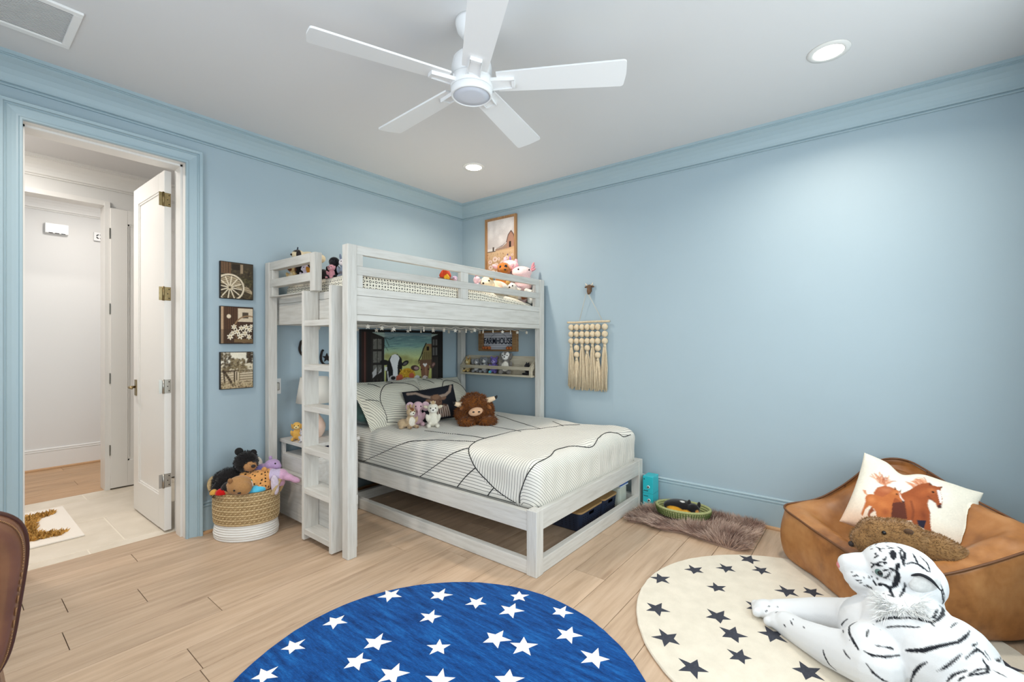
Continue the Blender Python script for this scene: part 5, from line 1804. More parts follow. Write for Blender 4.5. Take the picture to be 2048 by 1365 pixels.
plush('plush_toy', 'mustard plush paw hanging at the door end of the basket', (-2.448, -.205, .272), CAMZ, [((0, 0, .035), (.026, .028, .030)), ((.01, .015, .02), (.03, .03, .022))], (206, 154, 70), (), (), .005, group=G)


def leopard(P, C):
    rg = np.random.default_rng(2)
    idx = rg.choice(len(P), 130, replace=False)
    keep = []
    for i in idx:
        if all(np.linalg.norm(P[i] - P[j]) > .017 for j in keep):
            keep.append(i)
    for i in keep:
        m = np.linalg.norm(P - P[i], axis=1) < rg.uniform(.0045, .0065)
        C[m] = L3((40, 26, 18))
    return C


plush('plush_cheetah', 'spotted orange plush cheetah between caramel bear and bunny in the basket', (-2.245, -.300, .275), CAMZ,
      [((.02, .0, .10), (.075, .055, .055)), ((-.045, .02, .11), (.06, .05, .045)), ((-.01, -.04, .082), (.04, .032, .030)), ((.06, -.01, .06), (.05, .05, .05))],
      (222, 160, 96), [((-.025, -.07, .075), (.035, .03, .028), (238, 230, 224))], [('ear', [((.06, .0, .155), (.018, .012, .018))], cplain((222, 160, 96))), ('nose', [((-.035, -.074, .083), (.008, .006, .006))], m_nose), ('eye', [((.0, -.062, .105), (.009, .006, .009))], plain('green_eye', (60, 130, 60), .15))], .0045, leopard, group=G)
plush('plush_whale', 'bright blue plush whale poking out at the front of the basket', (-2.262, -.350, .268), CAMZ, [((0, 0, .045), (.058, .04, .030)), ((.04, 0, .055), (.03, .03, .025)), ((-.02, 0, .03), (.05, .04, .03))], (92, 192, 226), (), (), .005, group=G)
# ------------------------------------------------------------------ ceiling fan
m_fan = plain('fan_white', (236, 236, 236), .4)
m_lens = plain('frosted_lens', (206, 210, 220), .3)
FC = (-2.02, -2.05)
t = thing('ceiling_fan', 'white five-blade ceiling fan with a round unlit lamp', 'ceiling fan', (FC[0], FC[1], 0))
MB().lathe([(0, 2.665), (.018, 2.665), (.045, 2.675), (.066, 2.70), (.074, 2.73), (.074, 2.7449), (0, 2.7449)], n=32).build('canopy', m_fan, t)
MB().tube([(0, 0, 2.60), (0, 0, 2.68)], .013, 12).ell((0, 0, 2.672), .020).build('downrod', m_fan, t)
MB().lathe([(0, 2.605), (.030, 2.605), (.060, 2.595), (.084, 2.570), (.092, 2.535), (.093, 2.490), (.088, 2.484), (0, 2.484)], n=36).build('motor_housing', m_fan, t)
MB().lathe([(.074, 2.486), (.074, 2.480), (0, 2.480)], n=32).build('spindle', m_fan, t)
MB().lathe([(0, 2.482), (.094, 2.482), (.096, 2.478), (.096, 2.437), (.093, 2.434), (0, 2.434)], n=36).build('hub', m_fan, t)
MB().lathe([(0, 2.432), (.094, 2.432), (.0955, 2.428), (.0945, 2.405), (.091, 2.400), (.085, 2.400), (.084, 2.406), (0, 2.406)], n=36).build('lamp_ring', m_fan, t)
MB().lathe([(.0838, 2.409), (.0835, 2.403), (.05, 2.399), (0, 2.398)], n=32).build('lamp_lens', m_lens, t)
outl = []
for (r, w) in ((.12, .056), (.16, .058), (.40, .066), (.60, .072)):
    outl.append((r, w))
tip = [(.675 + .015 * math.cos(a), .059 + .015 * math.sin(a)) for a in np.linspace(PI / 2, 0, 5)]
poly = [(r, w) for r, w in outl] + tip + [(.6935, .02), (.6945, 0), (.6935, -.02)] + [(x, -y) for x, y in tip[::-1]] + [(r, -w) for r, w in outl[::-1]]
bl = MB().prism(poly[::-1], -.004, .004)
R_ = Matrix.Rotation(math.radians(-11), 4, 'X')
bl.xf(R_)
blm = bl.mesh('blade', m_fan)
arm = MB()
arm.prism([(.07, -.030), (.195, -.020), (.195, .020), (.07, .030)], -.0135, -.005)
arm.prism([(.09, -.033), (.20, -.0255), (.20, -.0215), (.09, -.0285)], -.020, -.004).prism([(.09, .0285), (.20, .0215), (.20, .0255), (.09, .033)], -.020, -.004)
arm.prism([(.186, -.0255), (.20, -.0255), (.20, .0255), (.186, .0255)], -.020, -.004)
arm.xf(R_)
arm.box(.05, .10, -.022, .022, -.014, .006)
armm = arm.mesh('blade_arm', m_fan)
for a in (13.5, -58.5, 157.5, 85.5, 229.5):
    link('blade', blm, t, (0, 0, 2.462), (0, 0, math.radians(a)))
    link('blade_arm', armm, t, (0, 0, 2.462), (0, 0, math.radians(a)))

# ------------------------------------------------------------------ rugs


def star_poly(R, r, wob, seed):
    rg = random.Random(seed)
    out = []
    for i in range(10):
        a = i * PI / 5 + rg.uniform(-wob, wob) * .35
        q = (R if i % 2 == 0 else r) * (1 + rg.uniform(-wob, wob))
        out.append((math.cos(a) * q, math.sin(a) * q))
    return out


def rug_round(name, label, c, R, m_pile, m_star, stars, sR, rot0, th=.012, edge=None):
    t = thing(name, label, 'rug', (c[0], c[1], 0))
    rg = random.Random(len(stars))
    n = 140
    prof = [(R - .004, .001), (R, .004), (R, th - .004), (R - .004, th), (0, th)]
    V = []
    mb = MB()
    vs, fs = [], []
    wob = [1 + .004 * math.sin(5 * a + 1) + rg.uniform(-.0022, .0022) for a in np.linspace(0, 2 * PI, n, endpoint=False)]
    for (r, z) in prof[:-1]:
        for j in range(n):
            a = 2 * PI * j / n
            vs.append((r * wob[j] * math.cos(a), r * wob[j] * math.sin(a), z))
    vs.append((0, 0, th))
    for i in range(3):
        for j in range(n):
            fs.append((i * n + j, i * n + (j + 1) % n, (i + 1) * n + (j + 1) % n, (i + 1) * n + j))
    for j in range(n):
        fs.append((3 * n + j, 3 * n + (j + 1) % n, 4 * n))
    fs.append(tuple(range(n))[::-1])
    mb.add(vs, fs)
    mb.build('pile', m_pile, t)
    ms = [MB().prism(star_poly(sR, sR * .44, .10, s), th - .002, th + .0008).mesh('star', m_star) for s in range(4)]
    for i, (x, y) in enumerate(stars):
        o = link('star', ms[i % 4], t, (x - c[0], y - c[1], 0), (0, 0, rot0 + rg.uniform(-.35, .35)))
        k2 = rg.uniform(.88, 1.12)
        o.scale = (k2, k2, 1)
    return t


m_blue, nt, b = base_mat('blue_pile', .95, sheen=.08, spec=.1)
n1 = noise_node(nt, 5, stretch=(9, 1.2, 1))
n2 = noise_node(nt, 90, stretch=(2, .5, 1))
mxv = nd(nt, 'ShaderNodeMath', operation='ADD')
nt.links.new(n1.outputs['Fac'], mxv.inputs[0])
m_s = nd(nt, 'ShaderNodeMath', operation='MULTIPLY')
m_s.inputs[1].default_value = .55
nt.links.new(n2.outputs['Fac'], m_s.inputs[0])
nt.links.new(m_s.outputs[0], mxv.inputs[1])
rp = ramp(nt, mxv.outputs[0], [(.55, (8, 50, 104)), (.78, (14, 72, 138)), (1.0, (26, 98, 168))])
nt.links.new(rp.outputs[0], b.inputs['Base Color'])
n3 = noise_node(nt, 260, stretch=(1, .6, 1))
add_bump(nt, b, n3.outputs['Fac'], .8, .004)
m_wpile = plain('cream_pile', (226, 216, 198), .95, c2=(214, 204, 186), scale=14, bump=.6, bscale=240, bdist=.003, sheen=.2)
m_starw = plain('white_star_pile', (232, 230, 228), .95, bump=.5, bscale=240)
m_stark = plain('charcoal_star_pile', (46, 48, 58), .95, c2=(62, 64, 74), scale=120, bump=.6, bscale=240)
BST = [(-2.144, -1.61), (-1.989, -1.805), (-1.926, -1.99), (-1.756, -2.122), (-1.873, -2.161), (-1.735, -2.355), (-2.141, -1.903), (-2.432, -1.596), (-1.859, -2.466), (-2.402, -1.862), (-2.261, -2.09), (-2.071, -2.24), (-2.04, -2.36), (-2.629, -1.615), (-1.919, -2.623), (-2.519, -1.9), (-2.473, -2.067), (-2.775, -1.693), (-2.384, -2.23), (-2.226, -2.43), (-2.70, -2.05), (-2.95, -1.86), (-2.62, -2.35), (-2.88, -2.25), (-2.40, -2.62), (-2.15, -2.72), (-2.70, -2.62), (-3.02, -2.42), (-2.45, -2.86)]
rug_round('blue_rug', 'round royal blue rug scattered with white stars', (-2.437, -2.271), .772, m_blue, m_starw, BST, .056, .35)
WST = [(-1.154, -2.609), (-.943, -2.722), (-.817, -2.855), (-.622, -2.933), (-.721, -3.012), (-1.061, -2.869), (-.881, -3.156), (-.808, -3.256), (-1.435, -2.696), (-1.318, -2.938), (-1.618, -2.807), (-1.416, -3.021), (-1.313, -3.157), (-1.549, -3.076), (-1.732, -2.948), (-1.48, -3.30), (-1.127, -3.066), (-1.176, -3.307), (-1.72, -3.20), (-1.80, -3.42), (-1.60, -3.55), (-1.25, -3.85), (-.98, -3.90), (-1.10, -3.60), (-1.08, -4.02)]
rug_round('cream_rug', 'round cream rug scattered with charcoal stars under the plush tiger', (-1.20, -3.311), .755, m_wpile, m_stark, WST, .055, .95)

# fur rug along the wall
t = thing('fur_rug', 'long-haired taupe fur rug by the wall beside the bed', 'rug', (-.27, -2.50, 0))
fp = [(-.02, .38), (-.14, .40), (-.23, .36), (-.20, .25), (-.235, .12), (-.20, -.02), (-.235, -.18), (-.255, -.34), (-.18, -.40), (-.05, -.405), (.10, -.40), (.20, -.41), (.222, -.30), (.215, 0), (.225, .25), (.115, .292), (.055, .345)]
fp = [tuple(v[:2]) for v in catmull([(x, y, 0) for x, y in fp] + [(fp[0][0], fp[0][1], 0)], 3)][:-1]
MB().prism(fp[::-1] if False else fp, .001, .012).build('hide', plain('hide', (150, 124, 108), .95), t, fix=True)
rg = np.random.default_rng(12)
pts = []
FP = np.array(fp)
while len(pts) < 15000:
    x = rg.uniform(-.27, .23, 4000)
    y = rg.uniform(-.42, .42, 4000)
    ins = np.zeros(4000, bool)
    for i in range(len(FP)):
        xa, ya = FP[i]
        xb, yb = FP[i - 1]
        if ya != yb:
            ins ^= ((ya > y) != (yb > y)) & (x < (xb - xa) * (y - ya) / (yb - ya) + xa)
    pts += list(zip(x[ins], y[ins]))
pts = np.array(pts[:15000])
P3 = np.stack([pts[:, 0], pts[:, 1], np.full(len(pts), .010)], 1)
fld = np.stack([fnoise(P3, 5, 1.5), fnoise(P3, 5, 7.5)], 1) * 1.5
dr = np.stack([fld[:, 0] + pts[:, 0] * 2.6 - .35 + rg.normal(0, .25, len(pts)), fld[:, 1] + pts[:, 1] * 1.0 + rg.normal(0, .25, len(pts)), np.full(len(pts), 1.0)], 1)
lnf = rg.uniform(.05, .09, len(pts))
nearw = pts[:, 0] > .17
dr[nearw, 0] = np.minimum(dr[nearw, 0], 0)
under = (((pts[:, 0] - .058) / .135) ** 2 + ((pts[:, 1] - .075) / .20) ** 2) < 1        # pressed flat by the pet bed
lnf = np.where(under, .018, lnf)
tone = np.clip(.5 + fnoise(P3, 9, 4.4) * .9 + rg.normal(0, .2, len(pts)), 0, 1)[:, None]
cc = L3((150, 118, 104)) * (1 - tone) + L3((224, 198, 180)) * tone
strands('fur', P3, dr, lnf, .0042, cc, m_fur, t, rng=rg, bend=np.tile(np.array([0, 0, -.25]), (len(pts), 1)))

# ------------------------------------------------------------------ under and beside the low bed
m_navy = plain('navy_plastic', (38, 48, 70), .45)
m_lid = wood('bin_lid', (168, 128, 78), (190, 150, 98), (204, 168, 118), 0, rough=.5, scale=6)


def bin_(x0, x1, y0, y1, h, label):
    t = thing('storage_bin', label, 'storage bin', ((x0 + x1) / 2, (y0 + y1) / 2, 0), 0, 'navy bins with wooden lids under the bed')
    a, b2 = (x1 - x0) / 2, (y1 - y0) / 2
    n = 7
    rr = .03

    def ringp(s, z):
        out = []
        for (cx, cy, a0) in ((a - rr, b2 - rr, 0), (-a + rr, b2 - rr, PI / 2), (-a + rr, -b2 + rr, PI), (a - rr, -b2 + rr, 3 * PI / 2)):
            for k2 in range(n):
                an = a0 + PI / 2 * k2 / (n - 1)
                out.append(((cx + rr * math.cos(an)) * s, (cy + rr * math.sin(an)) * s, z))
        return out
    mb = MB()

    def wall(z, inset=0.0):
        """one ring with two extra points that frame the hand hole in the front side"""
        sc_ = (.93 + .07 * (z - .01) / (h - .01) if z > .01 else .90) - inset
        p = ringp(sc_, z)
        return p[:3 * n] + [(-.035, -b2 * sc_, z), (.035, -b2 * sc_, z)] + p[3 * n:]
    rings = [wall(.002), wall(.0101), wall(h * .70), wall(h * .88), wall(h), wall(h, .015), wall(h * .88, .015), wall(h * .70, .015), wall(.013, .015)]
    m2 = len(rings[0])
    hole = 3 * n
    fs_ = []
    for i in range(8):
        for j in range(m2):
            if j == hole and i in (2, 6):
                continue
            fs_.append((i * m2 + j, i * m2 + (j + 1) % m2, (i + 1) * m2 + (j + 1) % m2, (i + 1) * m2 + j))
    o2, o3_, i2, i3 = [r_ * m2 + hole for r_ in (2, 3, 7, 6)]
    fs_ += [(o2, o2 + 1, i2 + 1, i2), (o3_ + 1, o3_, i3, i3 + 1), (o2, i2, i3, o3_), (o2 + 1, o3_ + 1, i3 + 1, i2 + 1)]
    mb.add(sum(rings, []), fs_ + [tuple(range(m2))[::-1], tuple(range(8 * m2, 9 * m2))], False)
    mb.build('tub', m_navy, t)
    m2 = 4 * n
    lid = MB()
    l1, l2 = ringp(1.02, h), ringp(1.02, h + .012)
    lid.add(l1 + l2, [(j, (j + 1) % m2, m2 + (j + 1) % m2, m2 + j) for j in range(m2)] + [tuple(range(m2))[::-1], tuple(range(m2, 2 * m2))])
    lid.build('lid', m_lid, t)
    dt = MB()
    for i in range(9):
        for j in range(5):
            z = .03 + j * h * .13
            s = .93 + .07 * z / h
            for (xx, yy) in ((-a * s - .0006, -b2 * .7 + i * b2 * 1.4 / 8),):
                dt.box(xx - .0006, xx + .002, yy - .004, yy + .004, z - .004, z + .004)
            xx = -a * .7 + i * a * 1.4 / 8
            if abs(xx) > .045 or z < h * .60:
                dt.box(xx - .004, xx + .004, -b2 * s - .0012, -b2 * s + .002, z - .004, z + .004)
    dt.build('perforation_shade', plain('perforation_shade_paint', (24, 30, 46), .7), t)['kind'] = 'stuff'  # solid dark dots: shade of small holes put in as colour, nothing cut
    return t


bin_(-.895, -.575, -1.975, -1.62, .125, 'navy perforated bin with a wooden lid under the bed foot, larger one')
bin_(-.560, -.335, -1.975, -1.66, .125, 'navy perforated bin with a wooden lid beside the blue-lidded tub')
t = thing('blue_lid_tub', 'translucent tub with a bright blue lid under the bed by the wall', 'storage tub', (-.245, -1.915, 0))
MB().box(-.065, .065, -.07, .10, .002, .165, .02).build('tub', plain('milky_plastic', (222, 222, 204), .35, c2=(200, 214, 206), scale=6), t)
MB().box(-.072, .072, -.077, .107, .160, .172, .005).build('rim', plain('tub_rim', (226, 236, 240), .35), t)
MB().box(-.075, .075, -.08, .11, .170, .202, .014).build('lid', plain('blue_lid', (16, 96, 190), .35), t)

t = thing('teal_box', 'tall glossy teal box with painted eyes standing beside the bed leg', 'box', (-.108, -2.146, 0))
m_teal = plain('teal_card', (46, 190, 200), .3)
MB().box(-.058, .058, -.040, .040, .001, .245, .003).build('carton', m_teal, t)
MB().box(-.0585, .0585, -.0405, .0405, .115, .117).build('fold_line', plain('teal_dark', (24, 130, 142), .4), t)
for (z, y) in ((.165, -.004), (.065, -.010)):
    eo = MB().tube([(-.0580, y, z), (-.0595, y, z)], .012, 14).build('eye', plain('eye_white', (220, 228, 224), .4), t)
    MB().tube([(-.0590, y, z), (-.0602, y, z)], .006, 10).build('pupil', m_dark, eo)
mk = MB()
for (z, s) in ((.132, 1), (.098, -1)):
    for q in range(3):
        mk.add([(-.0585, .036 - q * .012, z), (-.0585, .022 - q * .012, z + .010 * s), (-.0585, .022 - q * .012, z - .001)], [(0, 1, 2)])
mk.box(-.0592, -.058, .024, .032, .218, .226)
mk.build('printed_marks', plain('ink_dark', (22, 60, 66), .6), t)['kind'] = 'stuff'

# dog asleep in a green rope bed
m_green = plain('green_rope', (150, 154, 100), .9, c2=(172, 174, 122), scale=80, bump=.5, bscale=200)
t = thing('rope_dog_bed', 'oval green rope pet bed lying on the fur rug', 'pet bed', (-.212, -2.425, .03), .18)
MB().lathe([(0, .0), (.10, .0), (.118, .006), (0, .012)], n=40, sx=.92, sy=1.38).build('base', m_green, t)
for i in range(4):
    f_ = 1.0 + .035 * i
    pts = [(math.cos(a) * .112 * f_, math.sin(a) * .165 * f_, .012 + i * .0155) for a in np.linspace(0, 2 * PI, 48, endpoint=False)]
    MB().tube(pts, .0095, 8, closed=True).build('rope_coil', m_green, t)
wr_ = MB()
for q in range(64):
    a = 2 * PI * q / 64
    wr_.tube([(math.cos(a) * (.112 * (1 + .035 * i) + .008), math.sin(a) * (.165 * (1 + .035 * i) + .008), .006 + i * .0155) for i in range(4)], .0035, 5)
wr_.build('whipping', plain('green_dark', (84, 100, 46), .9), t)['kind'] = 'stuff'
plush('toy_dog', 'black and tan sleeping toy dog curled up in the green pet bed', (-.215, -2.425, .044), .18,
      [((0, .02, .045), (.075, .115, .048)), ((-.035, -.075, .05), (.042, .045, .040)), ((-.065, -.092, .036), (.026, .025, .022)), ((-.06, .05, .02), (.04, .05, .028)), ((-.06, -.02, .018), (.04, .04, .02))],
      (26, 24, 25), [((-.072, .05, .026), (.045, .07, .036), (206, 150, 46)), ((-.085, -.03, .020), (.05, .05, .030), (206, 152, 52)), ((-.068, -.105, .04), (.022, .02, .02), (170, 120, 60)), ((-.02, .0, .085), (.012, .016, .02), (214, 210, 204))],
      [('ear', [((-.012, -.045, .085), (.02, .012, .022))], cplain((24, 22, 23))), ('ear', [((-.012, -.11, .080), (.02, .012, .022))], cplain((24, 22, 23))), ('nose', [((-.092, -.098, .036), (.010, .013, .009))], m_nose)], .0055)

# ------------------------------------------------------------------ leather beanbag
m_leath, nt, b = base_mat('tan_leather', .42, spec=.45)
n1 = noise_node(nt, 3.2, detail=6)
n2 = noise_node(nt, 26, detail=3)
ad = nd(nt, 'ShaderNodeMath', operation='MULTIPLY_ADD')
nt.links.new(n2.outputs['Fac'], ad.inputs[0])
ad.inputs[1].default_value = .22
nt.links.new(n1.outputs['Fac'], ad.inputs[2])
rp = ramp(nt, ad.outputs[0], [(.42, (128, 80, 40)), (.60, (164, 108, 58)), (.80, (186, 132, 80))])
nt.links.new(rp.outputs[0], b.inputs['Base Color'])
n3 = noise_node(nt, 240)
add_bump(nt, b, n3.outputs['Fac'], .18, .001)
bc = np.array([-.56, -3.575])
CR = np.array([(-.41, -3.05), (-1.07, -3.585), (-.64, -4.10), (-.075, -3.63)])
ZA = {75: .292, 52: .335, 30: .44, 8: .585, -8: .600, -30: .55, -55: .50, -80: .47, -98: .43, -125: .36, -150: .315, -181: .278, -205: .262, -232: .266, -258: .272, -285: .292}
za = sorted(ZA.items())
nth = 160
TH = np.linspace(0, 2 * PI, nth, endpoint=False)


def poly_r(th):
    d = np.array([math.cos(th), math.sin(th)])
    best = 9
    for i in range(4):
        p, q = CR[i] - bc, CR[(i + 1) % 4] - bc
        e = q - p
        den = d[0] * e[1] - d[1] * e[0]
        if abs(den) < 1e-9:
            continue
        s = (p[0] * e[1] - p[1] * e[0]) / den
        u = (p[0] * d[1] - p[1] * d[0]) / den
        if s > 0 and -1e-6 <= u <= 1 + 1e-6:
            best = min(best, s)
    return best


RR = np.array([poly_r(a) for a in TH])
Rs = sum(np.roll(RR, k2) * w for k2, w in zip(range(-4, 5), np.array([1, 2, 3, 4, 5, 4, 3, 2, 1]) / 25))
deg = np.degrees(TH)
deg = np.where(deg > 75, deg - 360, deg)
ZR = np.interp(deg, [k2 for k2, _ in za], [v for _, v in za])
ZR = sum(np.roll(ZR, k2) for k2 in range(-3, 4)) / 7
prof = [(.93, 'f', 0.0), (.985, 'f', .02), (1.02, 'f', .12), (1.045, 'f', .30), (1.05, 'f', .48), (1.04, 'f', .66), (1.022, 'f', .82), (1.006, 'f', .93), (1.0, 'f', 1.0)]
inn = [(.985, 1.01), (.95, 1.06), (.90, 1.11), (.83, 1.13), (.75, 1.06), (.67, .90), (.59, .66), (.50, .40), (.40, .18), (.28, .05), (.14, 0)]
SEAT = .165
rows_ = []
for f_, _, zf in prof:
    rows_.append(np.stack([bc[0] + np.cos(TH) * Rs * f_, bc[1] + np.sin(TH) * Rs * f_, .014 + (ZR - .014) * zf], 1))
fatw = np.exp(-((deg + 95) / 26.0) ** 2) * .8
backw = np.exp(-((deg + 8) / 50.0) ** 2)
for f_, zf in inn:
    fat = 1.05 - .55 * np.clip((.95 - f_) / .6, 0, 1) ** 1.5
    zz_ = zf + np.maximum(fat - zf, 0) * np.clip(fatw, 0, 1) * np.clip((f_ - .22) / .25, 0, 1)
    rows_.append(np.stack([bc[0] + .02 + np.cos(TH) * Rs * f_, bc[1] + np.sin(TH) * Rs * f_, SEAT + (ZR - SEAT) * zz_ * (1 - .22 * backw * (f_ < .96))], 1))
rows_.append(np.tile([bc[0] + .02, bc[1], SEAT], (nth, 1)))
V = np.concatenate(rows_)
V[:, 0] = np.minimum(V[:, 0], -.035)
nr = len(rows_)
Fq = grid_faces(nth, nr, True)
cen = np.array([bc[0], bc[1], .2])
out = V - cen
out /= np.linalg.norm(out, axis=1, keepdims=True) + 1e-9
rowi = np.repeat(np.arange(nr), nth)
amp = np.where((rowi > 0) & (rowi != 8), 1.0, 0.0)
tcol = np.tile(TH, nr)
fold = np.sin(tcol * 22 + fnoise(V, 3, 2) * 6) * .006 * np.clip((rowi - 9) / 3, 0, 1) * np.clip((17 - rowi) / 4, 0, 1)
V = V + out * ((fnoise(V, 4.5, 1.2) * .020 + fnoise(V, 11, 6.2) * .008 + fold) * amp)[:, None]
V[:, 2] = np.maximum(V[:, 2], .0132)
V[:, 0] = np.minimum(V[:, 0], -.034)
bb_ = thing('beanbag_chair', 'slouchy tan leather beanbag chair in the corner on the cream rug', 'beanbag', (bc[0], bc[1], 0))
Vl = V - np.array([bc[0], bc[1], 0])
me = np_mesh('cover', Vl, Fq, m_leath)
co = link('cover', me, bb_)
smd = co.modifiers.new('s', 'SUBSURF')
smd.levels = smd.render_levels = 1
rim = Vl[8 * nth:9 * nth]
MB().tube([tuple(p + np.array([0, 0, .004])) for p in rim], .0055, 7, closed=True).build('piped_seam', plain('leather_dark', (104, 64, 32), .5), bb_)
for k2 in (14, 150):
    MB().tube([tuple(Vl[r_ * nth + k2] + (Vl[r_ * nth + k2] - np.array([0, 0, .2])) / np.linalg.norm(Vl[r_ * nth + k2] - np.array([0, 0, .2])) * .001) for r_ in range(1, 9)], .0028, 6).build('side_seam', MATS['leather_dark'], bb_)

# horse cushion
A = Art(150, 140, (232, 226, 210))
A.grad(.55, 1, (232, 226, 210), (222, 190, 164)).el(.2, .95, .3, .18, (214, 172, 142), 0, .7, .9).el(.75, .98, .2, .1, (214, 180, 156), 0, .6, .9)
chest, chd, chl = (150, 78, 42), (76, 38, 32), (196, 116, 70)
for i in range(34):                                            # tail and mane
    x0, y0 = .225 + A.rng.uniform(-.03, .05), .37 + A.rng.uniform(-.03, .03)
    A.line([(.25 + A.rng.uniform(-.01, .02), .40), (x0, y0), (x0 + A.rng.uniform(-.10, .07), y0 - A.rng.uniform(.02, .11))], .006, [(200, 132, 96), (168, 92, 60), (222, 164, 130)][i % 3], .8)
for i in range(44):
    x0 = A.rng.uniform(.47, .57)
    y0 = .32 - (x0 - .47) * 1.35
    A.line([(x0 + .02, y0 + .03), (x0 - .01, y0 - .03), (x0 - A.rng.uniform(.03, .08), y0 - A.rng.uniform(.02, .09))], .006, [(206, 136, 98), (182, 104, 68), (226, 170, 134)][i % 3], .8)
A.poly([(.186, .55), (.203, .462), (.259, .406), (.32, .40), (.392, .443), (.40, .60), (.243, .628)], (168, 92, 56)).el(.28, .46, .08, .05, (198, 124, 84), -20, .6, .8)
A.poly([(.586, .164), (.612, .191), (.652, .184), (.691, .154), (.68, .2), (.677, .238), (.705, .322), (.717, .402), (.713, .447), (.691, .453), (.669, .415), (.637, .39), (.611, .394), (.616, .459), (.651, .54), (.669, .63), (.694, .732), (.75, .834), (.79, .917), (.771, .919), (.717, .843), (.666, .776), (.626, .724), (.592, .727), (.63, .787), (.68, .848), (.674, .872), (.617, .829), (.577, .777), (.535, .714), (.469, .761), (.39, .786), (.342, .605), (.373, .494), (.411, .426), (.449, .363), (.48, .297), (.523, .223), (.561, .187)], chest)
A.el(.50, .52, .09, .10, (176, 98, 56), 30, .8, .8).el(.56, .33, .05, .10, (172, 94, 52), 30, .8, .8).el(.61, .60, .045, .09, (110, 52, 32), -20, .6, .8).el(.62, .27, .045, .06, (186, 108, 62), 20, .8, .7)
A.poly([(.345, .603), (.443, .526), (.504, .716), (.39, .786)], chd, .85).poly([(.573, .681), (.642, .645), (.643, .744), (.595, .74)], (38, 34, 50)).line([(.49, .50), (.53, .60), (.54, .70)], .016, (110, 54, 34), .6).line([(.70, .74), (.775, .90)], .016, (104, 48, 30), .6)
A.poly([(.651, .239), (.671, .227), (.699, .311), (.709, .392), (.695, .385), (.674, .311)], (240, 230, 222)).poly([(.685, .427), (.707, .393), (.723, .442), (.696, .457)], (70, 40, 38)).el(.628, .285, .013, .014, (20, 12, 10)).line([(.60, .36), (.655, .40)], .010, (112, 56, 34), .7)
A.poly([(.588, .206), (.586, .159), (.612, .191)], (96, 50, 32)).poly([(.663, .196), (.692, .151), (.68, .204)], (96, 50, 32))
A.poly([(.336, .375), (.357, .407), (.379, .422), (.393, .377), (.393, .422), (.412, .487), (.441, .526), (.43, .553), (.407, .538), (.379, .52), (.357, .518), (.358, .584), (.369, .673), (.383, .775), (.276, .826), (.256, .762), (.212, .723), (.188, .721), (.165, .785), (.166, .87), (.145, .846), (.149, .752), (.143, .677), (.131, .643), (.142, .592), (.204, .561), (.267, .565), (.299, .508), (.319, .461)], (182, 104, 56))
A.el(.19, .64, .05, .055, (206, 130, 78), 0, .8, .8).el(.29, .65, .06, .06, (196, 118, 66), 20, .8, .8).el(.33, .73, .045, .06, (140, 72, 42), 0, .6, .8).el(.35, .46, .03, .05, (200, 124, 72), 30, .7, .8)
A.poly([(.212, .723), (.244, .761), (.215, .814), (.253, .877), (.227, .882), (.197, .825), (.204, .753)], (138, 72, 42)).poly([(.382, .435), (.409, .488), (.439, .527), (.43, .532), (.4, .493)], (240, 228, 220)).el(.369, .472, .009, .010, (20, 12, 10)).el(.432, .538, .012, .012, (60, 38, 38))
A.poly([(.338, .424), (.337, .369), (.359, .409)], (104, 54, 34)).poly([(.38, .428), (.393, .374), (.396, .424)], (104, 54, 34))
for i in range(10):
    A.line([(.14, .60), (.125 + A.rng.uniform(-.01, .01), .585), (.10 + A.rng.uniform(-.01, .02), .55)], .005, (206, 140, 100), .8)
A.grain(.04)
V, Fq, UV, k = pillow_grid(.48, .43, .16, 130, seed=6)
# the karate-chop dent in the top edge
u_ = UV[:, 0] - .36
V[:, 2] -= np.exp(-(u_ / .10) ** 2) * np.clip((V[:, 2] - .02) / .23, 0, 1) * .055
cc = A.at(UV)
cc[k:] = L3((230, 224, 208))
me = np_mesh('horse_cushion', V, Fq, MATS['printed_cloth'])
set_col(me, cc)
ho = tag(link('horse_cushion', me), 'cream cushion printed with two running chestnut horses on the beanbag', 'pillow')
place(ho, (-.475, -3.64, .430), math.radians(-38), math.radians(-93), math.radians(15))

# brown plush lying on the beanbag
bv_ = plush('plush_beaver', 'fuzzy brown plush beaver stretched out in the beanbag seat', (-.775, -3.66, .315), 0,
            [((-.055, .145, .060), (.080, .085, .078)), ((-.075, .195, .035), (.066, .056, .056)), ((-.035, .07, .058), (.095, .11, .084)), ((0, -.03, .025), (.09, .12, .075)), ((.0, -.09, .020), (.075, .075, .060)), ((-.01, .08, -.02), (.085, .10, .05))],
            (146, 110, 70), [], [('ear', [((-.100, .040, .118), (.010, .018, .012), (0, .3, .2))], cplain((84, 58, 36))), ('eye', [((-.122, .125, .098), .009)], m_eye), ('nose', [((-.105, .242, .010), (.014, .014, .013))], m_nose)], .009, pile=(9000, .012, .0024, (.05, -.6, -.1)))

# ------------------------------------------------------------------ leather chair at the left edge
m_brown = plain('brown_leather', (106, 70, 50), .27, c2=(126, 84, 60), scale=9, bump=.1, bscale=300, spec=.6)
t = thing('leather_chair', 'brown leather chair with a stitched welt, its back turned to the windows', 'chair', (-3.64, -2.0, 0), 0)
hw = .236


def back_pt(x, z, dy):
    """tapered shell that leans back towards the room's windows"""
    k2 = 1 - .16 * np.clip((.86 - z) / .42, 0, 1)
    return (x * k2, .10 - (z - .46) * .24 + dy + .05 * (x / hw) ** 2, z)


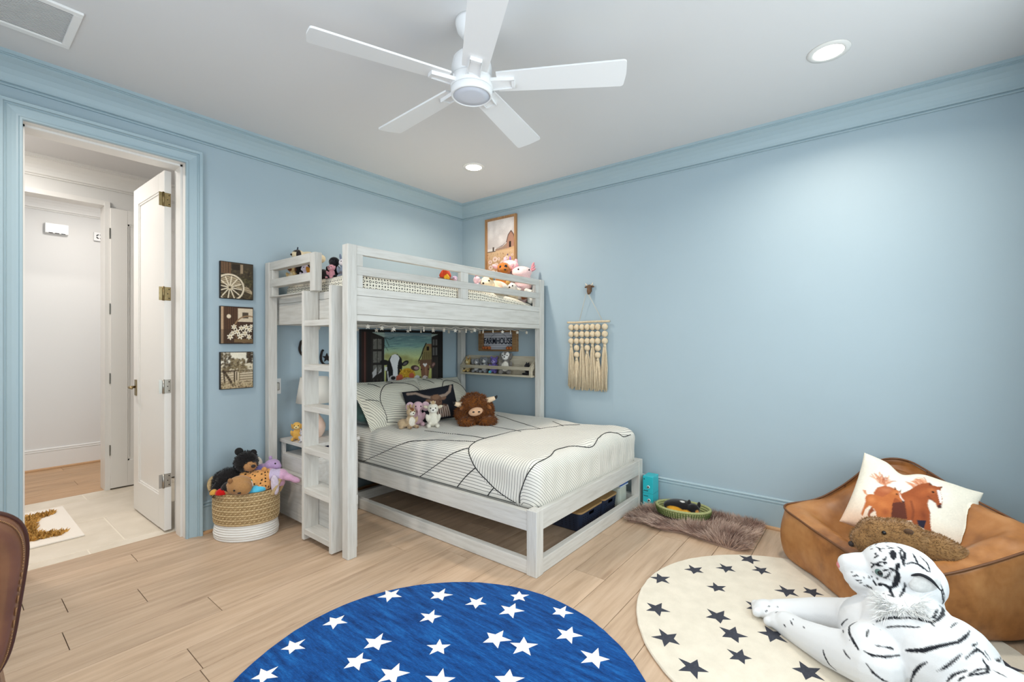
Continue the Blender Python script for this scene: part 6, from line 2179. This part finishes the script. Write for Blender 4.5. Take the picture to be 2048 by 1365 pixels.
prof_b = []
for a in np.linspace(0, 2 * PI, 84, endpoint=False):
    ca, sa = math.cos(a), math.sin(a)
    ex = .55 if sa > 0 else .35
    prof_b.append((hw * math.copysign(abs(ca) ** ex, ca), .685 + .232 * math.copysign(abs(sa) ** ex, sa)))
nb_ = len(prof_b)
rg_ = []
for (s_, dy) in ((.0, -.010), (.5, -.010), (.78, -.012), (.84, -.020), (.92, -.027), (.985, -.018), (1.0, .0), (.985, .018), (.92, .024), (.5, .016), (0, .016)):
    for (x, z) in prof_b:
        rg_.append(back_pt(x * s_, .685 + (z - .685) * s_, dy))
mb = MB()
mb.add(rg_, [(i * nb_ + j, (i + 1) * nb_ + j, (i + 1) * nb_ + (j + 1) % nb_, i * nb_ + (j + 1) % nb_) for i in range(10) for j in range(nb_)], True)
mb.build('backrest', m_brown, t)
MB().tube([back_pt(x * 1.005, .685 + (z - .685) * 1.005, .004) for x, z in prof_b], .0055, 8, closed=True).build('welt', plain('welt_leather', (74, 42, 30), .35), t)
wl2 = [back_pt(x * .985, .685 + (z - .685) * .985, .021) for x, z in prof_b]
wl3 = [back_pt(x * .975, .685 + (z - .685) * .975, -.022) for x, z in prof_b]
sto = MB()
for wv_ in (wl2, wl3):
    for i in range(nb_):
        a_, b__ = Vector(wv_[i]), Vector(wv_[(i + 1) % nb_])
        for q in range(3):
            sto.tube([a_.lerp(b__, q / 3 + .06), a_.lerp(b__, q / 3 + .26)], .0015, 4)
sto.build('stitching', plain('tan_thread', (146, 106, 68), .8), t)['kind'] = 'stuff'
MB().box(-.20, .20, .085, .50, .40, .47, .03).build('seat', m_brown, t)
for x in (-.17, .17):
    for (y, dy) in ((.12, -.03), (.46, .03)):
        MB().tube([(x, y, .41), (x * 1.06, y + dy, .001)], [.018, .012], 10).build('leg', plain('walnut_leg', (84, 56, 36), .45), t)
# ------------------------------------------------------------------ plush white tiger
TG = (-1.30, -3.52, 0.012)
HC = Vector((-1.205, -3.560, .352))                    # head centre
HF = Vector((-.14, .99, 0)).normalized()               # where the face points
HS = Vector((-HF.y, HF.x, 0)) * 1.0                    # the side of the head turned to the room
if HS.x > 0:
    HS = -HS


def hp(u, s, v):
    return HC + HF * (u * .84) + HS * s + Vector((0, 0, v))


HR = math.atan2(HF.y, HF.x)
tb = MB()
# head
for (u, s, v, r, pit) in ((-.02, 0, .042, (.118, .100, .082), 0), (.042, 0, .054, (.066, .072, .048), .1), (.080, 0, .034, (.062, .046, .034), .2), (.115, 0, .008, (.088, .055, .056), .16), (.168, 0, .016, (.042, .038, .034), .2),
                          (.122, .026, -.024, (.064, .042, .046), .15), (.122, -.026, -.024, (.064, .042, .046), .15), (.095, 0, -.058, (.068, .052, .042), .15),
                          (.015, .045, -.045, (.075, .062, .065), 0), (.015, -.045, -.045, (.075, .062, .065), 0), (-.085, 0, -.005, (.090, .095, .090), 0)):
    tb.ell(hp(u, s, v), r, (0, pit, HR), 18, 12)
# neck, chest, trunk
for (p, r, rz_, ry_) in (((-1.205, -3.605, .265), (.105, .115, .115), HR, .4), ((-1.235, -3.605, .20), (.125, .125, .12), HR, .3), ((-1.275, -3.52, .145), (.150, .135, .130), .6, 0), ((-1.30, -3.60, .19), (.145, .16, .150), .6, 0),
                         ((-1.36, -3.69, .160), (.145, .16, .150), .6, 0), ((-1.46, -3.81, .120), (.145, .15, .115), .6, 0), ((-1.56, -3.93, .105), (.145, .14, .10), .6, 0),
                         ((-1.41, -3.50, .130), (.095, .11, .110), .5, 0), ((-1.165, -3.45, .105), (.085, .10, .095), 0, 0),
                         ((-1.66, -3.80, .065), (.085, .16, .065), .4, 0), ((-1.42, -3.98, .06), (.085, .14, .07), .4, 0), ((-1.66, -3.66, .045), (.05, .10, .042), .2, 0)):
    tb.ell(p, r, (0, ry_, rz_), 18, 12)


def limb(pts, rad):
    for i in range(len(pts) - 1):
        a_, b__ = Vector(pts[i]), Vector(pts[i + 1])
        n_ = max(2, int((b__ - a_).length / .018))
        for k2 in range(n_ + 1):
            f_ = k2 / n_
            tb.ell(a_.lerp(b__, f_), rad[i] * (1 - f_) + rad[i + 1] * f_, n=12, m=8)


limb([(-1.45, -3.50, .115), (-1.372, -3.365, .074), (-1.305, -3.262, .056), (-1.262, -3.205, .050)], [.092, .072, .056, .052])
limb([(-1.15, -3.43, .100), (-1.135, -3.31, .072), (-1.155, -3.21, .056), (-1.172, -3.155, .048)], [.085, .070, .055, .050])
for (cx, cy, dx, dy) in ((-1.250, -3.188, .30, .95), (-1.180, -3.118, -.25, .97)):
    tb.ell((cx, cy, .046), (.056, .062, .038), (0, 0, math.atan2(dy, dx) - PI / 2), 14, 9)
    for q in (-1.5, -.5, .5, 1.5):
        tb.ell((cx + dx * .046 - dy * q * .024, cy + dy * .046 + dx * q * .024, .040), (.017, .022, .021), (0, 0, math.atan2(dy, dx) - PI / 2), 10, 7)
# tail
limb([(-1.60, -4.0, .08), (-1.52, -4.08, .05), (-1.38, -4.11, .045), (-1.25, -4.10, .042)], [.045, .035, .03, .025])
tme = remeshed(tb, .0048, 9, 'body')
tme.materials.append(painted('tiger_pile', .9, sheen=.25, bump=.35, bscale=380, bdist=.003, spec=.2))
TP = vcos(tme)
TP -= np.array(TG)
TP[:, 2] = np.maximum(TP[:, 2], .0005)                  # lies flat on the rug
tme.vertices.foreach_set('co', TP.astype(np.float32).ravel())
tme.update()
# STRIPES: (half width, points) on the cloth, relative to the toy's origin
STRIPES = [(0.0085, [(0.052, -0.035, 0.453),
           (0.04, -0.03, 0.446),
           (0.027, -0.033, 0.437),
           (0.02, -0.037, 0.431)]),
           (0.0085, [(0.052, -0.037, 0.453),
           (0.036, -0.042, 0.445),
           (0.021, -0.039, 0.432)]),
           (0.006, [(0.066, -0.061, 0.459),
           (0.047, -0.057, 0.452),
           (0.03, -0.06, 0.441),
           (0.02, -0.065, 0.432),
           (0.01, -0.066, 0.418)]),
           (0.006, [(0.063, -0.063, 0.458),
           (0.05, -0.071, 0.452),
           (0.032, -0.071, 0.441),
           (0.021, -0.067, 0.432)]),
           (0.005, [(0.079, -0.05, 0.462),
           (0.073, -0.058, 0.461),
           (0.065, -0.067, 0.458)]),
           (0.005, [(0.064, -0.094, 0.454),
           (0.052, -0.099, 0.447),
           (0.038, -0.104, 0.436),
           (0.034, -0.107, 0.431)]),
           (0.004, [(0.07, -0.115, 0.448),
           (0.064, -0.122, 0.442),
           (0.058, -0.134, 0.431),
           (0.048, -0.139, 0.419),
           (0.038, -0.142, 0.399)]),
           (0.0055, [(0.038, -0.142, 0.399),
           (0.037, -0.135, 0.409),
           (0.032, -0.118, 0.423),
           (0.032, -0.105, 0.43),
           (0.025, -0.088, 0.432),
           (0.016, -0.073, 0.426)]),
           (0.004, [(0.038, -0.143, 0.397),
           (0.035, -0.145, 0.384),
           (0.03, -0.148, 0.373)]),
           (0.004, [(0.034, -0.14, 0.393),
           (0.021, -0.126, 0.386),
           (0.016, -0.117, 0.378),
           (0.016, -0.115, 0.365)]),
           (0.0085, [(0.012, -0.052, 0.423),
           (0.006, -0.048, 0.412),
           (0.002, -0.044, 0.401)]),
           (0.012, [(-0.0, -0.048, 0.395), (-0.002, -0.049, 0.381),
           (0.005, -0.044, 0.354),
           (0.005, -0.04, 0.34), (-0.002, -0.032, 0.331)]),
           (0.008, [(-0.002, -0.032, 0.331), (-0.005, -0.027, 0.326), (-0.001, -0.019, 0.33),
           (0.005, -0.003, 0.333)]),
           (0.007, [(0.005, -0.003, 0.333),
           (0.005, 0.007, 0.325)]),
           (0.007, [(-0.005, -0.027, 0.326), (-0.013, -0.028, 0.319), (-0.036, -0.033, 0.316), (-0.043, -0.037, 0.315)]),
           (0.006, [(0.004, -0.025, 0.399),
           (0.002, -0.034, 0.398),
           (0.001, -0.044, 0.398)]),
           (0.0035, [(0.003, -0.023, 0.394),
           (0.004, -0.013, 0.388),
           (0.008, -0.002, 0.381)]),
           (0.005, [(0.002, -0.028, 0.388),
           (0.003, -0.022, 0.372),
           (0.009, -0.013, 0.357),
           (0.013, -0.007, 0.354)]),
           (0.004, [(0.013, -0.003, 0.357),
           (0.02, 0.006, 0.354)]),
           (0.006, [(0.004, -0.07, 0.36),
           (0.012, -0.07, 0.342),
           (0.004, -0.066, 0.329), (-0.024, -0.058, 0.324), (-0.039, -0.053, 0.32)]),
           (0.006, [(0.017, 0.051, 0.303),
           (0.018, 0.041, 0.303),
           (0.017, 0.032, 0.299),
           (0.012, 0.026, 0.299)]),
           (0.0055, [(0.017, 0.045, 0.307),
           (0.02, 0.037, 0.296)]),
           (0.005, [(0.023, 0.024, 0.332),
           (0.015, 0.019, 0.324),
           (0.007, 0.014, 0.32)]),
           (0.004, [(0.027, 0.014, 0.344),
           (0.019, 0.009, 0.338)]),
           (0.004, [(0.028, 0.029, 0.344),
           (0.027, 0.027, 0.34)]),
           (0.004, [(0.025, 0.037, 0.341),
           (0.022, 0.035, 0.334)]),
           (0.004, [(0.019, 0.053, 0.336),
           (0.017, 0.051, 0.331)]),
           (0.005, [(0.032, 0.032, 0.394),
           (0.022, 0.02, 0.395),
           (0.015, 0.006, 0.397),
           (0.01, -0.003, 0.399)]),
           (0.005, [(0.03, 0.03, 0.375),
           (0.024, 0.024, 0.387),
           (0.019, 0.012, 0.399),
           (0.018, 0.004, 0.408),
           (0.016, -0.003, 0.412)]),
           (0.004, [(0.022, -0.004, 0.42),
           (0.019, -0.011, 0.422),
           (0.026, -0.016, 0.432)]),
           (0.005, [(0.016, -0.003, 0.412),
           (0.013, -0.013, 0.414),
           (0.011, -0.009, 0.407)]),
           (0.0045, [(0.033, 0.022, 0.412),
           (0.033, 0.014, 0.422),
           (0.035, 0.006, 0.429)]),
           (0.0045, [(0.039, 0.017, 0.425),
           (0.047, 0.015, 0.431)]),
           (0.004, [(0.078, 0.016, 0.444),
           (0.065, 0.006, 0.446),
           (0.05, 0.002, 0.442),
           (0.045, -0.002, 0.441)]),
           (0.004, [(0.075, 0.033, 0.431),
           (0.07, 0.024, 0.436)]),
           (0.004, [(0.059, 0.004, 0.444),
           (0.062, -0.008, 0.451),
           (0.058, -0.014, 0.451)]),
           (0.0045, [(0.06, -0.022, 0.454),
           (0.066, -0.03, 0.457),
           (0.066, -0.04, 0.458)]),
           (0.004, [(0.078, -0.016, 0.457),
           (0.073, -0.024, 0.458)]),
           (0.0035, [(0.026, 0.093, 0.339),
           (0.025, 0.087, 0.341)]),
           (0.0035, [(0.019, 0.088, 0.327),
           (0.018, 0.079, 0.333),
           (0.019, 0.074, 0.336),
           (0.016, 0.068, 0.331)]),
           (0.003, [(0.015, 0.08, 0.318),
           (0.014, 0.073, 0.317),
           (0.014, 0.059, 0.323)]),
           (0.003, [(0.014, 0.069, 0.308),
           (0.014, 0.055, 0.315)]),
           (0.004, [(0.029, 0.04, 0.354),
           (0.029, 0.039, 0.352)]),
           (0.004, [(0.029, 0.026, 0.36),
           (0.029, 0.025, 0.357)]),
           (0.004, [(0.018, 0.016, 0.376),
           (0.017, 0.014, 0.376)]),
           (0.0045, [(0.007, -0.026, 0.356),
           (0.007, -0.027, 0.354)]),
           (0.004, [(0.031, 0.084, 0.363),
           (0.031, 0.083, 0.362)]),
           (0.005, [(-0.022, -0.005, 0.307), (-0.024, -0.009, 0.309)]),
           (0.004, [(-0.029, -0.018, 0.312), (-0.042, -0.033, 0.314)]),
           (0.005, [(-0.121, 0.027, 0.226), (-0.108, 0.013, 0.237), (-0.112, -0.009, 0.256), (-0.112, -0.031, 0.267), (-0.108, -0.067, 0.28), (-0.101, -0.094, 0.285), (-0.096, -0.112, 0.285), (-0.1, -0.125, 0.285), (-0.101, -0.135, 0.288)]),
           (0.0075, [(-0.108, -0.067, 0.28), (-0.102, -0.094, 0.284), (-0.099, -0.12, 0.284), (-0.103, -0.135, 0.287), (-0.087, -0.151, 0.294), (-0.052, -0.166, 0.297),
           (0.008, -0.174, 0.295),
           (0.059, -0.18, 0.298),
           (0.041, -0.175, 0.328),
           (0.039, -0.172, 0.35)]),
           (0.0085, [(-0.068, -0.156, 0.296), (-0.045, -0.167, 0.296),
           (0.006, -0.173, 0.296)]),
           (0.006, [(-0.084, -0.13, 0.291), (-0.078, -0.142, 0.294), (-0.038, -0.152, 0.301),
           (0.029, -0.168, 0.298)]),
           (0.0035, [(-0.096, -0.069, 0.291), (-0.094, -0.082, 0.292), (-0.084, -0.095, 0.298), (-0.079, -0.109, 0.298), (-0.08, -0.126, 0.293)]),
           (0.003, [(0.049, -0.166, 0.38),
           (0.044, -0.173, 0.36),
           (0.045, -0.178, 0.342),
           (0.054, -0.183, 0.313)]),
           (0.003, [(-0.107, 0.004, 0.251), (-0.11, -0.024, 0.266), (-0.106, -0.053, 0.28)]),
           (0.004, [(-0.134, 0.006, 0.222), (-0.127, -0.02, 0.238), (-0.127, -0.049, 0.252), (-0.123, -0.077, 0.259), (-0.123, -0.103, 0.269)]),
           (0.003, [(-0.107, -0.133, 0.285), (-0.119, -0.142, 0.283)]),
           (0.007, [(-0.186, 0.016, 0.187), (-0.166, -0.028, 0.185), (-0.171, -0.075, 0.199), (-0.18, -0.11, 0.222), (-0.169, -0.155, 0.249), (-0.145, -0.196, 0.265), (-0.115, -0.218, 0.276), (-0.073, -0.233, 0.282)]),
           (0.006, [(-0.171, -0.075, 0.199), (-0.182, -0.106, 0.216), (-0.175, -0.142, 0.239)]),
           (0.0055, [(-0.208, 0.05, 0.165), (-0.215, 0.026, 0.164), (-0.206, -0.008, 0.168), (-0.165, -0.047, 0.168)]),
           (0.005, [(-0.229, 0.043, 0.136), (-0.237, 0.026, 0.118), (-0.236, 0.002, 0.104), (-0.232, -0.015, 0.099)]),
           (0.006, [(-0.17, -0.077, 0.092), (-0.189, -0.085, 0.14), (-0.195, -0.101, 0.174), (-0.195, -0.118, 0.194)]),
           (0.005, [(-0.204, -0.137, 0.172), (-0.199, -0.161, 0.197), (-0.187, -0.183, 0.221), (-0.167, -0.202, 0.241)]),
           (0.005, [(-0.173, -0.209, 0.23), (-0.15, -0.229, 0.246), (-0.13, -0.243, 0.253), (-0.127, -0.256, 0.245), (-0.132, -0.27, 0.228)]),
           (0.005, [(-0.131, -0.231, 0.26), (-0.115, -0.243, 0.263)]),
           (0.0065, [(-0.142, -0.254, 0.232), (-0.154, -0.264, 0.221), (-0.188, -0.258, 0.217), (-0.201, -0.238, 0.21), (-0.208, -0.213, 0.198)]),
           (0.005, [(-0.208, -0.213, 0.198), (-0.181, -0.241, 0.214), (-0.172, -0.258, 0.219)]),
           (0.0055, [(-0.21, -0.164, 0.158), (-0.203, -0.181, 0.183), (-0.191, -0.211, 0.204)]),
           (0.005, [(-0.033, -0.199, 0.292), (-0.033, -0.199, 0.292)]),
           (0.004, [(-0.065, -0.202, 0.294), (-0.105, -0.183, 0.289)]),
           (0.0035, [(-0.081, -0.222, 0.285), (-0.081, -0.222, 0.285)]),
           (0.004, [(-0.172, -0.274, 0.221), (-0.182, -0.291, 0.221), (-0.185, -0.299, 0.22)]),
           (0.005, [(-0.221, -0.188, 0.175), (-0.211, -0.203, 0.192)]),
           (0.005, [(-0.143, 0.174, 0.083), (-0.149, 0.166, 0.059), (-0.152, 0.152, 0.039), (-0.155, 0.133, 0.03)]),
           (0.004, [(-0.179, 0.11, 0.132), (-0.193, 0.102, 0.123), (-0.204, 0.09, 0.121)]),
           (0.005, [(-0.043, 0.102, 0.181), (-0.029, 0.122, 0.145), (-0.125, 0.112, 0.169), (-0.172, 0.092, 0.168)]),
           (0.006, [(-0.106, 0.073, 0.212), (-0.123, 0.094, 0.196), (-0.154, 0.093, 0.185), (-0.185, 0.076, 0.168), (-0.2, 0.066, 0.161)]),
           (0.004, [(-0.172, 0.043, 0.2), (-0.149, 0.038, 0.217)]),
           (0.003, [(0.088, 0.397, 0.064),
           (0.093, 0.389, 0.066)]),
           (0.003, [(0.069, 0.405, 0.046),
           (0.074, 0.396, 0.053)]),
           (0.0035, [(0.049, 0.362, 0.066),
           (0.066, 0.353, 0.067)]),
           (0.003, [(0.095, 0.363, 0.071),
           (0.098, 0.355, 0.074)]),
           (0.003, [(-0.015, 0.322, 0.062), (-0.024, 0.313, 0.059)]),
           (0.0035, [(-0.013, 0.297, 0.086), (-0.033, 0.287, 0.081)]),
           (0.003, [(0.0, 0.291, 0.093), (-0.01, 0.286, 0.092)]),
           (0.003, [(-0.048, 0.248, 0.101), (-0.061, 0.243, 0.099)])]
HLC = np.array(HC) - np.array(TG)
HSN = np.array(HS)
SPA = np.array((-1.27, -3.45)) - np.array(TG[:2])
SPD = np.array((-.23, -.50))
SPD = SPD / np.linalg.norm(SPD)
SPN = np.array((-SPD[1], SPD[0], 0))
jit = fnoise(TP, 45, 3.3) * .0012 + fnoise(TP, 150, 1.3) * .0005
dark = np.zeros(len(TP), np.float32)
for (w_, pts_) in STRIPES:
    Pn = np.array(pts_)
    sets = [Pn]
    if Pn[:, 2].mean() > .16 and np.linalg.norm(Pn.mean(0) - HLC) < .24:
        sets.append(Pn - 2 * ((Pn - HLC) @ HSN)[:, None] * HSN)
    elif Pn[:, 1].mean() < .10:
        q0 = np.array([SPA[0], SPA[1], 0])
        sets.append(Pn - 2 * ((Pn - q0) @ SPN)[:, None] * SPN)
    for Q in sets:
        ns = max(1, len(Q) - 1)
        for i in range(len(Q) - 1):
            a_, b__ = Q[i], Q[i + 1]
            d_ = b__ - a_
            L2 = max(1e-9, float(d_ @ d_))
            tt = np.clip(((TP - a_) @ d_) / L2, 0, 1)
            ds = np.linalg.norm(TP - a_ - tt[:, None] * d_, axis=1) + jit
            prog = (i + tt) / ns
            wv = w_ * .60 * (0.55 + .75 * np.sin(np.clip(prog, 0, 1) * PI) ** .6)
            dark = np.maximum(dark, np.clip((wv - ds) / .0016 + .5, 0, 1))
TC = np.tile(L3((224, 225, 226)), (len(TP), 1))
TC = TC * (1 - dark[:, None]) + L3((30, 32, 38)) * dark[:, None]
tip_ = np.array(hp(.205, 0, .0)) - np.array(TG)
m_ = np.clip((.022 - np.linalg.norm(TP - tip_, axis=1)) / .006, 0, 1)[:, None]
TC = TC * (1 - m_) + L3((222, 150, 150)) * m_
set_col(tme, TC)
tiger = thing('plush_tiger', 'big white plush tiger with black stripes lying on the cream rug before the beanbag', 'plush toy', TG)
link('body', tme, tiger)
o3 = Vector(TG)
for s_ in (1, -1):
    eo = MB().ell(hp(.062, s_ * .070, .030) - o3, (.018, .012, .015), (0, .1, HR)).build('eye', plain('tiger_eye', (84, 110, 106), .1), tiger)
    MB().ell(hp(.064, s_ * .0765, .030) - o3, (.010, .007, .010), (0, 0, HR)).build('pupil', m_eye, eo)
    eb = MB()
    eb.ell(hp(-.088, s_ * .082, .030) - o3, (.052, .020, .036), (0, .45, HR + s_ * .25), 16, 10)
    eb.build('ear', cplain((228, 228, 226)), tiger)
    eb = MB().tube(catmull([hp(-.040, s_ * .098, .052) - o3, hp(-.070, s_ * .104, .064) - o3, hp(-.105, s_ * .104, .052) - o3, hp(-.138, s_ * .096, .018) - o3], 4), [.002, .004, .005, .005, .0055, .0055, .006, .006, .0055, .005, .004, .003, .002], 6)
    eb.build('ear_rim', plain('tiger_black', (30, 32, 38), .9), tiger)
MB().ell(hp(.204, 0, .000) - o3, (.014, .022, .014), (0, .2, HR)).build('nose', plain('tiger_nose', (216, 130, 132), .5), tiger)
rg = np.random.default_rng(21)
Pt, Nn, cc = sample_mesh(tme, 90000, rg)
rel = Pt - HLC
uu = rel @ np.array(HF)
ss = np.abs(rel @ HSN)
vv = rel[:, 2]
sel = (uu > -.055) & (uu < .070) & (vv < -.035 + .35 * np.clip(-uu, 0, 1)) & (vv > -.125) & (ss < .19)
Pt, Nn, cc = Pt[sel], Nn[sel], cc[sel]
cc = np.tile(L3((240, 240, 238)), (len(Pt), 1)) * rg.uniform(.85, 1.05, (len(Pt), 1))
dd = Nn * 1.0 + np.array([0, 0, -.8]) - np.array(HF) * .15 + rg.normal(0, .22, Nn.shape)
strands('ruff', Pt - Nn * .003, dd, rg.uniform(.030, .062, len(Pt)), .0030, cc, m_fur, tiger, rng=rg)
# ------------------------------------------------------------------ soft things give way where they press on each other
bpy.context.view_layer.update()
RAYS3 = [Vector(v).normalized() for v in ((.31, .22, .92), (-.71, .32, .62), (.2, -.8, .55))]


def skins(root):
    """the solid meshes of a thing: its own mesh, body, cover or woven coils"""
    out_ = []
    for o in [root] + list(root.children):
        if o.type == 'MESH' and o.get('kind') != 'stuff' and (o is root or o.name.split('.')[0] in ('body', 'cover', 'handle', 'inner_flame')):
            out_.append(o)
    return out_


def inside_solid(bvh, p):
    votes = 0
    for d in RAYS3:
        q, hits = p.copy(), 0
        while hits < 40:
            h_ = bvh.ray_cast(q, d)
            if h_[0] is None:
                break
            hits += 1
            q = h_[0] + d * 1e-5
        votes += hits % 2
    return votes >= 2


def press(soft, *hards, gap=.0008, up=False):
    """move what lies inside the other thing onto that thing's surface"""
    for hn in hards:
        for ho_ in skins(bpy.data.objects[hn]):
            dg_ = bpy.context.evaluated_depsgraph_get()
            em_ = ho_.evaluated_get(dg_).data
            HV = [ho_.matrix_world @ v.co for v in em_.vertices]
            bvh = BVHTree.FromPolygons(HV, [tuple(p.vertices) for p in em_.polygons])
            HA = np.array(HV)
            lo, hi = HA.min(0), HA.max(0)
            for so in skins(bpy.data.objects[soft]):
                me_ = so.data
                Mw, Mi = so.matrix_world, so.matrix_world.inverted()
                P_ = vcos(me_)
                Wd = np.array(Mw)
                PW_ = P_ @ Wd[:3, :3].T + Wd[:3, 3]
                cand = np.where(((PW_ > lo) & (PW_ < hi)).all(1))[0]
                for i in cand:
                    p = Vector(PW_[i])
                    if inside_solid(bvh, p):
                        q = bvh.ray_cast(p, Vector((0, 0, 1)))[0] if up else bvh.find_nearest(p)[0]
                        if q is not None:
                            P_[i] = Mi @ (q + (q - p).normalized() * gap)
                me_.vertices.foreach_set('co', P_.astype(np.float32).ravel())
                me_.update()


def rest_on_rim(name, cx, cy, rz_, rx, ry, zr):
    """nothing of a toy in the basket passes through the basket's wall"""
    for so in skins(bpy.data.objects[name]):
        P_ = vcos(so.data)
        Wd = np.array(so.matrix_world)
        PW_ = P_ @ Wd[:3, :3].T + Wd[:3, 3]
        dx, dy = PW_[:, 0] - cx, PW_[:, 1] - cy
        u_, v_ = dx * math.cos(rz_) + dy * math.sin(rz_), -dx * math.sin(rz_) + dy * math.cos(rz_)
        rr_ = np.sqrt((u_ / rx) ** 2 + (v_ / ry) ** 2)
        low_ = (PW_[:, 2] < zr) & (rr_ > 1)
        near_in = low_ & (rr_ < 1.12) & (PW_[:, 2] < zr - .02)
        k_ = np.where(near_in, 1 / np.maximum(rr_, 1e-6), 1)
        PW_[:, 0], PW_[:, 1] = cx + dx * k_, cy + dy * k_
        PW_[low_ & ~near_in, 2] = zr
        Wi = np.linalg.inv(Wd)
        P_ = PW_ @ Wi[:3, :3].T + Wi[:3, 3]
        so.data.vertices.foreach_set('co', P_.astype(np.float32).ravel())
        so.data.update()


for nm in ('plush_black_bear', 'plush_lamb', 'plush_hippo', 'plush_bunny.001', 'plush_capybara', 'plush_toy', 'plush_toy.001', 'plush_cheetah', 'plush_whale'):
    rest_on_rim(nm, BK[0], BK[1], math.radians(38.33 - 90), .172, .128, .3075)
press('plush_bunny.001', 'toy_basket')
press('plush_hippo', 'plush_lamb', 'plush_bunny.001', 'plush_cheetah')
press('plush_cheetah', 'plush_bunny.001', 'plush_capybara', 'plush_whale')
press('plush_toy', 'plush_capybara')
press('plush_toy.001', 'plush_toy')
press('plush_whale', 'plush_capybara')
press('plush_black_bear', 'plush_capybara', 'plush_cheetah', 'plush_toy', 'plush_toy.001', 'plush_hippo', 'plush_lamb', 'toy_basket')
# the beds
press('pillow_sham', 'duvet', up=True)
press('pillow_sham.001', 'duvet', up=True)
press('pillow_sham.001', 'pillow_sham')
press('green_pillow', 'pillow_sham', 'duvet')
press('longhorn_pillow', 'duvet', 'pillow_sham', 'pillow_sham.001')
press('plush_elephant', 'longhorn_pillow', 'plush_pony', 'plush_goat', 'duvet')
for nm in ('plush_pony', 'plush_goat', 'plush_highland_cow'):
    press(nm, 'duvet', up=True)
for nm in ('plush_cow', 'plush_caticorn', 'plush_axolotl', 'plush_puppy', 'plush_dog', 'plush_unicorn', 'plush_bunny', 'plush_bull', 'plush_beagle', 'plush_mouse', 'plush_retriever', 'plush_piglet', 'plush_crow', 'plush_rabbit', 'plush_fox', 'plush_cat', 'plush_ball', 'plush_sheep', 'plush_campfire', 'plush_dolphin'):
    press(nm, 'bunk_mattress', up=True)
press('plush_dog', 'plush_puppy')
press('plush_cow', 'plush_dog', 'plush_puppy')
press('plush_caticorn', 'plush_cow')
press('plush_axolotl', 'plush_puppy', 'plush_sheep', 'plush_cow', 'plush_caticorn')
press('plush_sheep', 'plush_puppy', 'plush_ball')
press('plush_puppy', 'plush_ball')
press('plush_bull', 'plush_beagle', 'plush_mouse')
press('plush_spaniel', 'plush_bull', up=True)
press('plush_mouse', 'plush_beagle', 'plush_retriever')
press('plush_crow', 'plush_piglet', 'plush_rabbit')
# the beanbag
press('horse_cushion', 'beanbag_chair', gap=.003)
press('plush_beaver', 'beanbag_chair', gap=.002, up=True)
press('plush_beaver', 'horse_cushion')
press('plush_tiger', 'beanbag_chair')
